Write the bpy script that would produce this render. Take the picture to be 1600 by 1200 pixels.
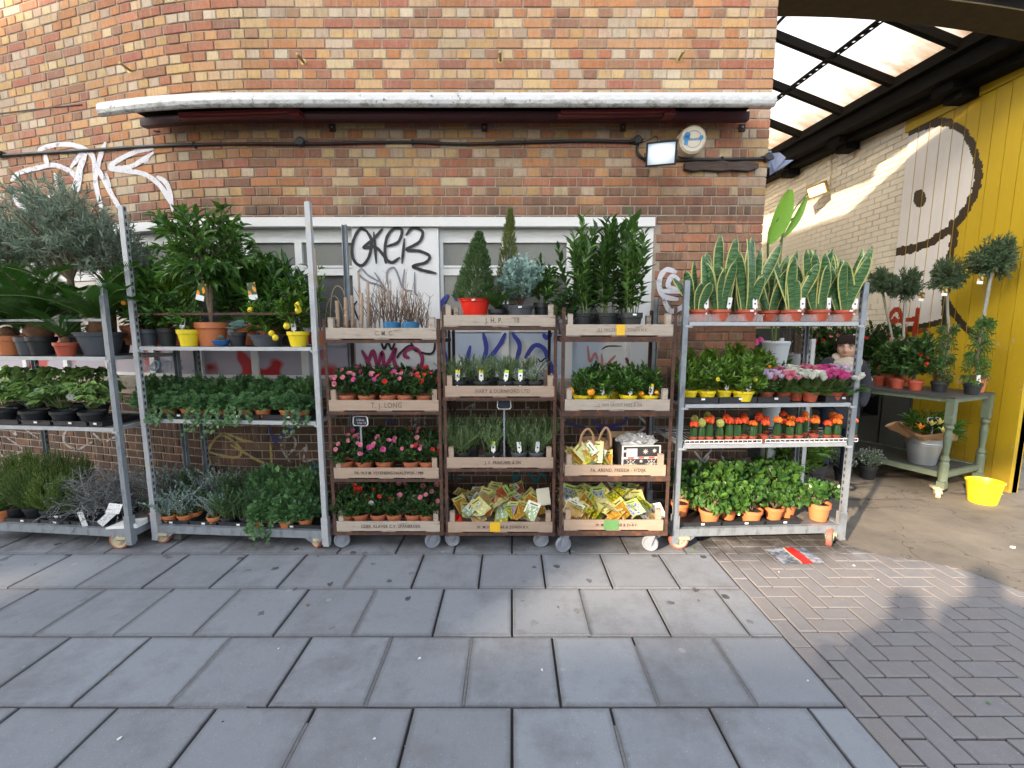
import bpy, math, random
import numpy as np
from mathutils import Vector, Matrix
R = random.Random(7)
NR = np.random.RandomState(11)
sc = bpy.context.scene
for o in list(bpy.data.objects): bpy.data.objects.remove(o)
COL = sc.collection
# ---------------------------------------------------------------- camera
FPX, TH, CH = 680.0, math.radians(7.12), 1.6
cd = bpy.data.cameras.new('camera'); cam = bpy.data.objects.new('camera', cd); COL.objects.link(cam)
cd.sensor_width = 36; cd.lens = 36*FPX/1600; cd.clip_end = 500; cd.clip_start = .05
cam.location = (0, 0, CH); cam.rotation_euler = (math.radians(90)-TH, 0, 0)
sc.camera = cam
# ---------------------------------------------------------------- sky, sun, exposure
SUN_EL = math.radians(20.4); LX, LY = .725, .689          # horizontal direction in which the light travels
w = bpy.data.worlds.new('World'); sc.world = w; w.use_nodes = True
nt = w.node_tree; nt.nodes.clear()
sky = nt.nodes.new('ShaderNodeTexSky'); sky.sky_type = 'NISHITA'; sky.sun_disc = False
sky.sun_elevation = SUN_EL; sky.sun_rotation = math.atan2(-LX, -LY)
sky.air_density = 1.0; sky.dust_density = 2.5; sky.ozone_density = 1.0
hs = nt.nodes.new('ShaderNodeHueSaturation'); hs.inputs['Saturation'].default_value = .44
bg = nt.nodes.new('ShaderNodeBackground'); bg.inputs[1].default_value = .15
wo = nt.nodes.new('ShaderNodeOutputWorld')
nt.links.new(sky.outputs[0], hs.inputs['Color']); nt.links.new(hs.outputs[0], bg.inputs[0]); nt.links.new(bg.outputs[0], wo.inputs[0])
sd = bpy.data.lights.new('sun', 'SUN'); sd.energy = 3.0; sd.angle = math.radians(1.0); sd.color = (1, .80, .58)
sun = bpy.data.objects.new('sun', sd); COL.objects.link(sun)
ld = Vector((LX*math.cos(SUN_EL), LY*math.cos(SUN_EL), -math.sin(SUN_EL)))
sun.rotation_euler = ld.to_track_quat('-Z', 'Y').to_euler(); sun.location = (-10, -10, 12)
sc.view_settings.view_transform = 'Standard'; sc.view_settings.look = 'None'
sc.view_settings.gamma = 1; sc.view_settings.exposure = 1.97
sc.render.engine = 'CYCLES'; sc.cycles.use_denoising = True
sc.cycles.max_bounces = 7; sc.cycles.transparent_max_bounces = 12
# ---------------------------------------------------------------- pixel rays (1600 x 1200 photograph) to points on real planes
cT, sT = math.cos(TH), math.sin(TH)
def ray(x, y):
    cx, cy = (x-800)/FPX, (600-y)/FPX
    return Vector((cx, cT+cy*sT, -sT+cy*cT))
def P(x, y, Y):
    d = ray(x, y); return Vector((0, 0, CH)) + d*(Y/d.y)
def G(x, y, z=0.0):
    d = ray(x, y); return Vector((0, 0, CH)) + d*((z-CH)/d.z)
def S(x, y, X):
    d = ray(x, y); return Vector((0, 0, CH)) + d*(X/d.x)
def zf(y, Y): return P(800, y, Y).z
# ---------------------------------------------------------------- materials
def srgb(h):
    h = h.lstrip('#'); c = [int(h[i:i+2], 16)/255 for i in (0, 2, 4)]
    return tuple(v/12.92 if v <= .04045 else ((v+.055)/1.055)**2.4 for v in c)
MATS = {}
DEBUG = False
class NT:
    def __init__(s, name):
        s.m = bpy.data.materials.new(name); s.m.use_nodes = True; s.t = s.m.node_tree; s.t.nodes.clear()
        s.out = s.n('ShaderNodeOutputMaterial'); s.b = s.n('ShaderNodeBsdfPrincipled'); s.l(s.b.outputs[0], s.out.inputs[0])
        s.tc = None
    def n(s, k, **kw):
        x = s.t.nodes.new(k)
        for a, b in kw.items(): setattr(x, a, b)
        return x
    def l(s, a, b): s.t.links.new(a, b)
    def co(s, kind='Object'):
        if not s.tc: s.tc = s.n('ShaderNodeTexCoord')
        return s.tc.outputs[kind]
    def noise(s, scale, detail=4, rough=.6, co='Object', stretch=None):
        x = s.n('ShaderNodeTexNoise'); x.inputs['Scale'].default_value = scale; x.inputs['Detail'].default_value = detail
        x.inputs['Roughness'].default_value = rough
        src = s.co(co) if isinstance(co, str) else co
        if stretch:
            mp = s.n('ShaderNodeMapping'); mp.inputs['Scale'].default_value = stretch; s.l(src, mp.inputs[0]); src = mp.outputs[0]
        s.l(src, x.inputs['Vector']); return x.outputs[0]
    def ramp(s, f, stops):
        x = s.n('ShaderNodeValToRGB'); e = x.color_ramp.elements
        while len(e) > 1: e.remove(e[-1])
        e[0].position = stops[0][0]; e[0].color = (*stops[0][1], 1)
        for p, c in stops[1:]:
            q = e.new(p); q.color = (*c, 1)
        s.l(f, x.inputs[0]); return x.outputs[0]
    def mix(s, f, a, b, mode='MIX'):
        x = s.n('ShaderNodeMix', data_type='RGBA', blend_type=mode)
        for i, v in ((0, f), (6, a), (7, b)):
            if isinstance(v, (int, float)): x.inputs[i].default_value = v
            elif isinstance(v, tuple): x.inputs[i].default_value = (*v, 1) if len(v) == 3 else v
            else: s.l(v, x.inputs[i])
        return x.outputs[2]
    def math(s, op, a, b=0.0, clamp=False):
        x = s.n('ShaderNodeMath', operation=op); x.use_clamp = clamp
        for i, v in ((0, a), (1, b)):
            if isinstance(v, (int, float)): x.inputs[i].default_value = v
            else: s.l(v, x.inputs[i])
        return x.outputs[0]
    def step(s, f, lo, hi):
        x = s.n('ShaderNodeMapRange'); x.inputs[1].default_value = lo; x.inputs[2].default_value = hi; s.l(f, x.inputs[0]); return x.outputs[0]
    def bump(s, h, strength=.3, dist=.01):
        x = s.n('ShaderNodeBump'); x.inputs['Strength'].default_value = strength; x.inputs['Distance'].default_value = dist
        s.l(h, x.inputs['Height']); s.l(x.outputs[0], s.b.inputs['Normal'])
    def base(s, c):
        if isinstance(c, tuple): s.b.inputs['Base Color'].default_value = (*c, 1)
        else: s.l(c, s.b.inputs['Base Color'])
    def set(s, **kw):
        for k, v in kw.items():
            i = s.b.inputs[k.replace('_', ' ')]
            if isinstance(v, (int, float)): i.default_value = v
            else: s.l(v, i)
def mat(name, c, rough=.6, var=.25, scale=14, bump=.15, metal=0, c2=None, cover=.5, stretch=None, spec=.5, bd=.004):
    """plain worn surface: base colour, darker/lighter mottling, optional second colour in patches"""
    if name in MATS: return MATS[name]
    k = NT(name); n1 = k.noise(scale, 6, .65, stretch=stretch)
    col = k.mix(n1, tuple(v*(1-var) for v in c), tuple(min(1, v*(1+var)) for v in c))
    if c2:
        n2 = k.noise(scale*.7+3, 8, .7, stretch=stretch); col = k.mix(k.step(n2, cover-.06, cover+.06), col, c2)
    k.base(col); k.set(Metallic=metal, Specular_IOR_Level=spec)
    k.set(Roughness=k.step(n1, .0, 1.0) if 0 else rough)
    k.bump(k.noise(scale*4, 4, .7, stretch=stretch), bump, bd)
    MATS[name] = k.m; return k.m
def leafmat(name, dark, light, rough=.42, tl=.18, spec=.4):
    if name in MATS: return MATS[name]
    if 'petal' not in name: dark = tuple(v*1.3 for v in dark); light = (light[0]*1.4, light[1]*1.45, light[2]*1.4) if any(q in name for q in ('silver', 'frosted', 'corokia', 'eucal', 'olive', 'rosemary')) else (light[0]*1.95, light[1]*1.75, light[2]*1.1)
    k = NT(name); at = k.n('ShaderNodeAttribute', attribute_name='tone')
    oi = k.n('ShaderNodeObjectInfo')
    f = k.math('ADD', at.outputs['Fac'], k.math('MULTIPLY', k.math('SUBTRACT', oi.outputs['Random'], .5), .3), True)
    col = k.mix(f, dark, light)
    col = k.mix(k.math('MULTIPLY', k.noise(60, 3), .35), col, tuple(v*.55 for v in dark))
    k.base(col); k.set(Roughness=rough, Specular_IOR_Level=spec)
    tr = k.n('ShaderNodeBsdfTranslucent'); k.l(k.mix(.5, col, tuple(min(1, v*1.6) for v in light)), tr.inputs[0])
    mx = k.n('ShaderNodeMixShader'); mx.inputs[0].default_value = tl
    k.l(k.b.outputs[0], mx.inputs[1]); k.l(tr.outputs[0], mx.inputs[2]); k.l(mx.outputs[0], k.out.inputs[0])
    MATS[name] = k.m; return k.m
# ---------------------------------------------------------------- mesh builder
class MB:
    def __init__(s): s.v = []; s.f = []; s.t = []; s.mi = []; s.sm = []; s.c = []; s.n = 0
    def add(s, v, f, tone=.5, mi=0, smooth=False, col=None):
        v = np.asarray(v, float).reshape(-1, 3); s.v.append(v); o = s.n; s.n += len(v)
        for q in f: s.f.append([i+o for i in q])
        k = len(f)
        if np.isscalar(tone): s.t += [tone]*k
        else: s.t += list(tone)
        s.mi += [mi]*k; s.sm += [smooth]*k
        if col is not None: s.c += [col]*k
        return s
    def box(s, a, b, mi=0, tone=.5, ch=0):
        x0, y0, z0 = [min(a[i], b[i]) for i in range(3)]; x1, y1, z1 = [max(a[i], b[i]) for i in range(3)]
        v = [(x0,y0,z0),(x1,y0,z0),(x1,y1,z0),(x0,y1,z0),(x0,y0,z1),(x1,y0,z1),(x1,y1,z1),(x0,y1,z1)]
        return s.add(v, [(0,3,2,1),(4,5,6,7),(0,1,5,4),(1,2,6,5),(2,3,7,6),(3,0,4,7)], tone, mi)
    def bar(s, p, q, wx, wy, up=(0,0,1), mi=0, tone=.5):
        """box from p to q with cross-section wx (sideways) by wy (along up)"""
        p = Vector(p); q = Vector(q); d = (q-p).normalized(); u = Vector(up)
        r = d.cross(u)
        if r.length < 1e-4: r = d.cross(Vector((0,1,0)))
        r.normalize(); u = r.cross(d).normalized()
        c = [(-.5,-.5),(.5,-.5),(.5,.5),(-.5,.5)]
        v = [p+r*(a*wx)+u*(b*wy) for a, b in c]+[q+r*(a*wx)+u*(b*wy) for a, b in c]
        return s.add([tuple(x) for x in v], [(3,2,1,0),(4,5,6,7),(0,1,5,4),(1,2,6,5),(2,3,7,6),(3,0,4,7)], tone, mi)
    def tube(s, pts, r, seg=8, mi=0, tone=.5, smooth=True, cap=True):
        pts = [Vector(p) for p in pts]; n = len(pts); rr = r if hasattr(r, '__len__') else [r]*n
        V = []; prev = None
        for i, p in enumerate(pts):
            d = (pts[min(i+1, n-1)]-pts[max(i-1, 0)]).normalized()
            u = prev if prev is not None else (Vector((0,0,1)) if abs(d.z) < .9 else Vector((1,0,0)))
            a = d.cross(u)
            if a.length < 1e-5: a = d.cross(Vector((0,1,0)))
            a.normalize(); b = a.cross(d).normalized(); prev = b
            for k in range(seg):
                t = 2*math.pi*k/seg; V.append(tuple(p+(a*math.cos(t)+b*math.sin(t))*rr[i]))
        F = [(i*seg+k, i*seg+(k+1)%seg, (i+1)*seg+(k+1)%seg, (i+1)*seg+k) for i in range(n-1) for k in range(seg)]
        if cap and seg > 2: F += [tuple(range(seg))[::-1], tuple((n-1)*seg+k for k in range(seg))]
        return s.add(V, F, tone, mi, smooth)
    def lathe(s, prof, seg=20, o=(0,0,0), mi=0, axis='z', tone=.5, sharp=True, smooth=True):
        """profile (r, z) pairs; each segment has its own rings so corners stay crisp"""
        cs = [(math.cos(2*math.pi*k/seg), math.sin(2*math.pi*k/seg)) for k in range(seg)]
        def pt(r, z, c, sn):
            q = (r*c, r*sn, z)
            if axis == 'x': q = (z, r*c, r*sn)
            if axis == 'y': q = (r*sn, z, r*c)
            return (q[0]+o[0], q[1]+o[1], q[2]+o[2])
        for (r0, z0), (r1, z1) in zip(prof[:-1], prof[1:]):
            V = [pt(r0, z0, c, sn) for c, sn in cs]+[pt(r1, z1, c, sn) for c, sn in cs]
            s.add(V, [(k, (k+1)%seg, seg+(k+1)%seg, seg+k) for k in range(seg)], tone, mi, smooth)
        return s
    def sphere(s, c, r, seg=12, rings=8, mi=0, tone=.5, noise=0):
        V = []; rx, ry, rz = r if hasattr(r, '__len__') else (r, r, r)
        for i in range(rings+1):
            a = math.pi*i/rings
            for k in range(seg):
                t = 2*math.pi*k/seg; q = 1+noise*(R.random()-.5)
                V.append((c[0]+rx*q*math.sin(a)*math.cos(t), c[1]+ry*q*math.sin(a)*math.sin(t), c[2]+rz*q*math.cos(a)))
        F = [(i*seg+k, (i+1)*seg+k, (i+1)*seg+(k+1)%seg, i*seg+(k+1)%seg) for i in range(rings) for k in range(seg)]
        return s.add(V, F, tone, mi, True)
    def mesh(s, name, mats):
        me = bpy.data.meshes.new(name); v = np.concatenate(s.v) if s.v else np.zeros((0, 3))
        me.from_pydata(v.tolist(), [], s.f)
        for m in (mats if isinstance(mats, (list, tuple)) else [mats]): me.materials.append(m)
        me.polygons.foreach_set('material_index', s.mi); me.polygons.foreach_set('use_smooth', s.sm)
        a = me.attributes.new('tone', 'FLOAT', 'FACE'); a.data.foreach_set('value', s.t)
        if s.c:
            a = me.attributes.new('col', 'FLOAT_COLOR', 'FACE')
            a.data.foreach_set('color', [x for c in s.c for x in (*c, 1)])
        me.update(); return me
    def build(s, name, mats, parent=None, **kw): return obj(name, s.mesh(name, mats), parent, **kw)
def obj(name, me, parent=None, loc=None, rot=None, scale=None, **props):
    o = bpy.data.objects.new(name, me); COL.objects.link(o)
    if parent: o.parent = parent
    if loc is not None: o.location = loc
    if rot is not None: o.rotation_euler = rot if hasattr(rot, '__len__') else (0, 0, rot)
    if scale is not None: o.scale = scale if hasattr(scale, '__len__') else (scale,)*3
    for k, v in props.items(): o[k] = v
    return o
def tag(o, label, cat, group=None):
    o['label'] = label; o['category'] = cat; o['kind'] = 'thing'
    if group: o['group'] = group
    if DEBUG and not 4 <= len(label.split()) <= 16: print('LABEL', len(label.split()), label)
    return o
def thing(name, label, cat, loc=(0,0,0), rot=0, group=None):
    return tag(obj(name, None, None, loc, rot), label, cat, group)
def struct(name, mb, m, parent=None, **kw):
    return mb.build(name, m, parent, kind='structure', **kw)
def copy_tree(o, parent=None):
    c = o.copy(); COL.objects.link(c); c.parent = parent
    for ch in list(o.children): copy_tree(ch, c)
    return c
ORD = ['first','second','third','fourth','fifth','sixth','seventh','eighth','ninth','tenth','eleventh','twelfth']
# ---------------------------------------------------------------- text and painted strokes
def text_mesh(name, s, size, m, sx=1.0, extrude=0, bold=0, spacing=1.0):
    cu = bpy.data.curves.new(name, 'FONT'); cu.body = s; cu.size = size; cu.align_x = 'CENTER'; cu.align_y = 'CENTER'
    cu.extrude = extrude; cu.offset = bold; cu.space_character = spacing; cu.resolution_u = 3
    o = bpy.data.objects.new(name, cu); COL.objects.link(o)
    dg = bpy.context.evaluated_depsgraph_get(); me = bpy.data.meshes.new_from_object(o.evaluated_get(dg))
    me.transform(Matrix.Diagonal((sx, 1, 1, 1))); me.name = name
    me.materials.clear(); me.materials.append(m)
    bpy.data.objects.remove(o); return me
def smooth_path(pts, k=6):
    pts = [Vector(p) for p in pts]; out = []
    e = [pts[0]*2-pts[1]]+pts+[pts[-1]*2-pts[-2]]
    for i in range(1, len(e)-2):
        for j in range(k):
            t = j/k; p0, p1, p2, p3 = e[i-1:i+3]
            out.append(.5*((2*p1)+(p2-p0)*t+(2*p0-5*p1+4*p2-p3)*t*t+(3*p1-p0-3*p2+p3)*t**3))
    out.append(pts[-1]); return out
def ribbon(mb, pts2, wpx, to3, k=6, tone=.5, mi=0):
    """painted stroke: smoothed 2-D path given width, mapped to a surface by to3(x, y)"""
    p = smooth_path([(a, b, 0) for a, b in pts2], k); L = []; n = len(p)
    for i in range(n):
        d = (p[min(i+1, n-1)]-p[max(i-1, 0)]); d = d.normalized() if d.length > 1e-9 else Vector((1,0,0))
        nn = Vector((-d.y, d.x, 0)); e = min(1, .45+.25*i, .45+.25*(n-1-i)); ww = wpx*.5*e*(1+.06*math.sin(i*1.7))
        L += [to3(*(p[i]+nn*ww).xy), to3(*(p[i]-nn*ww).xy)]
    F = [(2*i, 2*i+1, 2*i+3, 2*i+2) for i in range(n-1)]
    return mb.add([tuple(q) for q in L], F, tone, mi)
# ================================================================ specific materials
def brick_mat(name, per_object):
    k = NT(name)
    if per_object:
        oi = k.n('ShaderNodeObjectInfo'); c = oi.outputs['Color']
    else:
        a = k.n('ShaderNodeAttribute', attribute_name='col'); c = a.outputs['Color']
    geo = k.n('ShaderNodeNewGeometry'); pos = geo.outputs['Position']
    n1 = k.noise(38, 6, .7, co=pos); n2 = k.noise(9, 5, .6, co=pos, stretch=(4, 4, .8)); n3 = k.noise(150, 3, .6, co=pos)
    col = k.mix(k.math('MULTIPLY', k.step(n1, .35, .75), .75), c, k.mix(.35, k.mix(1.0, c, (1.35, 1.4, 1.5), 'MULTIPLY'), (.40, .30, .21)))
    szd = k.n('ShaderNodeSeparateXYZ'); k.l(pos, szd.inputs[0]); col = k.mix(k.math('MULTIPLY', k.step(szd.outputs[2], 1.25, .95), .45), col, (.035, .025, .02))  # lower wall darkened: shade and grime painted into the brick colour
    n4 = k.noise(22, 3, .6, co=pos, stretch=(1.6, 1.6, .15)); col = k.mix(k.math('MULTIPLY', k.step(n4, .56, .72), .5), col, (.50, .38, .26))
    col = k.mix(k.math('MULTIPLY', k.step(n2, .5, .8), .5), col, (.17, .075, .04))
    col = k.mix(k.math('MULTIPLY', k.step(n3, .58, .7), .6), col, (.05, .04, .03))
    grime = k.noise(1.1, 5, .6, co=pos); szz = k.n('ShaderNodeSeparateXYZ'); k.l(pos, szz.inputs[0])
    st_ = k.math('MULTIPLY', k.math('MULTIPLY', k.step(szz.outputs[2], 2.95, 2.55), k.math('GREATER_THAN', szz.outputs[2], 2.5)), k.step(k.noise(2.2, 6, .7, co=pos, stretch=(2, 2, .5)), .30, .62)); col = k.mix(k.math('MULTIPLY', st_, .8), col, (.055, .045, .04))
    col = k.mix(k.math('MULTIPLY', k.step(grime, .5, .75), .35), col, (.12, .09, .07))
    k.base(col); k.set(Roughness=.88, Specular_IOR_Level=.25); k.bump(n1, .5, .004)
    return k.m
M_brick_o = brick_mat('painted_kiln_brick', True); M_brick_s = brick_mat('kiln_brick', False)
M_mortar = mat('mortar', (.34, .285, .225), .95, .3, 20, .5)
M_white = mat('white_paint', (.66, .67, .66), .5, .08, 8, .1, c2=(.42, .40, .37), cover=.70)
M_sill = mat('concrete_sill', (.42, .37, .30), .9, .3, 9, .4, c2=(.2, .17, .13), cover=.62)
M_black = mat('black_plastic', (.018, .019, .022), .42, .2, 20, .05)
M_cable = mat('cable_rubber', (.022, .022, .026), .5, .2, 20, .05)
M_red = mat('dark_red_steel', (.13, .015, .022), .4, .3, 10, .1)
M_dark = mat('dark_steel', (.008, .007, .006), .85, .4, 10, .2, spec=.15)
M_galv = mat('galvanised_steel', (.27, .30, .33), .45, .28, 22, .12, metal=.35, c2=(.16, .175, .19), cover=.58, stretch=(1, 1, .4))
M_galv2 = mat('painted_galvanised_steel', (.42, .44, .46), .5, .25, 16, .12, metal=.2, c2=(.42, .38, .25), cover=.62)
M_slot = mat('slot_shadow', (.05, .055, .06), .8, .2)
M_rust = mat('rusty_steel', (.060, .032, .024), .85, .45, 26, .4, c2=(.13, .05, .025), cover=.56)
M_deck = mat('worn_plywood', (.13, .12, .11), .8, .3, 12, .3, c2=(.22, .2, .18), cover=.6)
M_wood = mat('crate_pine', (.37, .275, .205), .8, .28, 5, .3, c2=(.24, .16, .11), cover=.64, stretch=(1.2, 7, 9))
M_wood2 = mat('grey_crate_pine', (.40, .34, .28), .85, .28, 5, .3, c2=(.19, .15, .12), cover=.60, stretch=(1.2, 7, 9))
M_ink = mat('stencil_ink', (.03, .027, .025), .8, .3)
M_inkf = mat('faded_stencil_ink', (.14, .11, .09), .85, .3)
M_terra = mat('terracotta', (.50, .155, .075), .65, .16, 14, .1, c2=(.56, .24, .14), cover=.66)
M_terra2 = mat('orange_plastic', (.58, .19, .07), .5, .12, 6, .05)
M_brownpot = mat('brick_red_plastic', (.42, .085, .045), .42, .12, 6, .05)
M_yel = mat('yellow_plastic', (.80, .62, .02), .38, .08, 6, .04)
M_redp = mat('red_plastic', (.75, .03, .015), .33, .08, 6, .04)
M_pot = mat('black_nursery_plastic', (.022, .024, .027), .5, .3, 12, .08)
M_potg = mat('grey_plastic', (.075, .085, .10), .5, .15, 12, .05)
M_blue = mat('blue_glaze', (.02, .10, .28), .22, .4, 20, .05)
M_soil = mat('potting_soil', (.035, .022, .014), .95, .6, 70, .9, bd=.01)
M_tagw = mat('tag_white', (.80, .80, .78), .45, .05, 10, .02)
M_tagy = mat('tag_yellow', (.85, .66, .04), .45, .05, 10, .02)
M_tagg = mat('tag_green', (.42, .62, .06), .45, .05, 10, .02)
M_bark = mat('bark', (.20, .15, .10), .9, .35, 30, .5)
M_twig = mat('pale_twigs', (.33, .235, .16), .85, .3, 30, .4)
M_twigd = mat('dark_twigs', (.12, .075, .05), .85, .3, 30, .4)
M_rim = mat('caster_tread', (.30, .10, .07), .6, .25)
M_hub = mat('caster_cream', (.50, .43, .27), .55, .3, 20, .1, c2=(.2, .15, .08), cover=.62)
M_wheelw = mat('caster_grey', (.24, .26, .30), .5, .3, 30, .1, c2=(.12, .11, .10), cover=.62)
M_zinc = mat('zinc', (.38, .41, .43), .38, .2, 8, .05, metal=.6)
M_chalk = mat('chalkboard', (.018, .022, .035), .6, .2)
M_chalkl = mat('chalk', (.6, .62, .66), .9, .1)
M_kraft = mat('kraft_paper', (.45, .27, .15), .75, .12, 12, .2)
M_glassd = mat('wired_glass', (.16, .165, .15), .25, .2, 60, .35, stretch=(6, 1, .2))
M_glassb = mat('dirty_dark_glass', (.10, .105, .10), .15, .4, 5, .05)
# ================================================================ the facade
XR = 2.11; WY = 3.78
def bend(X):
    q = max(0, -X-2.0)
    return .12*q*q if q < 1.17 else .12*1.17**2+.28*(q-1.17)
def slope(X): q = max(0, -X-2.0); return min(.24*q, .28)
def wp(X, off, z): return (X, WY+bend(X)+off, z)
def wallbox(mb, X0, X1, o0, o1, z0, z1, n=None, mi=0, tone=.5):
    n = n or (1 if X0 > -2 else max(1, int((X1-X0)/.3)))
    V = []; F = []
    for i in range(n+1):
        X = X0+(X1-X0)*i/n; V += [wp(X, o0, z0), wp(X, o0, z1), wp(X, o1, z1), wp(X, o1, z0)]
    for i in range(n):
        a = 4*i; b = a+4
        for j in range(4): F.append((a+j, b+j, b+(j+1) % 4, a+(j+1) % 4))
    F += [(0, 1, 2, 3), (4*n+3, 4*n+2, 4*n+1, 4*n)]
    return mb.add(V, F, tone, mi)
def W(x, y, off=-.003):
    Y = WY
    for _ in range(12): p = P(x, y, Y); Y = WY+bend(p.x)+off
    return P(x, y, Y)
building = thing('brick_building', 'long brick building wall behind the plant trolleys with white lintel, painted windows and graffiti', 'building', (0, WY, 0))
building.location = (0, 0, 0)
ZL0, ZL1, ZS, XJ = 2.452, 2.528, 1.165, 1.19
mb = MB(); wallbox(mb, -7.5, XR-.012, .0065, .25, 0, ZS-.09); wallbox(mb, -7.5, XR-.012, .0065, .25, ZL1, 4.75)
mb.box((XJ, WY+.012, ZS-.09), (XR-.012, WY+.25, ZL1)); mb.box((1.9, WY+.25, 0), (XR-.012, 9.2, 4.75))
mb.build('wall_core', M_mortar, building)
LIN = (.36, .33, .29)
PAL = dict(
    cream=[(.56,.40,.19),(.52,.38,.22),(.55,.46,.34),(.52,.33,.13),(.46,.36,.26),(.56,.44,.26)],
    orange=[(.46,.20,.075),(.42,.165,.06),(.50,.26,.11),(.42,.22,.11)],
    red=[(.36,.125,.065),(.32,.105,.06),(.40,.165,.09),(.29,.09,.065),(.35,.15,.10)],
    brown=[(.27,.13,.07),(.24,.12,.075),(.30,.17,.10),(.22,.10,.07)],
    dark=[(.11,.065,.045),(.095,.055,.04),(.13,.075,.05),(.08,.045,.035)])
def brick_col(header, z):
    r = R.random()
    if z < ZS: k = 'dark' if r < .8 else 'brown'  # below the sill: darker palette, shade and grime put into the colour
    elif z < 2.64: k = 'brown' if r < .6 else 'red' if r < .85 else 'dark'
    elif z < 3.05:
        k = ('cream' if r < .42 else 'brown' if r < .68 else 'orange' if r < .86 else 'red') if header else ('red' if r < .48 else 'orange' if r < .70 else 'brown' if r < .86 else 'cream')
    else:
        k = ('cream' if r < .66 else 'orange' if r < .86 else 'brown' if r < .93 else 'red') if header else ('red' if r < .36 else 'orange' if r < .68 else 'cream' if r < .93 else 'brown')
    c = R.choice(PAL[k]); v = .88+.26*R.random(); g = .92+.14*R.random()
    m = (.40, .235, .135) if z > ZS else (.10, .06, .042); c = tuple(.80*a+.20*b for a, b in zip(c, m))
    return (min(1, c[0]*v), min(1, c[1]*v*g), min(1, c[2]*v*g))
def brick_shape(mb, L, H, D, M=None, col=None, ch=.004):
    a, c = L/2, H/2
    j = lambda: (R.random()-.5)*.004
    V = [(-a, 0+ch, -c), (a, ch, -c), (a, ch, c), (-a, ch, c),
         (-a+ch+j()*.5, j()*.4, -c+ch+j()*.4), (a-ch+j()*.5, j()*.4, -c+ch+j()*.4), (a-ch+j()*.5, j()*.4, c-ch+j()*.4), (-a+ch+j()*.5, j()*.4, c-ch+j()*.4),
         (-a, D, -c), (a, D, -c), (a, D, c), (-a, D, c)]
    if M is not None: V = [tuple(M @ Vector(v)) for v in V]
    mb.add(V, [(4, 5, 6, 7), (0, 1, 5, 4), (1, 2, 6, 5), (2, 3, 7, 6), (3, 0, 4, 7), (8, 9, 1, 0), (9, 10, 2, 1), (10, 11, 3, 2), (11, 8, 0, 3)], .5, 0, False, col)
bricks = []
for ci in range(62):
    z = ci*.075+.0375; header = ci % 2 == 0
    if ZS-.10 < z-.03 and z+.03 < ZL1 and z > ZS-.06: xlo = XJ+.003
    else: xlo = -6.2
    x = XR-.005; L = .1025 if header else .215
    if not header: x -= 0
    first = True
    while x-L > xlo-.05:
        l = L
        if first and header is False: l = .215
        if first and header: l = .1025
        if header and not first and x > XR-.25: l = .0525        # queen closer beside the corner header
        x0 = x-l
        if x0 < xlo: x0 = xlo; l = x-x0
        if l > .03: bricks.append((x-l/2, z, l, header))
        x = x0-.010; first = False
cand = []
for i, (x, z, l, h) in enumerate(bricks):
    zc = (WY+bend(x))*cT-(z-CH)*sT; px = 800+FPX*x/zc
    if z > ZL1 and not h and l > .2 and 0 < px < 1205 and z < 4.1: cand.append((zc, i))
cand.sort(); sel = set(i for _, i in cand[:296])
bm_s = MB(); variants = []
for k in range(5):
    t = MB(); brick_shape(t, .215, .065, .03); variants.append(t.mesh('brick', M_brick_o))
for i, (x, z, l, h) in enumerate(bricks):
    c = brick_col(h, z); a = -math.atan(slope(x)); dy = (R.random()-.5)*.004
    if i in sel:
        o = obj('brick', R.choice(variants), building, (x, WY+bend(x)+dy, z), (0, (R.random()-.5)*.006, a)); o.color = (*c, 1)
    else:
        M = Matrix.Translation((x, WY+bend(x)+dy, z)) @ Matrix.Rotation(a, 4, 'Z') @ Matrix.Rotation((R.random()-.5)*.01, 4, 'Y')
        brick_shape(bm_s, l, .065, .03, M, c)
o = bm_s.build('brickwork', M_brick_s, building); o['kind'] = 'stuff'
# return wall of the passage side (bricks as relief in one piece)
mb = MB(); wallbox(mb, -7.5, XJ, -.03, .14, ZL0, ZL1-.002); mb.build('lintel', M_white, building)
mb = MB(); wallbox(mb, -7.5, XJ, -.045, .14, ZS-.088, ZS-.004); wallbox(mb, -7.5, XJ, -.012, .14, ZS-.16, ZS-.09)
mb.build('window_sill', M_sill, building)
mb = MB(); mb.box((1.03, WY+.002, ZS), (XJ-.002, WY+.14, ZL0-.002)); mb.build('window_jamb', M_white, building)
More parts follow.
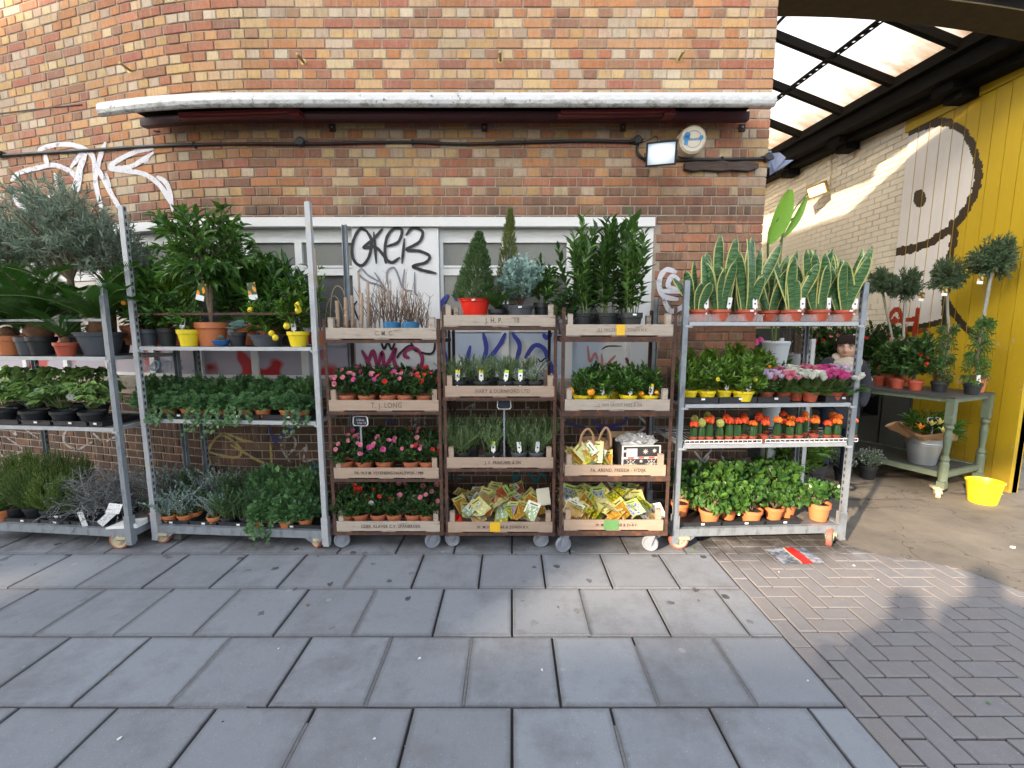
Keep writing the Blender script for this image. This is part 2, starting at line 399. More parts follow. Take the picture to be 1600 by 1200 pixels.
# recessed window frames, panes and painted boards
XA, XB = -1.345, -.62
mb = MB(); mb.box((XA, WY+.004, ZS), (XB, WY+.14, ZL0-.002)); mb.build('painted_pier', mat('pier_white', (.66, .67, .67), .55, .06, 6, .1, c2=(.5, .47, .42), cover=.72), building)
mb = MB(); wallbox(mb, -7.5, XA, .135, .16, ZS, ZL0); mb.box((XB, WY+.135, ZS), (1.03, WY+.16, ZL0)); mb.build('window_backing', mat('grimy_board', (.3, .28, .25), .8, .2, 5), building)
def window(X0, X1, cols, zt0, zt1, zb, boardm, refl):
    f = MB(); z0, z1 = ZS+.002, ZL0-.004
    wallbox(f, X0+.002, X1-.002, .06, .13, z1-.11, z1); wallbox(f, X0+.002, X1-.002, .06, .13, zt0-.075, zt0); wallbox(f, X0+.002, X1-.002, .06, .13, z0, z0+.03)
    wallbox(f, X0+.002, X1-.002, .075, .13, zb-.04, zb)
    for a in [X0]+cols+[X1]:
        wallbox(f, max(X0+.002, a-.03), min(X1-.002, a+.03), .058, .128, z0+.03, z1-.11)
    fr = f.build('window_frame', M_white, building)
    ed = [X0]+cols+[X1]
    for a, b in zip(ed[:-1], ed[1:]):
        g = MB(); wallbox(g, a+.03, b-.03, .09, .10, zt0, z1-.11); g.build('transom_pane', M_glassd, fr)
        s = MB(); wallbox(s, a+.03, b-.03, .052, .09, zt0-.012, zt0+.006); s.build('bead', M_white, fr)
        g = MB(); wallbox(g, a+.03, b-.03, .09, .10, zb, zt0-.075); g.build('pane', refl, fr)
        g = MB(); wallbox(g, a+.03, b-.03, .085, .10, z0+.03, zb-.04); g.build('board', boardm, fr)
    return fr
k = NT('sprayed_blue_board'); n = k.noise(1.6, 2, .5, co='Object'); k.base(k.mix(k.step(n, .47, .53), k.mix(k.noise(9), (.70, .68, .62), (.60, .62, .64)), (.42, .50, .60))); k.set(Roughness=.5); M_bb = k.m
k = NT('sprayed_red_board'); n = k.noise(2.2, 2, .5, co='Object'); k.base(k.mix(k.step(n, .46, .50), (.36, .012, .018), (.33, .30, .36))); k.set(Roughness=.5); M_rb = k.m
window(XB, 1.03, [-.06, .50], 2.14, 2.32, 1.62, M_bb, M_glassb)
window(-6.9, XA, [-6.3, -5.7, -5.1, -4.5, -3.92, -3.36, -2.82, -2.28, -1.83], 2.14, 2.32, 1.62, M_rb, M_glassb)
# ---------------------------------------------------------------- graffiti (flat paint strokes on the wall)
def paint(name, c, rough=.6, fade=.0, metal=0):
    k = NT(name); n = k.noise(30, 6, .75); k.base(k.mix(n, tuple(v*.8 for v in c), tuple(min(1, v*1.15) for v in c))); k.set(Roughness=rough, Metallic=metal)
    if fade:
        a = k.step(k.noise(22, 6, .75), fade-.08, fade+.10); k.set(Alpha=k.math('MULTIPLY', a, .92))
    return k.m
PB = paint('spray_black', (.012, .012, .016)); PG = paint('spray_silver', (.66, .66, .70), fade=.36); PGf = paint('spray_silver_thin', (.40, .38, .36), fade=.46)
PV = paint('spray_violet', (.055, .05, .20), fade=.36); PP = paint('spray_magenta', (.33, .03, .12)); PBl = paint('spray_blue', (.035, .05, .30)); PT = paint('spray_teal', (.02, .22, .24), fade=.36)
PY = paint('spray_ochre', (.42, .33, .12), fade=.38); PLB = paint('spray_pale_blue', (.10, .22, .36), fade=.36); PR = paint('spray_red', (.38, .01, .015)); PGr = paint('spray_grey', (.20, .21, .25), fade=.3); PPk = paint('spray_salmon', (.45, .13, .11), fade=.4)
def graf(strokes, wd, m, off=-.004, parent=building, name='graffiti'):
    for s in strokes:
        mb = MB(); ribbon(mb, s, wd, lambda x, y: W(x, y, off)); off -= .0004; o = mb.build('graffiti_stroke', m, parent)
    return o
graf([[(17,283),(30,270),(60,262),(85,258),(110,268),(125,285)],[(60,240),(66,232),(90,226),(120,228),(145,245),(150,290),(160,330)],[(20,300),(30,320),(60,335)],[(110,262),(130,240),(115,290)],[(165,222),(155,250),(150,280)],
      [(240,232),(215,236),(185,250),(172,262),(190,266),(225,272),(250,290),(268,320)],[(232,245),(225,255)],[(165,270),(172,300)],[(75,262),(70,240)],[(128,248),(122,300)],[(85,270),(95,300)],[(175,262),(205,260),(240,238)],[(135,240),(118,285),(112,305)],[(146,250),(175,305),(190,330)],[(28,300),(60,312),(85,305)],[(245,275),(262,290),(270,330)]], 7.5, PG)
graf([[(575,362),(562,358),(551,380),(552,405),(565,415),(577,400),(580,375),(572,360)],[(584,362),(588,412)],[(598,357),(585,372),(568,387),(586,386),(600,400),(603,412)],[(604,385),(622,378),(628,360),(616,357),(604,372),(602,400),(612,410),(625,402)],
      [(632,372),(628,412)],[(634,368),(645,356),(660,362),(655,378),(635,390),(655,392),(671,400),(665,410),(645,416),(660,422),(682,427)]], 4.7, PB)
graf([[(592,440),(575,430),(565,420),(560,428),(575,440),(590,445),(605,455)],[(585,425),(600,450),(598,462)],[(605,445),(605,425),(615,418),(622,430),(628,450)],[(632,420),(630,450),(645,455)],[(648,425),(648,455),(652,462)]], 3, PGr)
graf([[(595,532),(600,545),(606,535),(612,546),(618,532)],[(640,533),(648,545)],[(680,532),(678,548),(670,553),(650,548),(640,540),(625,552),(620,560)]], 3.5, PB)
graf([[(565,547),(575,565),(582,585)],[(574,570),(583,548),(590,572),(597,550),(602,573),(615,550),(618,545),(615,560),(620,573),(635,585)],[(640,560),(632,555),(636,545),(650,545),(660,560),(655,582)],[(553,570),(570,578),(585,588)]], 6, PP)
graf([[(700,460),(690,475),(683,500),(690,540),(705,580),(715,590)],[(755,520),(760,545),(755,570),(780,540),(790,520)],[(800,520),(812,540),(806,570),(812,585),(850,585),(870,570)],[(820,560),(835,540),(850,545),(858,565),(870,590)],[(735,540),(730,570),(745,590)],[(848,522),(855,528),(862,520)],[(710,455),(712,470)]], 7, PBl, .05)
graf([[(840,560),(845,565),(852,560),(855,566)],[(940,546),(950,541),(972,541)]], 2.5, PB, .05)
graf([[(918,540),(922,565),(930,552),(935,570)],[(940,552),(942,580)],[(962,555),(950,570),(965,575)],[(985,570),(978,560),(992,590)]], 4, PPk, .05)
graf([[(228,565),(215,560),(212,572),(225,578)],[(240,566),(234,575),(244,578),(248,568),(240,562)],[(255,580),(256,564),(266,566),(268,580)],[(285,563),(275,568),(285,575),(275,580)],[(305,555),(312,575),(300,580)]], 3.2, PLB, .05)
graf([[(0,690),(3,712),(35,703),(5,680)],[(15,672),(25,680),(22,672)],[(40,672),(60,685)]], 2.6, PGf)
graf([[(130,670),(105,672),(100,690),(120,702),(145,690)],[(140,672),(160,690)],[(165,690),(185,680)]], 3.4, PGf)
graf([[(330,725),(325,705),(345,680),(375,700),(368,715),(320,705)],[(350,676),(380,688),(395,690)],[(360,695),(380,706),(400,718),(425,728)],[(333,730),(336,745)],[(425,728),(422,692)]], 4, PY)
graf([[(455,725),(440,700),(445,685),(458,682),(462,695),(450,712)],[(462,712),(478,700),(474,720),(490,718)],[(478,690),(480,706)]], 3.4, PGf)
graf([[(475,740),(495,742),(500,730),(490,725),(488,745),(512,748)],[(455,755),(450,760)],[(690,748),(722,748)],[(800,738),(806,750),(812,736)],[(825,738),(838,752),(845,740),(858,752)]], 4, PT)
graf([[(640,658),(655,655),(645,668),(640,680),(655,675),(680,670)],[(664,650),(665,672)],[(725,640),(740,632),(735,645)],[(820,636),(830,640),(822,655)],[(690,660),(702,672),(695,660)]], 3, PGf)
graf([[(875,655),(900,665),(915,668)],[(925,655),(935,664),(955,665),(975,660),(980,650)],[(930,668),(945,672),(970,668)],[(420,665),(430,690),(440,680),(470,660)],[(600,655),(618,660)]], 5, PV)
graf([[(1085,705),(1100,722),(1108,712)],[(1095,722),(1112,703)],[(1128,712),(1132,720)],[(998,650),(1010,665),(990,680)]], 3.6, PG)
graf([[(1058,425),(1040,422),(1030,440),(1036,462),(1060,468)],[(1062,438),(1050,432),(1044,446),(1058,452),(1075,440)],[(1036,466),(1048,486),(1070,478),(1098,466),(1110,440)],[(1028,455),(1075,455)]], 8, PG)
graf([[(330,660),(345,650)],[(560,500),(553,480),(558,470)]], 3, PB)
# ---------------------------------------------------------------- the ground
M_slab = NT('concrete_slab'); k = M_slab
geo = k.n('ShaderNodeNewGeometry').outputs['Position']; oi = k.n('ShaderNodeObjectInfo')
n1 = k.noise(3.2, 6, .62, co=geo); n2 = k.noise(170, 3, .6, co=geo); n3 = k.noise(24, 5, .7, co=geo)
col = k.mix(n1, (.215, .235, .265), (.30, .32, .35)); col = k.mix(k.math('MULTIPLY', oi.outputs['Random'], .5), col, (.18, .185, .20))
col = k.mix(k.math('MULTIPLY', k.step(n2, .60, .72), .5), col, (.50, .50, .49)); col = k.mix(k.math('MULTIPLY', k.step(n3, .55, .8), .45), col, (.155, .155, .165))
v = k.n('ShaderNodeTexVoronoi'); v.inputs['Scale'].default_value = 7; v.inputs['Randomness'].default_value = 1; k.l(geo, v.inputs['Vector'])
spots = k.math('LESS_THAN', k.math('ADD', v.outputs['Distance'], k.math('MULTIPLY', k.noise(45, 3, .6, co=geo), .34)), .325)
sepr = k.n('ShaderNodeSeparateXYZ'); k.l(geo, sepr.inputs[0]); near = k.math('MULTIPLY', k.step(sepr.outputs[1], 2.05, 2.4), k.step(k.noise(1.1, 2, .5, co=geo), .46, .54))
col = k.mix(k.math('MULTIPLY', k.math('MULTIPLY', spots, near), .85), col, (.035, .033, .035))
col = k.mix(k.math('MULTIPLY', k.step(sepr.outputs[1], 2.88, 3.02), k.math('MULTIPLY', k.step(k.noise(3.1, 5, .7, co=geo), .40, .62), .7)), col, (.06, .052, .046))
sob = k.n('ShaderNodeSeparateXYZ'); k.l(k.co('Object'), sob.inputs[0])
ex = k.math('MAXIMUM', k.math('ABSOLUTE', sob.outputs[0]), k.math('SUBTRACT', k.math('ABSOLUTE', sob.outputs[1]), .004)); ed_ = k.math('MULTIPLY', k.step(k.math('ADD', ex, k.math('MULTIPLY', n3, .03)), .196, .222), .55)
col = k.mix(ed_, col, (.09, .088, .09))
n5 = k.noise(1.9, 6, .72, co=geo); col = k.mix(k.math('MULTIPLY', k.step(n5, .48, .66), .55), col, (.13, .125, .13))
v2 = k.n('ShaderNodeTexVoronoi'); v2.inputs['Scale'].default_value = 3.1; k.l(geo, v2.inputs['Vector']); gum = k.math('LESS_THAN', k.math('ADD', v2.outputs['Distance'], k.math('MULTIPLY', k.noise(30, 2, .5, co=geo), .05)), .075); col = k.mix(k.math('MULTIPLY', gum, .45), col, (.38, .38, .37))
k.base(col); k.set(Roughness=.80, Specular_IOR_Level=.35); k.bump(n2, .25, .003); M_slab = k.m
k = NT('block_paver'); geo = k.n('ShaderNodeNewGeometry').outputs['Position']; oi = k.n('ShaderNodeObjectInfo')
n1 = k.noise(14, 5, .65, co=geo); n2 = k.noise(170, 3, .6, co=geo)
col = k.mix(n1, (.165, .16, .168), (.25, .243, .25)); col = k.mix(k.math('MULTIPLY', oi.outputs['Random'], .5), col, (.22, .195, .18))
col = k.mix(k.math('MULTIPLY', k.step(n2, .60, .72), .5), col, (.42, .41, .40))
sepr = k.n('ShaderNodeSeparateXYZ'); k.l(geo, sepr.inputs[0])
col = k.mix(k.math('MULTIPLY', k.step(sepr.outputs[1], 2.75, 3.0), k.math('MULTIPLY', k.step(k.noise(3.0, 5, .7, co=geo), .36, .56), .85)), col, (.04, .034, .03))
k.base(col); k.set(Roughness=.82, Specular_IOR_Level=.35); k.bump(n2, .3, .003); M_paver = k.m
M_joint = mat('joint_sand', (.035, .03, .03), .95, .4, 40, .6)
k = NT('worn_asphalt'); geo = k.n('ShaderNodeNewGeometry').outputs['Position']
n1 = k.noise(1.6, 8, .72, co=geo); n2 = k.noise(120, 3, .6, co=geo)
col = k.mix(k.step(n1, .3, .7), (.115, .10, .085), (.24, .21, .17)); cr = k.n('ShaderNodeTexVoronoi', feature='DISTANCE_TO_EDGE'); cr.inputs['Scale'].default_value = 1.3; wv_ = k.n('ShaderNodeVectorMath', operation='ADD'); nz_ = k.n('ShaderNodeTexNoise'); nz_.inputs['Scale'].default_value = 3; k.l(geo, nz_.inputs['Vector']); k.l(geo, wv_.inputs[0]); k.l(nz_.outputs[1], wv_.inputs[1]); k.l(wv_.outputs[0], cr.inputs['Vector']); col = k.mix(k.math('MULTIPLY', k.math('LESS_THAN', cr.outputs['Distance'], .006), .6), col, (.05, .04, .035)); col = k.mix(k.math('MULTIPLY', k.step(n2, .55, .75), .4), col, (.14, .125, .11))
sepr = k.n('ShaderNodeSeparateXYZ'); k.l(geo, sepr.inputs[0])
wet = k.math('MULTIPLY', k.step(k.noise(2.2, 5, .65, co=geo, stretch=(.45, 2.2, 1)), .53, .60), k.step(sepr.outputs[1], 3.6, 4.1))
col = k.mix(k.math('MULTIPLY', wet, .8), col, (.035, .028, .022)); k.base(col); k.set(Roughness=.78, Specular_IOR_Level=.3); k.bump(n2, .35, .004); M_asph = k.m
mb = MB(); mb.box((-60, -60, -.3), (60, 90, -.034)); struct('ground', mb, M_joint)
pavement = struct('pavement', MB().box((-5.4, -.6, -.034), (1.53, WY+1.2, -.012)), M_joint)
Yb = [3.80, 3.385, 2.957, 2.535, 2.108, 1.677, 1.247, .817, .387, -.04]; pit = .4205
slabv = []; jf = MB()
for q in range(4):
    t = MB(); a, b = (pit-.011)/2, .5*.427-.006
    def cs(): return .002+.003*R.random()
    V = []
    for sx, sy in ((-1,-1),(1,-1),(1,1),(-1,1)): V.append((sx*a, sy*b, -.03))
    for sx, sy in ((-1,-1),(1,-1),(1,1),(-1,1)): V.append((sx*a, sy*b, -.006))
    for sx, sy in ((-1,-1),(1,-1),(1,1),(-1,1)): V.append((sx*(a-cs()), sy*(b-cs()), 0))
    t.add(V, [(8,9,10,11)]+[(4+i, 4+(i+1) % 4, 8+(i+1) % 4, 8+i) for i in range(4)]+[(i, (i+1) % 4, 4+(i+1) % 4, 4+i) for i in range(4)])
    slabv.append(t.mesh('slab', M_slab))
for r in range(len(Yb)-1):
    y1, y0 = Yb[r], Yb[r+1]; ph = 0 if r % 2 == 1 else pit/2
    X = 1.43-((1.43-(.0+ph)) % pit)
    cut = 1.43-X
    if cut > .05: obj('slab', slabv[0], pavement, (X+cut/2, (y0+y1)/2, 0), 0, (cut/pit-.01, (y1-y0-.012)/(.427-.012), 1))
    while X > -4.6:
        if R.random() < .42: jf.box((X-.0055, y0+.006, -.02), (X+.0055, y1-.01*R.random()-.1*R.random()*(R.random() < .5), -.0022))
        if R.random() < .25: jf.box((X-pit+.03*R.random(), y0-.0055, -.02), (X-.1*R.random(), y0+.0055, -.0022))
        obj('slab', R.choice(slabv), pavement, (X-pit/2, (y0+y1)/2, (R.random()-.5)*.003), R.choice([0, math.pi])+(R.random()-.5)*.006, (1, (y1-y0-.012)/(.427-.012), 1)); X -= pit
o = jf.build('joint_fill', mat('grey_joint_grit', (.17, .17, .175), .95, .5, 60, .8), pavement); o['kind'] = 'stuff'
paving = struct('block_paving', MB().box((1.53, -.6, -.034), (5.6, WY+.3, -.012)), M_joint)
t = MB(); a, b = .0975, .0465
V = [(s*a, u*b, -.02) for s, u in ((-1,-1),(1,-1),(1,1),(-1,1))]+[(s*a, u*b, -.004) for s, u in ((-1,-1),(1,-1),(1,1),(-1,1))]+[(s*(a-.003), u*(b-.003), 0) for s, u in ((-1,-1),(1,-1),(1,1),(-1,1))]
t.add(V, [(8,9,10,11)]+[(4+i, 4+(i+1) % 4, 8+(i+1) % 4, 8+i) for i in range(4)]+[(i, (i+1) % 4, 4+(i+1) % 4, 4+i) for i in range(4)]); pv = t.mesh('paver', M_paver)
pos = []
y = -.1
while y < 3.3: pos.append((1.482, y, math.pi/2)); y += .203
# herringbone: 2:1 blocks stepping diagonally
u = .102
for i in range(-60, 60):
    for j in range(-60, 60):
        m = (i-j) % 4
        if m == 0: pos.append((1.535+(i+1)*u, j*u+u/2, 0))
        elif m == 2: pos.append((1.535+i*u+u/2, (j)*u, math.pi/2)) if False else None
        if m == 3: pos.append((1.535+i*u+u/2, (j+1)*u, math.pi/2))
pos = [p for p in pos if p]
def edgeY(X): return 3.22-(X-2.45)*.95
vis = []
for x, y, a in pos:
    if (abs(x-1.482) < .001 and a) or (x > 1.585 and x < 5.5 and -.3 < y < 3.70):
        zc = y*cT+CH*sT; px = 800+FPX*x/zc if zc > .2 else 9999; py = 600+FPX*(CH*cT-y*sT)/zc if zc > .2 else 9999
        vis.append((0 if (px < 1625 and py < 1215 and y < edgeY(x)+.2) else 1, x, y, a))
vis.sort(key=lambda q: q[0]); rest = MB()
for j in range(-3, 34):
    if (-1-j) % 4 == 0: rest.box((1.5375, j*u+.004, -.02), (1.535+u-.004, (j+1)*u-.004, .0))

shown = [q for q in vis if q[0] == 0]; print('pavers in view', len(shown))
for n_, (f, x, y, a) in enumerate(vis):
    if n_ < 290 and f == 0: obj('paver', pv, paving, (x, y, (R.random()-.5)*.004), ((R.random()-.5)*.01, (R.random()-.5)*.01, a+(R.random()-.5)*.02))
    elif y < edgeY(x)+.3 and x < 4.2:
        c_, s_ = abs(math.cos(a)), abs(math.sin(a)); hx, hy = .0975*c_+.0465*s_, .0975*s_+.0465*c_; rest.box((x-hx, y-hy, -.02), (x+hx, y+hy, (R.random()-.5)*.004))
o = rest.build('paver_mass', M_paver, paving); o['kind'] = 'stuff'
# asphalt of the passage, ragged edge lapping over the blocks
V = []; 
edge = []
for i in range(60):
    X = 2.0+i*.09; Y = edgeY(X) if X < 5.3 else edgeY(5.3)
    edge.append((X, max(-1.5, Y)+.07*math.sin(X*9)+.05*math.sin(X*31)+.12*(R.random()-.5), .004))
left = [(2.0, 12, .004), (2.0, 3.55, .004)]
poly = [(30, 12, .004)]+left+edge+[(30, edge[-1][1], .004)]
mb = MB(); poly = [(a, b, .0028) for a, b, c in poly]; mb.add(poly+[(a, b, -.03) for a, b, c in poly], [tuple(range(len(poly)))]+[(i, (i+1) % len(poly), len(poly)+(i+1) % len(poly), len(poly)+i) for i in range(3)])
struct('passage_floor', mb, M_asph)
mb = MB(); mb.box((-60, -60, -.03), (60, -.7, -.01)); struct('road', mb, mat('road_asphalt', (.055, .055, .058), .85, .25, 30, .4))
# ================================================================ wall fittings
GROUP_HOOK = 'brass hooks set in the brickwork above the awning'
k = mat('old_brass', (.42, .33, .13), .45, .3, 30, .2, metal=.5)
for i, (x, y) in enumerate([(203, 110), (474, 97), (782, 94), (1061, 93)]):
    p = W(x, y, 0); mb = MB(); d = (p.x-0)*-.02
    mb.tube([(0, .02, 0), (0, -.075, .004), (0, -.095, .006)], [.011, .011, .014], 8); mb.lathe([(.0, -.002), (.024, -.002), (.024, .003)], 12, axis='y', mi=0)
    tag(mb.build('wall_hook', k, None, loc=p), 'stubby brass hook above the awning, %s of four counting from the white graffiti end' % ORD[i], 'hook', GROUP_HOOK)
# awning: rounded white cassette in front of a dark red frame
M_awn = NT('chipped_awning_paint'); k = M_awn; geo = k.n('ShaderNodeNewGeometry').outputs['Position']
n = k.noise(14, 8, .75, co=geo, stretch=(1, 1, 2)); sep = k.n('ShaderNodeSeparateXYZ'); k.l(geo, sep.inputs[0])
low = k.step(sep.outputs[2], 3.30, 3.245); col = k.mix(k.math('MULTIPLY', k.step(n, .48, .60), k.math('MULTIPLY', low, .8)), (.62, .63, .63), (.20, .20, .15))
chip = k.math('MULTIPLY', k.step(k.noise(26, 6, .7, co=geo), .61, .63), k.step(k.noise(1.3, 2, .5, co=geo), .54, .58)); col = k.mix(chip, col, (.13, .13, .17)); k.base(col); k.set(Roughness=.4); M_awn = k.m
AX0, AX1 = -3.17, 1.93
def aY(X): return 3.50+bend(X)*.9
awn = thing('awning', 'long retracted awning with white chipped cassette and dark red frame on the brick wall', 'awning')
prof = [(-.075, .0), (-.09, .012), (-.098, .035), (-.095, .070), (-.075, .095), (-.035, .108), (.02, .108), (.05, .10), (.05, .088), (.0, .088), (-.05, .02), (-.055, .0)]
z0 = zf(165.5, 3.42); mb = MB(); V = []; n = 26
for i in range(n+1):
    X = AX0+(AX1-AX0)*i/n; V += [(X, aY(X)+a, z0+b) for a, b in prof]
m_ = len(prof); F = [(i*m_+j, i*m_+(j+1) % m_, (i+1)*m_+(j+1) % m_, (i+1)*m_+j) for i in range(n) for j in range(m_)]+[tuple(range(m_))[::-1], tuple(n*m_+j for j in range(m_))]
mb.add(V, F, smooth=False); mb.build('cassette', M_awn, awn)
mb = MB()
for i in range(n):
    X = -3.0+(1.86+3.0)*i/n; X2 = -3.0+(1.86+3.0)*(i+1)/n
    mb.bar((X, aY(X)+.17, z0+.036), (X2, aY(X2)+.17, z0+.036), .06, .06)
mb.build('torsion_bar', mat('shaded_red_steel', (.06, .007, .012), .5, .3), awn)
mb = MB()
for i in range(n):
    X = -3.0+(1.86+3.0)*i/n; X2 = -3.0+(1.86+3.0)*(i+1)/n; mb.bar((X, aY(X)+.17, z0+.10), (X2, aY(X2)+.17, z0+.10), .20, .012)
mb.build('light_block_plate', M_dark, awn)  # added plate closing the gap to the wall to keep skylight out
for a, b in ((-2.55, -1.65), (.35, 1.18)):
    mb = MB(); mb.bar((a, aY(a)+.04, z0-.012), (b, aY(b)+.06, z0+.014), .045, .03); mb.bar((a+.02, aY(a)+.01, z0-.004), (b, aY(b)+.01, z0+.010), .03, .022); mb.box((b-.03, aY(b)+.0, z0-.02), (b+.05, aY(b)+.09, z0+.02)); mb.build('folding_arm', M_red, awn)
for x in (245, 520, 757, 973, 1159):
    p = W(x, 200, 0); mb = MB(); s = -.012
    mb.box((p.x-.024, p.y-.012, p.z-.03), (p.x+.024, p.y-.001, z0+.03))
    br = mb.build('bracket', M_rust, awn); b2 = MB(); b2.lathe([(0, -.022), (.008, -.022), (.008, -.012)], 8, axis='y', o=(p.x, p.y, p.z)); b2.build('bolt', M_wheelw, br)
# cable with junction boxes
def cable(pts, r=.0125, off=-.016):
    return [W(x, y, off) for x, y in pts]
mb = MB(); mb.tube(smooth_path(cable([(-20, 246), (0, 243), (60, 239), (130, 235), (220, 229), (300, 226), (400, 224.5), (470, 225), (560, 223), (645, 222), (720, 225), (830, 222), (920, 220), (992, 222)]), 4), .0125, 8)
c = mb.build('wall_cable', M_cable); tag(c, 'thick black cable running along the bricks below the awning to the floodlight box', 'cable')
pb = P(1010, 245, 3.60)
mb = MB(); mb.tube(smooth_path(cable([(996, 226), (996, 238), (1004, 247), (1018, 252), (1040, 251), (1070, 250), (1120, 249.5), (1160, 249), (1196, 248)]), 4), .0125, 8)
tag(mb.build('wall_cable', M_cable), 'black cable from behind the floodlight to the corner of the building', 'cable')
mb = MB(); mb.tube(smooth_path(cable([(1004, 222), (1015, 218), (1024, 213), (1028, 216), (1027, 222)], off=-.01), 4), .003, 6)
tag(mb.build('thin_wire', M_cable), 'thin black wire looping above the floodlight', 'wire')
mb = MB(); mb.tube(smooth_path(cable([(-10, 178.5), (60, 170), (128, 163.5)], off=-.006), 4), .004, 6)
tag(mb.build('thin_wire', M_cable), 'thin dark wire on the bricks running into the end of the awning', 'wire')
for (x, y), l in zip([(4, 242), (472.5, 224), (994.5, 221.5), (1197, 248)], ['at the left end of the long cable', 'midway along the long cable under the awning', 'beside the floodlight', 'at the corner of the brick building']):
    p = W(x, y, 0); mb = MB(); mb.lathe([(.030, 0), (.034, -.045), (.026, -.052), (0, -.052)], 18, axis='y'); mb.box((-.05, -.03, -.012), (.05, -.005, .012))
    tag(mb.build('junction_box', M_black, None, loc=p), 'round black junction box '+l, 'junction box', 'round cable boxes on the wall')
for x, y in [(305, 226), (645, 222), (820, 222.5), (1127, 249)]:
    p = W(x, y, 0); mb = MB(); mb.lathe([(.0165, -.006), (.0165, .006)], 10, axis='x', o=(0, -.016, 0)); mb.box((-.006, -.012, -.03), (.006, 0, -.012))
    tag(mb.build('cable_clip', M_black, None, loc=p), 'small black clip holding the cable to the bricks', 'clip', 'clips along the wall cable')
# floodlight
fl = thing('floodlight', 'square black floodlight with bright glass, mounted on the bricks under the awning', 'floodlight', P(1033, 240, 3.50), (math.radians(20), 0, math.radians(-14)))
mb = MB(); h = .112; hz = .085
mb.box((-h, -.02, -hz), (h, .02, -hz+.014)); mb.box((-h, -.02, hz-.014), (h, .02, hz)); mb.box((-h, -.02, -hz+.014), (-h+.014, .02, hz-.014)); mb.box((h-.014, -.02, -hz+.014), (h, .02, hz-.014))
V = [(-h, .02, -hz), (h, .02, -hz), (h, .02, hz), (-h, .02, hz), (-.07, .075, -.05), (.07, .075, -.05), (.07, .075, .05), (-.07, .075, .05)]
mb.add(V, [(1, 0, 4, 5), (2, 1, 5, 6), (3, 2, 6, 7), (0, 3, 7, 4), (4, 7, 6, 5), (0, 1, 2, 3)]); mb.build('housing', M_black, fl)
k = NT('lit_flood_glass'); gr = k.noise(2, 1, .5, co='Generated'); tc = k.co('Generated'); gd = k.n('ShaderNodeVectorMath', operation='DISTANCE'); k.l(tc, gd.inputs[0]); gd.inputs[1].default_value = (.5, .5, .62)
col = k.ramp(gd.outputs['Value'], [(0, (1, 1, 1)), (.38, (.72, .8, .86)), (.62, (.25, .31, .36)), (.85, (.06, .08, .10))]); k.base((.5, .52, .55)); k.set(Roughness=.15); k.l(col, k.b.inputs['Emission Color']); k.set(Emission_Strength=.55); M_fl = k.m
mb = MB(); mb.box((-h+.014, -.008, -hz+.014), (h-.014, -.002, hz-.014)); mb.build('glass', M_fl, fl)
mb = MB(); mb.box((-.012, .02, -.02), (.012, .26, .02)); mb.bar((-h-.006, .03, 0), (-h-.006, .14, -.03), .008, .03); mb.bar((h+.006, .03, 0), (h+.006, .14, -.03), .008, .03); mb.box((-h-.01, .13, -.045), (h+.01, .145, -.015)); mb.build('yoke', M_black, fl)
# siren box
k = mat('aged_cream_plastic', (.72, .64, .50), .5, .1, 10, .1, c2=(.50, .42, .30), cover=.68)
sr = thing('alarm_siren', 'round cream alarm siren with ribbed rim and blue lettering beside the floodlight', 'alarm', W(1074, 226, 0), (0, 0, 0))
ax = Matrix.Rotation(math.radians(-12), 4, 'X') @ Matrix.Rotation(math.radians(-6), 4, 'Z')
bd_ = obj('drum', None, sr); 
mb = MB(); mb.lathe([(.120, .0), (.124, -.06), (.112, -.15), (.108, -.165), (.098, -.178), (0, -.182)], 40, axis='y'); me = mb.mesh('drum', k); bpy.data.objects.remove(bd_); bd_ = obj('drum', me, sr, scale=.88, rot=(math.radians(8), 0, math.radians(-5)))
mb = MB()
for i in range(38):
    a = 2*math.pi*i/38; c_, s_ = math.cos(a), math.sin(a); mb.bar((.118*c_, -.075, .118*s_), (.110*c_, -.166, .110*s_), .009, .013, up=(c_, 0, s_))
mb.build('ribs', k, bd_)
M_lb = mat('sticker_blue', (.03, .25, .55), .4, .1); mb = MB()
mb.lathe([(.066, -.1835), (.070, -.1835)], 32, axis='y'); mb.box((-.088, -.1845, -.002), (-.034, -.183, .032)); mb.lathe([(0, -.1845), (.026, -.1845)], 14, axis='y', o=(-.056, 0, .034)); mb.lathe([(0, -.1845), (.018, -.1845)], 14, axis='y', o=(.066, 0, .012)); mb.box((-.078, -.1845, -.045), (-.046, -.183, .0))
mb.build('emblem', M_lb, bd_)
obj('lettering', text_mesh('lettering', 'Security', .036, M_lb, bold=.0008), bd_, (.012, -.1855, .002), (math.radians(90), 0, 0))
p = W(1124, 262, 0)
mb = MB(); V = []
for i in range(9):
    t = i/8; x = (p.x-.30)+.60*t; th = .034+.006*math.sin(i*2.1)-(.012 if i in (0, 8) else 0); V += [(x, WY-.045, p.z-th), (x, WY-.045, p.z+th+.004*math.cos(i*3)), (x, WY-.002, p.z+th), (x, WY-.002, p.z-th)]
mb.add(V, [(4*i+j, 4*i+4+j, 4*i+4+(j+1) % 4, 4*i+(j+1) % 4) for i in range(8) for j in range(4)]+[(0, 1, 2, 3), (35, 34, 33, 32)])
tag(mb.build('timber_batten', mat('weathered_timber', (.09, .065, .055), .85, .5, 18, .9, stretch=(.6, 3, 8), c2=(.2, .17, .15), cover=.62, bd=.01)), 'weathered dark timber batten fixed to the bricks below the corner cable', 'batten')
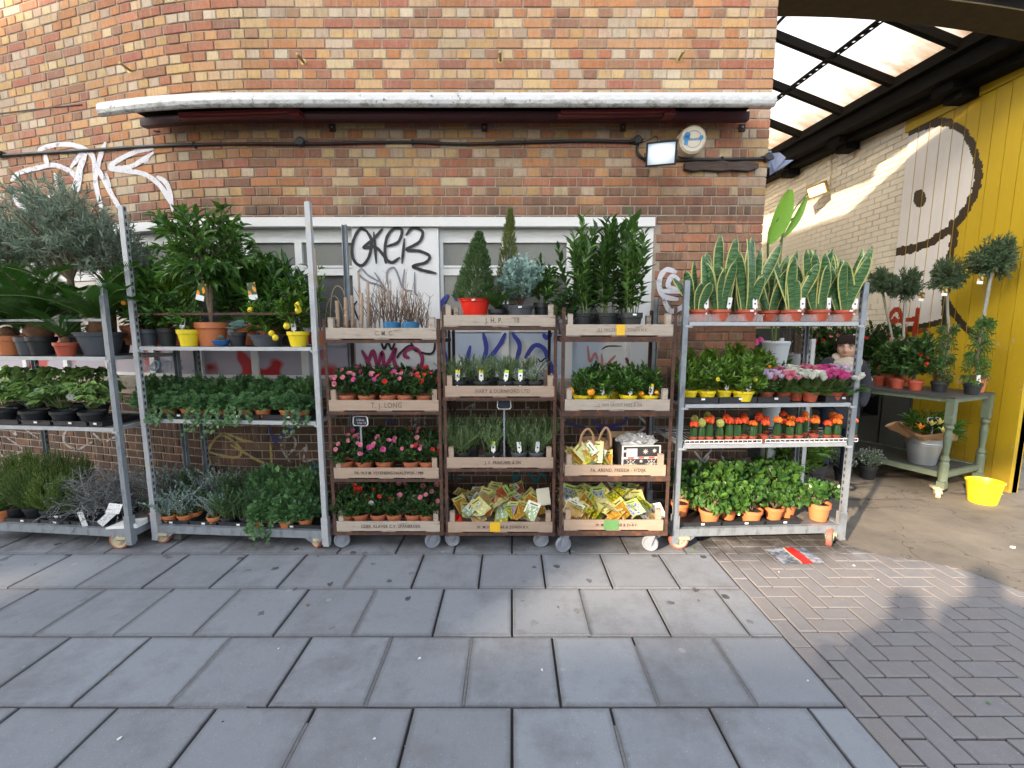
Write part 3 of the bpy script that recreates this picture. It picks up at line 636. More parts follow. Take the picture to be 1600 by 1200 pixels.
# ================================================================ the covered passage
PX = 4.93
M_cream = mat('cream_painted_brick', (.80, .73, .58), .6, .10, 7, .25, c2=(.55, .46, .32), cover=.70)
M_creamj = mat('cream_painted_joint', (.50, .43, .31), .8, .2, 10, .3)
side = thing('side_building', 'cream painted brick wall with boarded doorway closing the far side of the covered passage', 'building')
Ye = 4.13; PB0 = 5.72
mb = MB(); mb.box((PX+.012, PB0+.03, 0), (PX+.4, 9.2, 4.75)); mb.box((PX+.012, Ye, 4.12), (PX+.4, PB0+.03, 4.75)); mb.build('wall_core', M_creamj, side)
mb = MB(); M_br = mat('bare_broken_brick', (.30, .14, .08), .9, .4, 30, .6)
for ci in range(62):
    z = .037+ci*.075
    y = 9.2-(.0 if ci % 2 else .11)
    while y > (PB0+.03 if z < 4.12 else Ye)+.02:
        y0 = max(y-.215, PB0+.032 if z < 4.12 else Ye); smooth_zone = 1.9 < z < 2.28 and y0 < 7.3
        d = 0 if smooth_zone else .002+R.random()*.003
        if y-y0 > .03:
            mb.box((PX-.004+d, y0+.002, z-(.0335 if not smooth_zone else .0375)), (PX+.02, y-(.0 if smooth_zone else .001), z+(.0335 if not smooth_zone else .0375)), mi=0)
        y = y0-.009
        if y0 <= (PB0+.032 if z < 4.12 else Ye)+.001: break
o = mb.build('brickwork', M_cream, side); o['kind'] = 'stuff'
# boards with the painted mural
def px_of(p):
    q = Vector(p)-Vector((0, 0, CH)); zc = q.y*cT-q.z*sT; yc = q.y*sT+q.z*cT
    return (800+FPX*q.x/zc, 600-FPX*yc/zc)
top_arc = smooth_path([(1392, 224, 0), (1420, 207, 0), (1450, 194, 0), (1480, 192, 0), (1506, 206, 0), (1523, 238, 0), (1529, 275, 0), (1519, 310, 0), (1497, 345, 0), (1467, 370, 0), (1430, 388, 0), (1386, 394, 0)], 6)
low_arc = smooth_path([(1489, 350, 0), (1491, 372, 0), (1484, 402, 0), (1478, 432, 0), (1477, 470, 0), (1478, 508, 0)], 6)
bot = smooth_path([(1380, 520, 0), (1410, 516, 0), (1440, 510, 0), (1475, 502, 0)], 6)
tail = smooth_path([(1478, 470, 0), (1492, 492, 0), (1512, 515, 0), (1530, 530, 0)], 6)
reds = [smooth_path([(a, b, 0) for a, b in s], 4) for s in [[(1383, 508), (1394, 488), (1404, 484), (1410, 500), (1416, 520)], [(1384, 503), (1400, 502), (1432, 498)], [(1434, 484), (1432, 500), (1428, 520), (1426, 545)], [(1428, 525), (1440, 516), (1452, 522), (1450, 540), (1442, 550)], [(1385, 488), (1390, 510), (1398, 498)]]]
def inpoly(x, y, pl):
    c = False; j = len(pl)-1
    for i in range(len(pl)):
        if (pl[i].y > y) != (pl[j].y > y) and x < (pl[j].x-pl[i].x)*(y-pl[i].y)/(pl[j].y-pl[i].y)+pl[i].x: c = not c
        j = i
    return c
poly1 = top_arc+[Vector((1370, 394, 0)), Vector((1370, 240, 0))]
poly2 = [Vector((1370, 390, 0)), Vector((1430, 386, 0)), Vector((1470, 366, 0)), Vector((1489, 350, 0))]+low_arc+[Vector((1440, 510, 0)), Vector((1370, 522, 0))]
def near_(x, y, pl, d):
    for q in pl[::1]:
        if abs(q.x-x) < d and abs(q.y-y) < d and (q.x-x)**2+(q.y-y)**2 < d*d: return True
    return False
YEL, WHI, BLK, RED = (.54, .37, .014), (.80, .78, .74), (.016, .013, .013), (.42, .02, .012)
dense = lambda pl: [pl[i].lerp(pl[i+1], t/3) for i in range(len(pl)-1) for t in range(3)]+[pl[-1]]
A_, B_, C_, D_ = dense(top_arc), dense(low_arc), dense(bot), dense(tail); RR_ = [dense(r) for r in reds]
def mural(p):
    x, y = px_of(p)
    if x > 1540 or y > 560 or y < 170: return YEL
    for r in RR_:
        if near_(x, y, r, 3.5): return RED
    wj = 1.2*math.sin(y*.35)+.8*math.sin(x*.5)
    if near_(x, y, A_, 6.3+.8*wj) or near_(x, y, B_, 5.8+.7*wj) or near_(x, y, C_, 4.6) or near_(x, y, D_, 5.6): return BLK
    if ((x-1437)/10)**2+((y-310)/14)**2 < 1: return BLK
    return WHI if (inpoly(x, y, poly1) or inpoly(x, y, poly2)) else YEL
k = NT('mural_paint'); a = k.n('ShaderNodeAttribute', attribute_name='col'); geo = k.n('ShaderNodeNewGeometry').outputs['Position']; sepr = k.n('ShaderNodeSeparateXYZ'); k.l(geo, sepr.inputs[0])
n1 = k.noise(4, 5, .7, co=geo, stretch=(1, 3, .7)); col = k.mix(k.math('MULTIPLY', n1, .5), a.outputs['Color'], k.mix(.5, a.outputs['Color'], (.25, .15, .03)))
wear = k.math('MULTIPLY', k.step(k.noise(9, 8, .75, co=geo, stretch=(1, 1, .8)), .60, .64), k.step(sepr.outputs[2], 2.5, 1.0))
col = k.mix(k.math('MULTIPLY', wear, .75), col, (.50, .42, .28)); col = k.mix(k.step(k.noise(60, 4, .7, co=geo), .70, .74), col, (.2, .16, .1))
foot = k.step(sepr.outputs[2], .55, .0); col = k.mix(k.math('MULTIPLY', k.math('MULTIPLY', foot, k.noise(6, 6, .7, co=geo)), 1.0), col, (.10, .075, .035))
k.base(col); k.set(Roughness=.5, Specular_IOR_Level=.4); k.bump(k.noise(30, 5, .7, co=geo, stretch=(1, 2, .4)), .3, .006); M_mur = k.m
pw = (PB0-4.30)/10; mb = MB(); mb.box((PX+.001, Ye, 0), (PX+.05, PB0+.03, 4.12)); mb.build('door_backing', M_dark, side)
for i in range(10):
    y1 = PB0-i*pw; y0 = y1-pw+.008; c0 = .0125
    ztop = 4.02; mb = MB(); ny = max(2, int((y1-y0)/c0)); nz = int(ztop/c0)
    V = [(PX-.028, y0+(y1-y0)*a/ny, .01+(ztop-.01)*b/nz) for b in range(nz+1) for a in range(ny+1)]; F = []; C = []
    for b in range(nz):
        for a in range(ny):
            v0 = b*(ny+1)+a; F.append((v0, v0+ny+1, v0+ny+2, v0+1)); C.append(mural((PX-.028, y0+(y1-y0)*(a+.5)/ny, .01+(ztop-.01)*(b+.5)/nz)))
    mb.add(V, F); mb.c = C; n0 = len(mb.f)
    mb.add([(PX-.028, y0, .01), (PX-.028, y1, .01), (PX-.002, y1, .01), (PX-.002, y0, .01), (PX-.028, y0, ztop), (PX-.028, y1, ztop), (PX-.002, y1, ztop), (PX-.002, y0, ztop)], [(0, 4, 7, 3), (1, 2, 6, 5), (4, 5, 6, 7), (2, 3, 7, 6)], col=YEL)
    mb.build('plank', M_mur, side)
mb = MB(); mb.box((PX-.036, Ye, .0), (PX+.06, 4.297, 4.12)); mb.box((PX-.036, 4.299, 4.028), (PX-.002, PB0+.05, 4.16)); mb.c = [YEL]*len(mb.f); mb.build('door_frame', M_mur, side)
# pipe and lamp on the cream wall
mb = MB(); a = S(1598, 84, PX-.03); b = S(1306, 222, PX-.03); c = S(1299, 228, PX-.03); d = S(1297, 292, PX-.03)
mb.tube([a, b, c, d], .012, 6); tag(mb.build('conduit', M_cream), 'thin cream painted conduit along the top of the passage wall dropping to the lamp', 'conduit')
lp = S(1277, 297, PX-.25)
lamp = thing('passage_lamp', 'small lit yellow floodlight on the cream passage wall above the snake plants', 'lamp', lp, (math.radians(24), math.radians(-12), math.radians(-50)))
mb = MB(); mb.box((-.13, -.035, -.085), (.13, .06, .085)); mb.box((-.02, .06, -.02), (.02, .30, .02)); mb.build('housing', mat('brass_housing', (.25, .15, .03), .4, .2, metal=.4), lamp)
k = NT('lit_amber_glass'); k.base((.9, .6, .2)); k.l(k.ramp(k.noise(3, 1, .5, co='Generated'), [(.35, (.9, .45, .06)), (.6, (1, .85, .45))]), k.b.inputs['Emission Color']); k.set(Emission_Strength=1.6); mb = MB(); mb.box((-.108, -.04, -.065), (.108, -.0355, .065)); mb.build('glass', k.m, lamp)
# beams and glass roof
LE, ZE = 4.5, 4.70; sl = .36
def rz(X, Y): return 4.42+.068*(Y-4.2)+sl*(LE-X)
roof = thing('glass_roof', 'dirty glass roof on dark steel rafters sloping over the passage', 'roof')
k = NT('dirty_roof_glass'); geo = k.n('ShaderNodeNewGeometry').outputs['Position']; sepr = k.n('ShaderNodeSeparateXYZ'); k.l(geo, sepr.inputs[0])
n = k.noise(3, 7, .7, co=geo, stretch=(.8, 3, 1)); d = k.math('ADD', k.math('MULTIPLY', k.step(sepr.outputs[0], 3.5, 4.6), .5), k.math('MULTIPLY', n, .55)); col = k.ramp(d, [(.3, (.97, .96, .94)), (.6, (.92, .84, .74)), (.8, (.6, .45, .32)), (.9, (.16, .10, .06))])
tl = k.n('ShaderNodeBsdfTranslucent'); k.l(col, tl.inputs[0]); tp = k.n('ShaderNodeBsdfTransparent'); k.l(col, tp.inputs[0]); mx = k.n('ShaderNodeMixShader'); mx.inputs[0].default_value = .35
k.l(tl.outputs[0], mx.inputs[1]); k.l(tp.outputs[0], mx.inputs[2]); k.l(mx.outputs[0], k.out.inputs[0]); M_rg = k.m
ys = [3.95, 4.73, 5.5, 6.3, 7.15, 8.0, 8.9]
for y0, y1 in zip(ys[:-1], ys[1:]):
    for x0, x1 in ((2.2, 3.0), (3.0, 3.74), (3.74, 4.5)):
        mb = MB(); e = .012
        mb.add([(x0+e, y0+e, rz(x0+e, y0)), (x1-e, y0+e, rz(x1-e, y0)), (x1-e, y1-e, rz(x1-e, y1)), (x0+e, y1-e, rz(x0+e, y1)), (x0+e, y0+e, rz(x0+e, y0)+.006), (x1-e, y0+e, rz(x1-e, y0)+.006), (x1-e, y1-e, rz(x1-e, y1)+.006), (x0+e, y1-e, rz(x0+e, y1)+.006)], [(0, 3, 2, 1), (4, 5, 6, 7), (0, 1, 5, 4), (1, 2, 6, 5), (2, 3, 7, 6), (3, 0, 4, 7)])
        mb.build('pane', M_rg, roof)
for y in ys:
    mb = MB(); mb.bar((2.12, y, rz(2.12, y)-.05), (LE+.1, y, rz(LE+.1, y)-.05), .055, .09); mb.build('rafter', M_dark, roof)
for x in (3.0, 3.74):
    mb = MB(); mb.bar((x, 3.9, rz(x, 3.9)-.004), (x, 9, rz(x, 9)-.004), .02, .03); mb.build('glazing_bar', M_dark, roof)
mb = MB(); mb.bar((2.45, 3.9, rz(2.45, 3.9)-.14), (2.45, 9, rz(2.45, 9)-.14), .10, .16); mb.build('purlin', M_dark, roof)
mb = MB(); x = 3.62; zt = lambda y: rz(x, y)-.13
mb.bar((x, 3.9, zt(3.9)), (x, 9, zt(9)), .012, .012); mb.bar((x+.075, 3.9, zt(3.9)), (x+.075, 9, zt(9)), .012, .012)
y = 4.0
while y < 8.9: mb.bar((x, y, zt(y)), (x+.075, y, zt(y)), .06, .010); y += .115
mb.build('cable_tray', M_dark, roof)
mb = MB(); e_ = .068*5.3; mb.bar((LE+.27, 3.9, 4.28), (LE+.27, 9.2, 4.28+e_), .50, .30); mb.bar((LE-.02, 3.9, 4.345), (LE-.02, 9.2, 4.345+e_), .08, .11); mb.bar((PX-.12, 3.9, 4.07+.02), (PX-.12, 9.2, 4.09+e_), .2, .08); mb.build('wall_plate', M_dark, roof)
for y in (5.0, 6.6, 7.9): mb = MB(); q_ = .068*(y-3.9)-.21; mb.box((PX-.34, y-.12, 4.24+q_), (PX-.23, y+.12, 4.35+q_)); mb.box((PX-.22, y-.10, 4.16+q_), (PX-.03, y+.10, 4.26+q_)); mb.build('corbel', M_dark, roof)
# front arch beam
arch = thing('arch_beam', 'dark curved steel beam across the mouth of the covered passage', 'beam')
mb = MB(); V = []; n = 20
for i in range(n+1):
    t = i/n; X = 1.95+3.4*t; zb = 4.335-.40*max(0, (t-.12))**2.0*1.25; zt2 = 4.66-.82*t**2.2
    zt2 = max(zt2, zb+.10); V += [(X, 3.94, zb), (X, 3.94, zt2), (X, 4.14, zt2), (X, 4.14, zb)]
mb.add(V, [(4*i+j, 4*i+4+j, 4*i+4+(j+1) % 4, 4*i+(j+1) % 4) for i in range(n) for j in range(4)]); mb.build('arch_web', M_dark, arch)
mb = MB(); V = []
for i in range(n+1):
    t = i/n; X = 1.95+3.4*t; zb = 4.335-.40*max(0, (t-.12))**2.0*1.25; V += [(X, 3.90, zb-.014), (X, 3.90, zb-.002), (X, 4.18, zb-.002), (X, 4.18, zb-.014)]
mb.add(V, [(4*i+j, 4*i+4+j, 4*i+4+(j+1) % 4, 4*i+(j+1) % 4) for i in range(n) for j in range(4)]); mb.build('flange', mat('mossy_steel', (.07, .05, .018), .85, .5, 12, .3), arch)
k = NT('peeling_panel'); geo = k.n('ShaderNodeNewGeometry').outputs['Position']; k.base(k.mix(k.step(k.noise(9, 6, .75, co=geo), .45, .6), (.33, .43, .47), (.50, .44, .34))); k.set(Roughness=.8)
mb = MB(); mb.box((3.9, 3.86, 4.32), (5.9, 3.92, 5.6)); tag(mb.build('fascia_panel', k.m), 'peeling pale blue panel above the dark arch at the upper right corner', 'panel')
k = mat('torn_film', (.20, .23, .33), .4, .4, 12, .3)
mb = MB(); p = P(1212, 268, 4.0); V = []; 
ztx = [(1203, 240), (1218, 238), (1228, 246), (1226, 250), (1240, 250), (1225, 262), (1212, 268), (1203, 274)]
V = [tuple(P(x, y, 3.90+.03*(i % 2))) for i, (x, y) in enumerate(ztx)]; V += [(a, b+.012, c) for a, b, c in V]; n = len(ztx)
mb.add(V, [tuple(range(n)), tuple(range(n, 2*n))[::-1]]+[(i, (i+1) % n, n+(i+1) % n, n+i) for i in range(n)]); mb.box((2.10, 3.80, P(1205, 255, 3.85).z-.05), (2.14, 3.92, P(1205, 255, 3.85).z+.08))
tag(mb.build('torn_cover', k), 'torn grey-blue plastic flap hanging at the building corner', 'flap')
# far end of the passage
mb = MB(); mb.box((2.0, 9.2, 0), (5.4, 9.45, 5.6)); tag(mb.build('end_wall', mat('cream_end_wall', (.55, .48, .36), .8, .2, 4)), 'pale wall closing the far end of the passage', 'wall')
# unseen building opposite; blocks low sun, openings shaped to pass the sun patches
M_op = mat('london_stock_brick', (.33, .26, .19), .9, .3, 2, .2)
mb = MB(); mb.box((-30, -16, 0), (-4.6, -10, 6.55)); mb.box((-15.4, -10.5, 6.55), (-13.5, -10, 8.05)); mb.box((-30, -10.5, 6.55), (-17.3, -10, 8.05)); mb.box((-17.3, -10.5, 7.05), (-16.2, -10, 8.05)); mb.box((-16.2, -10.5, 6.55), (-15.4, -10, 8.05)); mb.box((-7.9, -10.5, 6.55), (-4.6, -10, 8.05)); mb.box((-30, -10.5, 8.05), (-4.6, -10, 12.2))
tag(mb.build('opposite_sun_screen', M_op), 'unseen brick building across the street with upper openings shaped to pass sun patches', 'building')
# ================================================================ trolleys
class Frame:
    """a trolley's own axes: u along its front, v into its depth"""
    def __init__(s, xl, yl, xr, yr, D=.56):
        s.o = Vector((xl, yl, 0)); a = Vector((xr-xl, yr-yl, 0)); s.W = a.length; s.a = a/s.W; s.b = Vector((-s.a.y, s.a.x, 0)); s.D = D
        s.yaw = math.atan2(s.a.y, s.a.x)
    def w(s, u, v, z): p = s.o+s.a*u+s.b*v; return Vector((p.x, p.y, z))
    def u(s, x, z, v=0):
        o = s.o+s.b*v; kx = (x-800)/FPX
        return (kx*(o.y*cT-(z-CH)*sT)-o.x)/(s.a.x-kx*s.a.y*cT)
    def z(s, y, x=None, v=0):
        x = x or 800; u = s.u(x, 1.0, v) if x != 800 else s.W/2; return P(x, y, s.w(u, v, 0).y).z
T1 = Frame(-4.12, 3.14, -2.765, 3.00); T2 = Frame(-2.70, 3.10, -1.335, 3.0); T3 = Frame(-1.295, 3.0, -.495, 3.0, .52); T4 = Frame(-.48, 3.0, .31, 3.0, .52); T5 = Frame(.335, 2.93, 1.10, 2.93, .52); T6 = Frame(1.165, 3.0, 2.475, 3.07)
def caster(mb_fork, mb_wheel, x, y, r, ang, fork_z):
    c, s_ = math.cos(ang), math.sin(ang)
    ox, oy = x-.03*c, y-.03*s_
    for q in (-1, 1):
        px_, py_ = -s_*.024*q, c*.024*q
        mb_fork.bar((ox+px_+.02*c, oy+py_+.02*s_, fork_z-.004), (ox+px_-.012*c, oy+py_-.012*s_, r*.9), .005, r*.75, up=(c, s_, 0))
    mb_fork.bar((x, y, fork_z+.002), (x, y, fork_z-.014), .085, .075, up=(c, s_, 0))
    return Vector((ox, oy, r))
def add_casters(tr, F, r, zb, tread, hub, forkm, inset=.09, w_=.034, ys=None):
    vi = ys or inset
    for u, v in ((inset, vi), (F.W-inset, vi), (inset, F.D-inset), (F.W-inset, F.D-inset)):
        a = R.uniform(-.6, .9) if v < .2 else R.uniform(-3, 3); fm = MB(); p = caster(fm, None, u, v, r, a, zb); cs_ = fm.build('caster', forkm, tr)
        wm = MB(); wm.lathe([(r*.80, -w_/2), (r*.97, -w_/2), (r, -w_*.3), (r, w_*.3), (r*.97, w_/2), (r*.80, w_/2)], 24, axis='y')
        wh = wm.build('wheel', tread, cs_, loc=p, rot=a); h = MB(); h.lathe([(0, -w_*.52), (r*.22, -w_*.52), (r*.25, -w_*.40), (r*.72, -w_*.34), (r*.80, -w_*.50)], 24, axis='y'); h.lathe([(r*.80, w_*.50), (r*.72, w_*.34), (r*.25, w_*.40), (r*.22, w_*.52), (0, w_*.52)], 24, axis='y')
        h.build('hub', hub, cs_, loc=p, rot=a)
def galv_trolley(F, label, base_y, shelves, tops, pm=None, post_mats=None, ext=None, rails=()):
    """base_y: pixel row of the base top; shelves: heights; tops: heights of the four posts"""
    tr = thing('plant_trolley', label, 'trolley', F.o, F.yaw, 'galvanised plant trolleys')
    W_, D_ = F.W, F.D; zb = base_y
    mb = MB(); h = .058
    mb.box((.03, 0, zb-h), (W_-.03, .035, zb)); mb.box((.03, D_-.035, zb-h), (W_-.03, D_, zb)); mb.box((0, .035, zb-h), (.035, D_-.035, zb)); mb.box((W_-.035, .035, zb-h), (W_, D_-.035, zb))
    for u in (.10, W_-.10): mb.add([(u-.07, -.004, zb-h), (u+.07, -.004, zb-h), (u+.035*(1 if u > 1 else 1), -.004, zb-h-.028), (u-.035, -.004, zb-h-.028), (u-.07, .03, zb-h), (u+.07, .03, zb-h), (u+.035, .03, zb-h-.028), (u-.035, .03, zb-h-.028)], [(0, 3, 2, 1), (4, 5, 6, 7), (0, 4, 7, 3), (1, 2, 6, 5), (3, 7, 6, 2)])
    mb.build('base_frame', M_galv, tr)
    mb = MB(); mb.box((.036, .036, zb-.03), (W_-.036, D_-.036, zb-.012)); mb.build('deck', M_deck, tr)
    for i, (u, v) in enumerate(((.0, .0), (W_, .0), (.0, D_), (W_, D_))):
        s_ = 1 if u == 0 else -1; t = 1 if v == 0 else -1; top = tops[i]; m = (post_mats or [M_galv]*4)[i]
        mb = MB(); mb.box((u, v-.003*t, zb-.10), (u+.048*s_, v+.042*t, zb+.10)); mb.box((u-.002*s_, v-.005*t, zb-.115), (u+.04*s_, v+.03*t, zb-.10))
        x0, x1 = u+.004*s_, u+.040*s_; y0, y1 = v, v+.030*t
        mb.box((x0, y0, zb+.10), (x1, y0+.004*t, top)); mb.box((x0, y0+.004*t, zb+.10), (x0+.004*s_, y1, top)); mb.box((x1-.004*s_, y0+.004*t, zb+.10), (x1, y1, top))
        po = mb.build('post', m, tr)
        sl_ = MB(); z = zb+.16
        e = x1+.0008*s_ if s_ > 0 else x1-.0008
        while z < top-.03: sl_.box((x1-.001*s_, y0+.009*t, z), (x1+.0012*s_, y0+.022*t, z+.026)); z += .05
        sl_.build('slots', M_slot, po)['kind'] = 'stuff'
        if (top > 2.0): 
            b_ = MB(); b_.box((x0+.010*s_, y0-.0015*t, top-.09), (x0+.014*s_, y0, top-.086)); 
    for z in shelves:
        mb = MB(); mb.box((.05, .004, z-.026), (W_-.05, .020, z)); mb.box((.05, D_-.02, z-.026), (W_-.05, D_-.004, z)); mb.box((.05, .02, z-.026), (.066, D_-.02, z)); mb.box((W_-.066, .02, z-.026), (W_-.05, D_-.02, z))
        for u in (.0, W_-.055):
            for v in (.008, D_-.03): mb.box((u+.041 if u == 0 else u+.005, v, z-.040), (u+.075 if u == 0 else u+.014, v+.02, z-.026))
        mb.box((.015, -.004, z-.036), (.055, .006, z-.022)); mb.box((W_-.055, -.004, z-.036), (W_-.015, .006, z-.022))
        sh = mb.build('shelf', M_galv2, tr); mb = MB(); mb.box((.067, .021, z-.016), (W_-.067, D_-.021, z-.004)); mb.build('panel', M_deck, sh)
    for z, m in rails:
        mb = MB(); mb.box((.045, .002, z-.010), (W_-.045, .014, z+.006)); mb.build('rail', m, tr)
    return tr
zb1 = T1.z(824, 100); zb2 = T2.z(826, 370); zb6 = T6.z(824, 1190)
sA1, sB1 = T1.z(557, 80), T1.z(667, 80); sA2, sB2 = T2.z(542, 350), T2.z(657, 350)
sA6, sB6, sC6 = T6.z(503, 1200), T6.z(631, 1190), T6.z(694, 1190)
print('shelves', zb1, zb2, zb6, sA1, sB1, sA2, sB2, sA6, sB6, sC6)
tp1 = T1.z(442, 160); tp2 = T2.z(322, 185)
tr = galv_trolley(T1, 'galvanised trolley with sago palms on top, at the left edge of the photo', zb1, [sA1, sB1], [tp1]*4, rails=[(T1.z(500, 80), M_galv)]); add_casters(tr, T1, .068, zb1-.06, M_rim, M_hub, M_hub, ys=.03)
tr = galv_trolley(T2, 'tall galvanised trolley with citrus trees on top and trailing ivy on its middle shelf', zb2, [sA2, sB2], [tp2, T2.z(315, 482), T2.z(480, 280, .56), T2.z(352, 540, .56)], rails=[(T2.z(490, 350), M_rust)], post_mats=[M_galv2, M_galv2, M_galv, M_galv]); add_casters(tr, T2, .068, zb2-.06, M_rim, M_hub, M_hub, ys=.03)
tr = galv_trolley(T6, 'galvanised trolley with snake plants on top and red-topped cacti below', zb6, [sA6, sB6, sC6], [T6.z(438, 1070), T6.z(442, 1368), T6.z(468, 1115, .56), T6.z(462, 1300, .56)]); add_casters(tr, T6, .070, zb6-.06, M_rim, M_hub, M_hub, ys=.03)
mb = MB(); p = T2.w(.13, .10, 0); mb.box((p.x-.03, p.y-.03, .006), (p.x+.03, p.y+.05, zb2-.06)); tag(mb.build('wooden_block', M_deck), 'short wooden block wedged under the tall galvanised trolley', 'block')
# rusty crate trolleys
def rust_trolley(F, label, levels, top, wheelm, r=.058, lip=.022):
    tr = thing('crate_trolley', label, 'trolley', F.o, F.yaw, 'rusty crate trolleys')
    W_, D_ = F.W, F.D
    for u in (0, W_):
        for v in (0, D_):
            s_ = 1 if u == 0 else -1; t = 1 if v == 0 else -1
            mb = MB(); mb.box((u, v, levels[0]-.03), (u+.022*s_, v+.004*t, top)); mb.box((u, v+.004*t, levels[0]-.03), (u+.004*s_, v+.026*t, top)); mb.build('post', M_rust, tr)
    for z in levels:
        mb = MB(); mb.box((.001, -.006, z-lip), (W_-.001, -.001, z)); mb.box((.001, -.001, z-lip), (W_-.001, .022, z-lip+.004)); mb.box((.001, D_+.001, z-lip), (W_-.001, D_+.006, z)); mb.box((-.006, .0, z-lip), (-.001, D_, z)); mb.box((W_+.001, 0, z-lip), (W_+.006, D_, z))
        for v in (.13, .26, .39): mb.box((.0, v-.012, z-lip), (W_, v+.012, z-lip+.005))
        mb.build('shelf_frame', M_rust, tr)
    add_casters(tr, F, r, levels[0]-lip, wheelm, wheelm, M_wheelw if wheelm is M_wheelw else M_hub, inset=.065, w_=.026)
    return tr
def lv(F, ys): return [P(800, y, F.o.y).z for y in ys]
L3 = lv(T3, [831, 748, 643, 531]); L4 = lv(T4, [832, 732, 621, 511]); L5 = lv(T5, [829, 744, 642.5, 526])
rust_trolley(T3, 'rusty brown crate trolley holding azaleas below a crate of bare canes', L3, zf(498, 3.0), M_wheelw)
rust_trolley(T4, 'rusty brown crate trolley holding rosemary below a crate with a conifer in a red pot', L4, zf(478, 3.0), M_wheelw)
rust_trolley(T5, 'rusty brown crate trolley with yellow potted citrus, a fruit carton and seed packets', L5, zf(480, 2.93), M_wheelw, lip=.036)
# wooden crates
CR = {}
def crate(F, z, w_, key, desc, text, tsize=.03, ink=None, m=None, u0=None, hb=.078, post=.15, D_=.46, tape=None, sx=.8):
    u0 = (F.W-w_)/2 if u0 is None else u0; m = m or M_wood
    c = thing('wooden_crate', desc, 'crate', F.w(u0, .006, z+.003), F.yaw, 'shallow wooden crates on the rusty trolleys'); CR[key] = (F, u0, w_, z+.024)
    t = .011
    mb = MB(); sag = R.uniform(-.003, .003)
    mb.box((0, -.012, .006), (w_, -.001, hb)); fb = mb.build('front_board', m, c)
    mb = MB(); mb.box((0, D_+.001, .006), (w_, D_+.012, hb)); mb.build('back_board', m, c)
    for u in (0, w_-t):
        mb = MB(); mb.box((u, .0, .006), (u+t, D_, hb*.8)); mb.build('side_board', m, c)
    for u in (t+.001, w_-t-.036):
        for v in (.0, D_-.035): mb = MB(); mb.box((u, v, .014), (u+.035, v+.035, post)); mb.build('corner_post', m, c)
    for i in range(5):
        v = .012+i*(D_-.1)/4; mb = MB(); mb.box((t+.001, v, .004), (w_-t-.001, v+.07, .013)); mb.build('slat', m, c)
    for u in (.0, w_/2-.05, w_-.10):
        mb = MB(); mb.box((u, -.010, -.001), (u+.10, .03, .004)); mb.build('foot', m, c)
    if text:
        me = text_mesh('lettering', text, tsize, ink or M_ink, sx=sx, bold=.0004, spacing=1.12); obj('lettering', me, c, (w_/2+.02, -.0135, hb*.52), (math.radians(90), 0, 0))
    if tape: 
        mb = MB(); mb.box((w_*tape[0], -.0145, .006), (w_*tape[1], -.0128, hb-.001)); mb.build('tape', mat('tape_'+tape[2], dict(yellow=(.75, .45, .02), green=(.12, .28, .10))[tape[2]], .4, .2, 12), c)
    return c
crate(T3, L3[3], .755, 'c31', 'wooden crate stencilled C. M. C. holding bare canes, topmost of the azalea trolley', 'C. M. C.', .042, M_inkf, M_wood2)
crate(T3, L3[2], .765, 'c32', 'wooden crate stencilled T. J. LONG full of azaleas', 'T. J. LONG', .052, M_inkf)
crate(T3, L3[1], .745, 'c33', 'wooden crate stencilled VIJVERBERG - NAALDWIJK full of azaleas', 'FA. W.P.M. VIJVERBERG-NAALDWIJK-1988', .030)
crate(T3, L3[0], .745, 'c34', 'wooden crate stencilled KLAVER SPANBROEK, lowest crate of azaleas', 'GEBR. KLAVER C.V. SPANBROEK', .034, None, M_wood2)
crate(T4, L4[3], .76, 'c41', 'wooden crate stencilled J. H. P. 10 under the red pot', 'J. H. P.      10', .046, None, M_wood2)
crate(T4, L4[2], .76, 'c42', 'wooden crate with faded DURNFORD LTD stencil holding rosemary and thyme', 'HART & DURNFORD LTD', .038, M_inkf)
crate(T4, L4[1], .755, 'c43', 'wooden crate stencilled & ZN holding rosemary below the blank price sign', 'J. C. PRINS,NIEL & ZN', .030)
crate(T4, L4[0], .755, 'c44', 'wooden crate with yellow tape heaped with flower seed packets', 'W. MOOLENAAR & ZONEN B.V.', .030, None, None, tape=(.40, .50, 'yellow'))
crate(T5, L5[3], .715, 'c51', 'wooden crate with small yellow sticker under the bay laurels', 'G.J. HULZEBOS & ZONEN N.V.', .028, M_inkf, M_wood2, tape=(.47, .55, 'yellow'))
crate(T5, L5[2], .715, 'c52', 'wooden crate of citrus in yellow pots with tall labels', 'J. VAN GROOT HUIZ & ZN', .028, M_inkf, M_wood2)
crate(T5, L5[1], .70, 'c53', 'wooden crate stencilled FREESIA holding a paper bag and fruit carton', 'FA. AREND. FREESIA - H\'DIJK', .034)
crate(T5, L5[0], .70, 'c54', 'wooden crate with green tape heaped with yellow and blue seed packets', 'W. MOOLENAAR & Zn-B.V.', .028, None, None, tape=(.40, .55, 'green'))
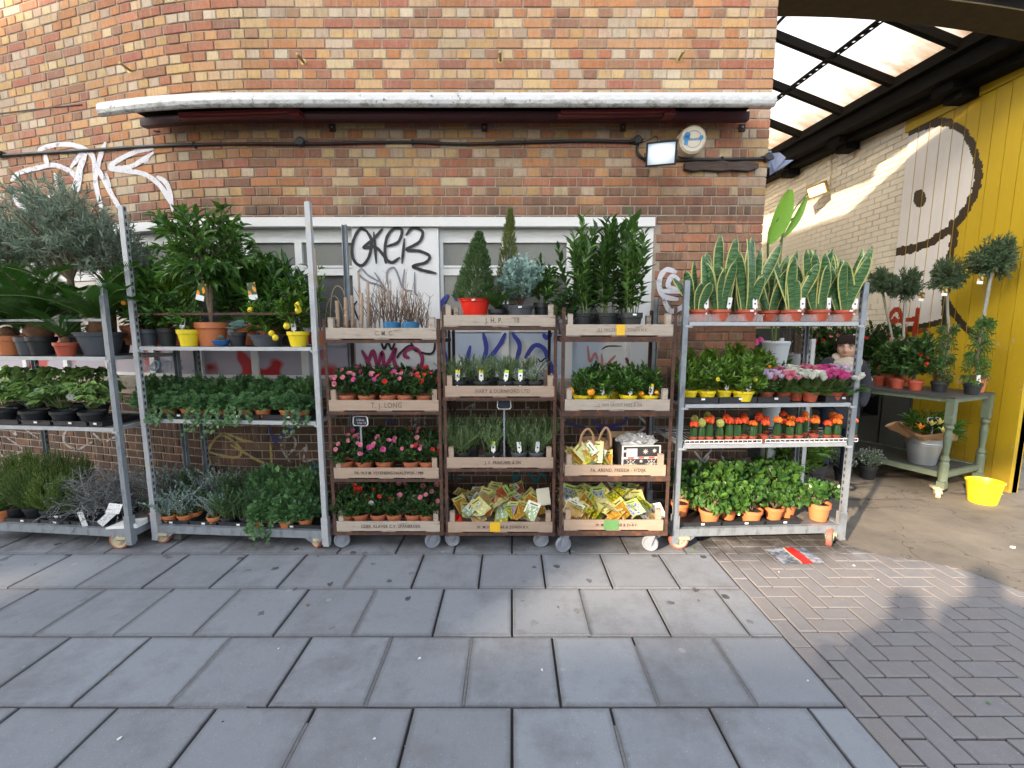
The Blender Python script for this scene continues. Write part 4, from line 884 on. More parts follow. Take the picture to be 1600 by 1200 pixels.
# ================================================================ foliage
def T_(v, f): return np.array(v, float), f
LANCE = T_([(0,0,0),(-.40,.28,.07),(0,.32,-.02),(.40,.28,.07),(-.36,.62,.03),(0,.64,-.06),(.36,.62,.03),(0,1,-.16)], [(0,2,1),(0,3,2),(1,2,5,4),(2,3,6,5),(4,5,7),(5,6,7)])
LITE = T_([(0,0,0),(-.5,.45,.08),(0,.5,-.03),(.5,.45,.08),(0,1,-.08)], [(0,2,1),(0,3,2),(1,2,4),(2,3,4)])
ROUND = T_([(0,0,0),(-.34,.25,.02),(-.5,.62,.06),(-.26,.94,.03),(.26,.94,.03),(.5,.62,.06),(.34,.25,.02),(0,.55,-.05)], [(0,7,1),(1,7,2),(2,7,3),(3,7,4),(4,7,5),(5,7,6),(6,7,0)])
NEED = T_([(0,0,0),(-.5,.4,0),(0,1,0),(.5,.4,0)], [(0,3,2,1)])
IVY = T_([(0,.12,0),(-.38,-.05,.02),(-.30,.28,.04),(-.58,.52,0),(-.22,.58,.04),(0,1,-.04),(.22,.58,.04),(.58,.52,0),(.30,.28,.04),(.38,-.05,.02),(0,.40,-.04)], [(10,0,1),(10,1,2),(10,2,3),(10,3,4),(10,4,5),(10,5,6),(10,6,7),(10,7,8),(10,8,9),(10,9,0)][::-1])
def unit(a): return a/np.maximum(np.linalg.norm(a, axis=-1, keepdims=True), 1e-9)
def scatter(mb, tmpl, Pos, Dir, Nor, L, Wd, tone, mi=0):
    """many copies of a leaf: positions, directions, normals, lengths, widths"""
    Pos = np.asarray(Pos, float).reshape(-1, 3); Dir = unit(np.asarray(Dir, float).reshape(-1, 3)); Nor = np.asarray(Nor, float).reshape(-1, 3)
    n = len(Pos); L = np.broadcast_to(L, (n,)); Wd = np.broadcast_to(Wd, (n,)); X = unit(np.cross(Dir, Nor)); Z = np.cross(X, Dir)
    tv, tf = tmpl; k = len(tv)
    V = Pos[:, None]+X[:, None]*(tv[None, :, :1]*Wd[:, None, None])+Dir[:, None]*(tv[None, :, 1:2]*L[:, None, None])+Z[:, None]*(tv[None, :, 2:3]*L[:, None, None])
    F = [[i+q*k for i in f] for q in range(n) for f in tf]; t = np.repeat(np.clip(np.broadcast_to(tone, (n,)), 0, 1), len(tf))
    mb.v.append(V.reshape(-1, 3)); o = mb.n; mb.n += n*k
    mb.f += [[i+o for i in f] for f in F]; mb.t += t.tolist(); mb.mi += [mi]*len(F); mb.sm += [False]*len(F); return mb
def rnd(n, d=3): return NR.normal(size=(n, d))
def shoots(mb, base, tips, tmpl, k, ll, lw, start=.3, ang=.9, stem_r=.0018, stem_mi=1, tone=.5, curve=.12, tvar=.3, mi=0, droop=0., pet=0., up=.35, stem=True):
    """leafy stems from base points to tips; k leaves spiralling along each"""
    base = np.asarray(base, float).reshape(-1, 3); tips = np.asarray(tips, float).reshape(-1, 3); n = len(tips)
    if len(base) == 1: base = np.repeat(base, n, 0)
    mid = (base+tips)/2+rnd(n)*curve*np.linalg.norm(tips-base, axis=1)[:, None]; mid[:, 2] += .06*np.linalg.norm(tips-base, axis=1)
    ts = start+(1-start)*(np.arange(k)+NR.rand(n, k)*.7)/k; ts = ts[..., None]
    Pp = (1-ts)**2*base[:, None]+2*ts*(1-ts)*mid[:, None]+ts*ts*tips[:, None]
    D = unit(2*(1-ts)*(mid-base)[:, None]+2*ts*(tips-mid)[:, None])
    ph = (np.arange(k)*2.4)[None, :]+NR.rand(n, 1)*6.28+NR.rand(n, k)*.8
    A = unit(np.cross(D, np.array([.13, .21, .97])+rnd(n*k).reshape(n, k, 3)*.02)); B = np.cross(D, A)
    side = A*np.cos(ph)[..., None]+B*np.sin(ph)[..., None]
    aa = ang*(1-.55*(ts-start)/(1-start+1e-6))
    ld_ = unit(D*np.cos(aa)+side*np.sin(aa)+np.array([0, 0, -droop])+rnd(n*k).reshape(n, k, 3)*.10)
    nor = unit(D*.8-side*.3+np.array([0, 0, up])); sz = .7+.6*NR.rand(n, k)
    tn = tone+(NR.rand(n, 1)-.5)*tvar*.7+(NR.rand(n, k)-.5)*tvar
    Pl = Pp+ld_*pet
    scatter(mb, tmpl, Pl.reshape(-1, 3), ld_.reshape(-1, 3), nor.reshape(-1, 3), (ll*sz).reshape(-1), (lw*sz).reshape(-1), tn.reshape(-1), mi)
    if stem:
        for i in range(n):
            pts = [tuple((1-t)**2*base[i]+2*t*(1-t)*mid[i]+t*t*tips[i]) for t in (0, .4, .75, 1)]
            mb.tube(pts, [stem_r*1.3, stem_r, stem_r*.8, stem_r*.4], 3, mi=stem_mi, cap=False)
    return mb
def dome(n, c, r, lo=-.2, shell=.55):
    d = unit(rnd(n*3)); d = d[d[:, 2] > lo][:n]
    while len(d) < n: q = unit(rnd(n)); d = np.concatenate([d, q[q[:, 2] > lo]])[:n]
    return np.array(c)+d*np.array(r)*(shell+(1-shell)*NR.rand(n, 1)**.5)
def bush(mb, c, r, n, tmpl, k, ll, lw, sl=.06, lo=-.3, shell=.5, base=None, **kw):
    """crown of short leafy shoots whose tips fill an uneven ellipsoid; each shoot springs from nearer the core"""
    tips = dome(n, c, r, lo, shell); c = np.array(c, float)
    tips += .12*np.array(r)*np.sin(tips[:, ::-1]*37+1.3); core = np.array(base if base is not None else c-np.array([0, 0, r[2]*.6]))
    d = tips-core; l = np.linalg.norm(d, axis=1, keepdims=True); b = tips-d/l*np.minimum(l, sl)
    shoots(mb, b, tips, tmpl, k, ll, lw, start=.05, **kw); return tips
# leaf colours
G_az = leafmat('azalea_leaf', (.010, .035, .012), (.045, .11, .03)); G_mid = leafmat('bright_green_leaf', (.018, .06, .012), (.10, .22, .04))
G_cit = leafmat('citrus_leaf', (.010, .040, .012), (.06, .15, .028), .3, .2); G_bay = leafmat('bay_leaf', (.010, .032, .012), (.055, .13, .035), .28)
G_ivy = leafmat('ivy_leaf', (.015, .055, .025), (.085, .19, .10), .35); G_hel = leafmat('hellebore_leaf', (.03, .09, .04), (.16, .28, .11), .45)
G_ros = leafmat('rosemary_needle', (.05, .085, .045), (.26, .36, .16), .6); G_con = leafmat('conifer_needle', (.018, .05, .025), (.09, .17, .07), .6); G_con2 = leafmat('cypress_spray', (.035, .06, .02), (.17, .22, .06), .6)
G_oliv = leafmat('olive_leaf', (.05, .08, .06), (.30, .36, .28), .5); G_sil = leafmat('silver_leaf', (.12, .16, .15), (.46, .52, .50), .6); G_euc = leafmat('eucalyptus_leaf', (.08, .15, .14), (.30, .42, .38), .5)
G_cyc = leafmat('cycad_leaflet', (.008, .04, .010), (.045, .13, .02), .4, .1); G_cra = leafmat('jade_leaf', (.012, .045, .014), (.055, .13, .035), .3, .08); G_pur = leafmat('purple_leaf', (.04, .015, .03), (.12, .05, .08), .5)
G_cac = leafmat('cactus_green', (.012, .05, .014), (.03, .08, .03), .5, 0); G_yg = leafmat('young_green_leaf', (.06, .14, .02), (.25, .38, .06)); G_wire = leafmat('corokia_wire', (.04, .038, .036), (.34, .34, .35), .7, .05); G_topi = leafmat('clipped_olive_leaf', (.025, .05, .025), (.11, .16, .08), .45)
G_stem = leafmat('green_stem', (.05, .09, .03), (.10, .15, .05), .6, 0); F_pink = leafmat('pink_petal', (.62, .10, .20), (.85, .38, .45), .5, .3); F_mag = leafmat('magenta_petal', (.55, .03, .22), (.80, .18, .42), .5, .3); F_lil = leafmat('lilac_petal', (.55, .36, .60), (.82, .72, .84), .5, .3)
F_wh = leafmat('white_petal', (.62, .66, .56), (.85, .85, .80), .5, .3); F_red = leafmat('red_petal', (.50, .01, .01), (.75, .06, .04), .5, .2); F_or = leafmat('graft_orange', (.62, .07, .01), (.85, .24, .03), .55, .05); F_rd = leafmat('graft_red', (.50, .03, .01), (.72, .10, .03), .55, .05); F_gr = leafmat('graft_green', (.22, .26, .06), (.45, .45, .18), .55, 0)
M_lem = mat('lemon', (.75, .56, .02), .4, .1, 30, .2); M_org = mat('orange_fruit', (.80, .28, .01), .4, .1, 40, .2)
LIB = {}
def lib(key, fn, mats, n=2):
    LIB[key] = []
    for i in range(n):
        mb = MB(); fn(mb, i); LIB[key].append(mb.mesh(key, mats))
def f_azalea(mb, i): bush(mb, (0, 0, .085), (.115, .115, .085), 95, LITE, 7, .034, .016, .05, lo=-.5, tone=.35, tvar=.7, base=(0, 0, 0))
lib('azalea_foliage', f_azalea, [G_az, M_twigd], 3)
mb = MB()
for l, rr in enumerate((.022, .012)):
    for j in range(6): a = j*1.047+l*.5; scatter(mb, ROUND, [(0, 0, .003*l)], [(math.cos(a), math.sin(a), .5+.5*l)], [(0, 0, 1)], rr*1.25, rr*1.25, .2+.6*R.random())
FLW = {'pink': mb.mesh('flower', F_pink), 'magenta': None}
def recol(me, m, name='flower'): q = me.copy(); q.materials.clear(); q.materials.append(m); q.name = name; return q
FLW['magenta'] = recol(FLW['pink'], F_mag); FLW['white'] = recol(FLW['pink'], F_wh); FLW['red'] = recol(FLW['pink'], F_red)
def f_cyc(mb, i):
    tips = dome(34, (0, 0, .025), (.105, .105, .045), -.1, .6); scatter(mb, ROUND, tips*[1, 1, .9], tips-[0, 0, .05], rnd(34)*.3+[0, 0, 1], .055, .058, .4+.4*(NR.rand(34)-.5))
    for t in tips[:20]: mb.tube([(0, 0, 0), tuple(t)], .0015, 3, mi=1, cap=False)
lib('cyclamen_foliage', f_cyc, [G_az, G_stem], 2)
def f_cycb(mb, i):
    n = 30; c = dome(n, (0, 0, .078), (.10, .10, .055), .05, .4)
    for q in c:
        for j in range(5): a = j*1.257+q[0]*50; d = np.array([math.cos(a)*.7, math.sin(a)*.7, 1.0]); scatter(mb, ROUND, [q], [d], [(-d[0], -d[1], 1)], .042, .034, .2+.7*R.random())
        mb.tube([(q[0]*.3, q[1]*.3, 0), tuple(q)], .0015, 3, mi=1, cap=False)
lib('cyclamen_blooms', f_cycb, [F_lil, G_stem], 2)
for nm, m_ in (('magenta', F_mag), ('white', F_wh), ('pink', F_pink)):
    LIB['cyclamen_'+nm] = []
    for me in LIB['cyclamen_blooms']: q = me.copy(); q.materials[0] = m_; LIB['cyclamen_'+nm].append(q)
def f_jade(mb, i):
    bs = dome(11, (0, 0, .055), (.10, .10, .075), .0, .6)
    for b in bs: mb.tube([(b[0]*.1, b[1]*.1, 0), tuple(b*[.6, .6, .5]), tuple(b)], [.008, .006, .004], 5, mi=1, cap=False)
    tips = np.concatenate([b+unit(rnd(7)+[0, 0, .5])*.05 for b in bs]); shoots(mb, np.repeat(bs, 7, 0), tips, ROUND, 7, .040, .028, start=.2, ang=1.0, tone=.45, tvar=.5, stem_r=.003, up=.6)
lib('jade_foliage', f_jade, [G_cra, M_bark], 3)
def f_ros(mb, i, n=34, h=.18, sp=.085, ll=.022, lw=.0045, k=34):
    b = np.concatenate([rnd(n, 2)*.022, np.zeros((n, 1))], 1); t = np.concatenate([rnd(n, 2)*sp*.75, (h*(.6+.4*NR.rand(n)))[:, None]], 1)
    shoots(mb, b, t, NEED, k, ll, lw, start=.08, ang=.75, tone=.45, tvar=.5, curve=.06, stem_r=.0016)
lib('rosemary_foliage', f_ros, [G_ros, G_stem], 3)
def f_thy(mb, i): bush(mb, (0, 0, .05), (.07, .07, .06), 120, LITE, 9, .010, .006, .05, lo=-.3, tone=.55, tvar=.5, base=(0, 0, -.02))
lib('thyme_foliage', f_thy, [G_sil, G_stem], 2)
def f_cit(mb, i): bush(mb, (0, 0, .16), (.15, .15, .14), 62, LANCE, 8, .070, .030, .10, lo=-.7, tone=.42, tvar=.6, base=(0, 0, .0), droop=.15)
lib('citrus_foliage', f_cit, [G_cit, M_twigd], 3)
def f_kum(mb, i): bush(mb, (0, 0, .15), (.13, .13, .13), 60, LANCE, 9, .058, .023, .09, lo=-.7, tone=.55, tvar=.5, base=(0, 0, .0), up=.1)
lib('kumquat_foliage', f_kum, [leafmat('kumquat_leaf', (.014, .055, .012), (.10, .20, .03), .3), M_twigd], 3)
def f_big(mb, i):
    for b in dome(14, (0, 0, .55), (.28, .2, .26), -.4, .5): mb.tube([(0, 0, 0), (b[0]*.1, b[1]*.1, .3), (b[0]*.5, b[1]*.5, b[2]*.85), tuple(b)], [.011, .009, .005, .003], 6, mi=1, cap=False)
    bush(mb, (.02, 0, .52), (.42, .24, .36), 150, LANCE, 9, .080, .034, .16, lo=-.85, shell=.35, tone=.42, tvar=.6, base=(0, 0, .4), droop=.25)
lib('citrus_tree_foliage', f_big, [G_cit, M_bark], 1)
def f_bay(mb, i):
    n = 10; b = np.concatenate([rnd(n, 2)*.03, np.zeros((n, 1))], 1); t = np.concatenate([rnd(n, 2)*.075, (.64*(.62+.38*NR.rand(n)))[:, None]], 1)
    shoots(mb, b, t, LANCE, 24, .085, .038, start=.10, ang=1.1, tone=.42, tvar=.6, curve=.05, stem_r=.003)
lib('bay_foliage', f_bay, [G_bay, G_stem], 3)
def f_con(mb, i):
    n = 2300; z = NR.rand(n)**1.2; r = (.155*(1-z)**.75+.012)*(1-.5*NR.rand(n)**2); a = NR.rand(n)*6.28; H = .46
    tips = np.stack([r*np.cos(a), r*np.sin(a), .03+z*H], 1); d = np.stack([np.cos(a), np.sin(a), .9+0*a], 1); shoots(mb, tips-unit(d)*.035, tips, NEED, 11, .015, .0045, start=.1, ang=.8, tone=.45, tvar=.6, stem=False)
    mb.tube([(0, 0, 0), (0, 0, H*.9)], [.01, .003], 6, mi=1)
lib('dwarf_conifer_foliage', f_con, [G_con, M_bark], 1)
def f_cyp(mb, i):
    n = 1100; z = NR.rand(n); r = (.095*(1-z)**.6+.008)*(1-.4*NR.rand(n)); a = NR.rand(n)*6.28; H = .66
    tips = np.stack([r*np.cos(a), r*np.sin(a), .04+z*H], 1); d = np.stack([np.cos(a)*.7, np.sin(a)*.7, 1.6+0*a], 1); shoots(mb, tips-unit(d)*.05, tips, NEED, 12, .014, .004, start=.1, ang=.6, tone=.45, tvar=.5, stem=False)
    mb.tube([(0, 0, 0), (0, 0, H)], [.008, .002], 6, mi=1)
lib('cypress_foliage', f_cyp, [G_con2, M_bark], 1)
def f_euc(mb, i):
    tips = dome(75, (0, 0, .22), (.20, .14, .17), -.3, .5); shoots(mb, [(0, 0, 0)], tips, ROUND, 17, .026, .024, start=.3, ang=1.1, tone=.5, tvar=.6, stem_r=.0013)
lib('eucalyptus_foliage', f_euc, [G_euc, M_twigd], 1)
def f_ivy(mb, i):
    bush(mb, (0, 0, .05), (.12, .11, .075), 62, IVY, 5, .038, .040, .07, lo=-.4, tone=.45, tvar=.6, base=(0, 0, .0), pet=.012, up=.8)
    n = 4
    for q in range(n):
        a = -1.57+(q-1.5)*.5+R.uniform(-.1, .1); L = R.uniform(.02, .17); pts = [(0, 0, .03), (.10*math.cos(a), .10*math.sin(a), .04), (.15*math.cos(a), .15*math.sin(a)-.01, -.04), (.16*math.cos(a)+R.uniform(-.03, .03), .16*math.sin(a)-.02, -.04-L)]
        sp = smooth_path(pts, 6); mb.tube(sp, .0012, 3, mi=1, cap=False); A = np.array([tuple(p) for p in sp])[2:]; A = np.repeat(A, 2, 0)+rnd(len(A)*2)*.008; m = len(A)
        scatter(mb, IVY, A, rnd(m)*.7+[0, -.3, -.5], rnd(m)*.3+[0, -1, .3], .03, .032, .5+.6*(NR.rand(m)-.5))
lib('ivy_foliage', f_ivy, [G_ivy, G_stem], 3)
def f_ivys(mb, i): bush(mb, (0, 0, .06), (.13, .12, .09), 120, IVY, 5, .030, .030, .07, lo=-.4, tone=.55, tvar=.6, base=(0, 0, .0), pet=.01, up=.8)
lib('dense_ivy_foliage', f_ivys, [G_ivy, G_stem], 2)
def f_hel(mb, i):
    c = dome(24, (0, 0, .06), (.12, .11, .12), -.05, .6)
    for q in c:
        mb.tube([(q[0]*.2, q[1]*.2, 0), tuple(q)], .002, 3, mi=1, cap=False); d0 = unit(np.array([[q[0], q[1], .02]]))[0]
        for j in range(6): a = (j-2.5)*.62; d = np.array([d0[0]*math.cos(a)-d0[1]*math.sin(a), d0[0]*math.sin(a)+d0[1]*math.cos(a), -.05]); scatter(mb, LANCE, [q], [d+np.array([0, -.15, -.35+.5*R.random()])], [(0, -.5, 1)], .062, .042, .4+.5*R.random())
lib('hellebore_foliage', f_hel, [G_hel, G_stem], 2)
def f_gc(mb, i): bush(mb, (0, 0, .12), (.12, .12, .14), 190, NEED, 22, .014, .004, .09, lo=-.5, tone=.45, tvar=.6, base=(0, 0, -.05))
lib('goldcrest_foliage', f_gc, [leafmat('green_spray', (.02, .06, .018), (.12, .20, .05), .6), G_stem], 2)
def f_sil(mb, i):
    n = 34; b = np.concatenate([rnd(n, 2)*.025, np.zeros((n, 1))], 1); t = np.concatenate([rnd(n, 2)*.06, (.19*(.6+.4*NR.rand(n)))[:, None]], 1)
    shoots(mb, b, t, LITE, 28, .017, .008, start=.1, ang=.8, tone=.5, tvar=.7, curve=.06, stem_r=.0016)
lib('silver_hebe_foliage', f_sil, [leafmat('frosted_leaf', (.035, .07, .05), (.42, .50, .52), .6), G_stem], 2)
LIB['small_conifer_foliage'] = []
for me in LIB['silver_hebe_foliage']: q = me.copy(); q.materials[0] = leafmat('blue_green_spray', (.018, .05, .032), (.07, .15, .09), .6); LIB['small_conifer_foliage'].append(q)
def f_wire(mb, i):
    for q in range(260):
        p = Vector((0, 0, .03)); d = Vector((R.gauss(0, .6), R.gauss(0, .5), R.random()*.9+.2)).normalized(); pts = [p.copy()]
        for s_ in range(8): d = (d+Vector((R.gauss(0, .5), R.gauss(0, .5), R.gauss(0, .4)))).normalized(); p = p+d*.042; pts.append(p.copy())
        mb.tube(pts, .0012, 3, mi=0, cap=False, tone=R.random())
        A = np.array([tuple(x) for x in pts[3:]]); scatter(mb, LITE, A, rnd(len(A)), rnd(len(A)), .012, .006, .7*NR.rand(len(A)))
lib('wiry_foliage', f_wire, [G_wire], 1)
def f_olive(mb, i):
    for b in dome(16, (0, 0, .62), (.42, .25, .26), -.3, .6): mb.tube([(0, 0, 0), (.01, 0, .35), (b[0]*.4, b[1]*.4, b[2]*.8), tuple(b)], [.020, .017, .008, .003], 6, mi=1, cap=False)
    tips = dome(190, (0, 0, .64), (.50, .28, .32), -.6, .3); c = np.array([0, 0, .45]); d = unit(tips-c+rnd(190)*.12); shoots(mb, tips-d*.20, tips, LANCE, 20, .050, .010, start=.03, ang=.7, tone=.5, tvar=.7, stem_r=.0016)
lib('olive_tree_foliage', f_olive, [G_oliv, M_bark], 2)
def f_ball(mb, i): bush(mb, (0, 0, 0), (.125, .125, .105), 260, LANCE, 12, .028, .008, .05, lo=-.85, shell=.3, tone=.45, tvar=.6, base=(0, 0, -.03), stem_r=.001)
lib('olive_ball_foliage', f_ball, [G_topi, M_bark], 2)
def f_cam(mb, i): bush(mb, (0, 0, .20), (.13, .13, .18), 80, LANCE, 8, .050, .028, .09, lo=-.7, tone=.3, tvar=.6, base=(0, 0, .05))
lib('camellia_foliage', f_cam, [G_az, M_twigd], 2)
def f_jas(mb, i):
    n = 110; z = NR.rand(n); a = NR.rand(n)*6.28; tips = np.stack([(.09*(1-.4*z))*np.cos(a), .09*np.sin(a), .02+z*.40], 1); shoots(mb, tips*[.1, .1, .97], tips, LANCE, 8, .040, .011, start=.2, tone=.5, tvar=.6, droop=.5, ang=1.1, stem_r=.001)
    mb.tube([(0, 0, 0), (0, 0, .44)], .004, 5, mi=1)
lib('jasmine_foliage', f_jas, [leafmat('jasmine_leaf', (.012, .045, .012), (.06, .14, .03)), M_twig], 2)
def f_weed(mb, i): bush(mb, (0, 0, .10), (.10, .10, .10), 26, LANCE, 7, .055, .022, .10, lo=-.3, tone=.5, tvar=.6, base=(0, 0, 0), droop=.1)
lib('loose_green_foliage', f_weed, [G_cit, G_stem], 2)
def f_ros2(mb, i):
    for l in range(4):
        n = 7; a = np.arange(n)*.9+l*.5; d = np.stack([np.cos(a), np.sin(a), .25+.45*l+0*a], 1); scatter(mb, ROUND, np.zeros((n, 3))+[0, 0, .02+.01*l], d, np.stack([-d[:, 0], -d[:, 1], 1.5+0*a], 1), .08-.014*l, .06-.012*l, .5+.4*(NR.rand(n)-.5))
lib('rosette_foliage', f_ros2, [G_euc, G_stem], 1)
def f_frond(mb, i):
    n = 46; L = .52; t = np.linspace(.08, 1, n); y = t*L; z = .0+.28*t-.30*t**2.2*.8
    C = np.stack([0*t, y, z*L*2.0], 1); mb.tube([tuple(c) for c in C[::5]]+[tuple(C[-1])], .003, 4, mi=1, cap=False)
    for s_ in (-1, 1):
        d = np.stack([s_*(1+0*t), .75+.5*t, .35+0*t], 1); scatter(mb, NEED, C, d, np.zeros((n, 3))+[0, -.3, 1], .15*np.sin(np.pi*np.clip(t*.9+.08, 0, 1))**.5, .009, .4+.4*(NR.rand(n)-.5))
lib('frond', f_frond, [G_cyc, G_stem], 2)
# ================================================================ pots and potted plants
POT = {}
def pot_mesh(m, style='rim'):
    key = (m.name, style)
    if key not in POT:
        mb = MB()
        pr = {'rim': [(0, 0), (.70, 0), (.70, .0), (.90, .74), (.99, .76), (1.0, 1.0), (.91, 1.0), (.87, .80)],
              'tub': [(0, 0), (.66, 0), (.90, .82), (.96, .84), (.97, .93), (1.03, .94), (1.04, 1.0), (.93, 1.0), (.88, .8)],
              'bowl': [(0, 0), (.5, 0), (.82, .35), (.95, .8), (1.02, .86), (1.02, 1), (.93, 1), (.88, .8)]}[style]
        mb.lathe(pr, 26)
        if style == 'rim': mb.lathe([(.905, .70), (.93, .725), (.905, .75)], 26)
        POT[key] = mb.mesh('pot', m)
    return POT[key]
mb = MB(); mb.lathe([(0, .0), (.45, .02), (.88, 0)], 14); SOIL = mb.mesh('soil', M_soil)
STAKE = {}
def stake(col, h=.085, wd=.030):
    k = (col, h)
    if k not in STAKE:
        mb = MB(); d = .0015; b = h*.16
        mb.box((-wd/2, -d, b), (wd/2, d, h if not col else h-.022), mi=0); mb.box((-.005, -d, -.03), (.005, d, b), mi=0)
        if col: mb.box((-wd/2, -d, h-.022), (wd/2, d, h), mi=1)
        mb.lathe([(0, -d-.0008), (.0065, -d-.0008)], 8, axis='y', o=(0, 0, b+(h-b)*.42), mi=2)
        STAKE[k] = mb.mesh('label_stake', [M_tagw, col or M_tagw, M_ink])
    return STAKE[k]
def plant(name, label, cat, loc, pot, fol, group=None, style='rim', tagc=None, flowers=(), fruit=(), rot=None, soil=True, lab=None, tagpos=None, sticker=False):
    r, h = pot[1], pot[2]; t = thing(name, label, cat, loc, 0, group); rz_ = R.uniform(0, 6.28) if rot is None else rot
    po = obj('pot', pot_mesh(pot[0], style), t, (0, 0, 0), R.uniform(0, 6), (r, r, h))
    if soil: obj('soil', SOIL, t, (0, 0, h*.86), 0, (r, r, r))
    for q in fol:
        key, s, dz = q[0], q[1], q[2]; ex = q[3] if len(q) > 3 else None
        me = R.choice(LIB[key]); sv = s if hasattr(s, '__len__') else (s, s, s*R.uniform(.93, 1.07))
        obj('blooms' if key.startswith('cyclamen_') and key != 'cyclamen_foliage' else 'foliage', me, t, (ex or (0, 0, 0)) if ex else (0, 0, h*.88+dz), (R.uniform(-.06, .06), R.uniform(-.06, .06), rz_ if len(q) < 5 else q[4]), sv)
    for kind, n, (cx, cy, cz), (rx, ry, rz2), s in flowers:
        for i in range(n):
            a = R.uniform(-2.6, .2) if R.random() < .8 else R.uniform(0, 6.28); e = R.uniform(.15, 1.3); d = Vector((math.cos(a)*math.cos(e), math.sin(a)*math.cos(e), math.sin(e)))
            k = R.choice(kind) if isinstance(kind, (list, tuple)) else kind
            o = obj('flower', FLW[k], t, (cx+d.x*rx, cy+d.y*ry, h*.88+cz+d.z*rz2), None, s*R.uniform(.7, 1.2)); o.rotation_euler = (d+Vector((0, -.5, 0))).to_track_quat('Z', 'Y').to_euler()
    for m, r_, pts in fruit:
        for (x, y, z) in pts:
            k = ('fruit', m.name)
            if k not in POT: q = MB(); q.sphere((0, 0, 0), (1, 1, 1.12 if m is M_lem else .96), 14, 9); POT[k] = q.mesh('fruit', m)
            obj('fruit', POT[k], t, (x, y, h*.88+z), (R.uniform(-.3, .3), .2, 0), r_)
    if tagc is not None:
        tx, ty = tagpos or (R.uniform(-.2, .2)*r, -r*.82); obj('label_stake', stake(None if tagc == 'white' else tagc), t, (tx, ty, h*.95), (R.uniform(-.15, .1), R.uniform(-.15, .15), R.uniform(-.3, .3)))
    if sticker:
        q = MB(); q.box((-.012, -.001, -.006), (.012, .001, .006)); obj('price_sticker', q.mesh('price_sticker', M_tagw), t, (0, -r*1.0-.0015, h*.90), (0, R.uniform(-.2, .2), 0))
    return t
def at(F, x, z, v): return F.w(F.u(x, z, v), v, z)
def tray(F, x0, x1, z, v0, v1, label, group, h=.03, m=None, name='plant_tray', white=False):
    u0, u1 = F.u(x0, z, v0), F.u(x1, z, v0); W_ = u1-u0; D_ = v1-v0; mb = MB(); t = .004
    if not white:
        mb.box((0, 0, 0), (W_, D_, .004)); mb.box((0, 0, .004), (W_, t, h)); mb.box((0, D_-t, .004), (W_, D_, h)); mb.box((0, t, .004), (t, D_-t, h)); mb.box((W_-t, t, .004), (W_, D_-t, h))
        mb.box((-.006, -.008, h), (W_+.006, .002, h+.004)); mb.box((-.006, D_-.002, h), (W_+.006, D_+.008, h+.004)); mb.box((-.006, .002, h), (.002, D_-.002, h+.004)); mb.box((W_-.002, .002, h), (W_+.006, D_-.002, h+.004))
    else:
        for zz in (0, h-.006): mb.box((0, -.002, zz), (W_, .003, zz+.006)); mb.box((0, D_-.003, zz), (W_, D_+.002, zz+.006))
        n = int(W_/.035)
        for i in range(n+1): mb.box((W_*i/n-.002, -.001, .006), (W_*i/n+.002, .002, h-.006)); mb.box((W_*i/n-.002, 0, .0), (W_*i/n+.002, D_, .003))
    o = mb.build(name, m or M_pot, None, loc=F.w(u0, v0, z), rot=F.yaw); tag(o, label, 'tray', group)
    if not white and m is None:
        q = MB(); q.box((-.014, -.0095, h-.016), (.012, -.008, h-.003)); obj('price_sticker', q.mesh('price_sticker', M_tagw), o, (W_*.55, 0, 0))
    return o
def pxr(w_, z_): return w_*.5*z_/FPX
# ---------------------------------------------------------------- azalea crates
AZ = 'azaleas in terracotta pots'
def azaleas(key, xs, desc, flow, back=True, nfl=4, z=None):
    F, u0, w_, zc = CR[key]
    for i, x in enumerate(xs):
        fl = flow[i % len(flow)]
        plant('potted_azalea', '%s azalea, %s in the front row of the %s' % (fl[1], ORD[i], desc), 'azalea', at(F, x, zc, .085), (M_terra, .062, .085), [('azalea_foliage', .98, -.01)], AZ, flowers=[(fl[0], fl[2], (0, 0, .08), (.11, .11, .085), .72)])
    if back:
        for j, v in enumerate((.22, .36)):
            for i, x in enumerate([F.u(q, zc, v) for q in xs][: len(xs)]):
                plant('potted_azalea', 'dark azalea half hidden in the %s row of the %s, %s along' % (['second', 'third'][j], desc, ORD[i]), 'azalea', F.w(min(max(x+.03*(-1)**j, u0+.08), u0+w_-.08), v, zc), (M_terra, .062, .085), [('azalea_foliage', 1.0, .012)], AZ+' behind the front row in the '+desc, flowers=[(flow[(i+j) % len(flow)][0], 2, (0, 0, .1), (.10, .10, .09), .9)])
pk, mg, wh, rd = 'pink', 'magenta', 'white', 'red'
azaleas('c32', [543, 574, 607, 634, 664], 'T. J. LONG crate', [([pk], 'pale pink budded', 9), ([pk, mg], 'bright pink flowering', 6), ([mg, rd], 'deep pink budded', 7), ([pk], 'sparsely flowered pink', 5), ([pk, rd], 'coral pink', 7)])
azaleas('c33', [540, 570, 601, 643, 668], 'VIJVERBERG crate', [([pk], 'leafy dark green', 4), ([pk, mg], 'pink flowering', 6), ([pk, mg], 'full pink flowering', 6), ([pk], 'compact pink flowering', 3), ([pk, rd], 'reddish pink', 6)])
azaleas('c34', [542, 564, 592, 617, 646, 668], 'KLAVER SPANBROEK crate', [([rd], 'almost flowerless', 0), ([rd], 'sparse woody', 1), ([rd, wh], 'red and white flowering', 4), ([pk], 'dark leafy', 2), ([pk, wh], 'pale flowered', 1), ([pk], 'bushy light pink', 4)])
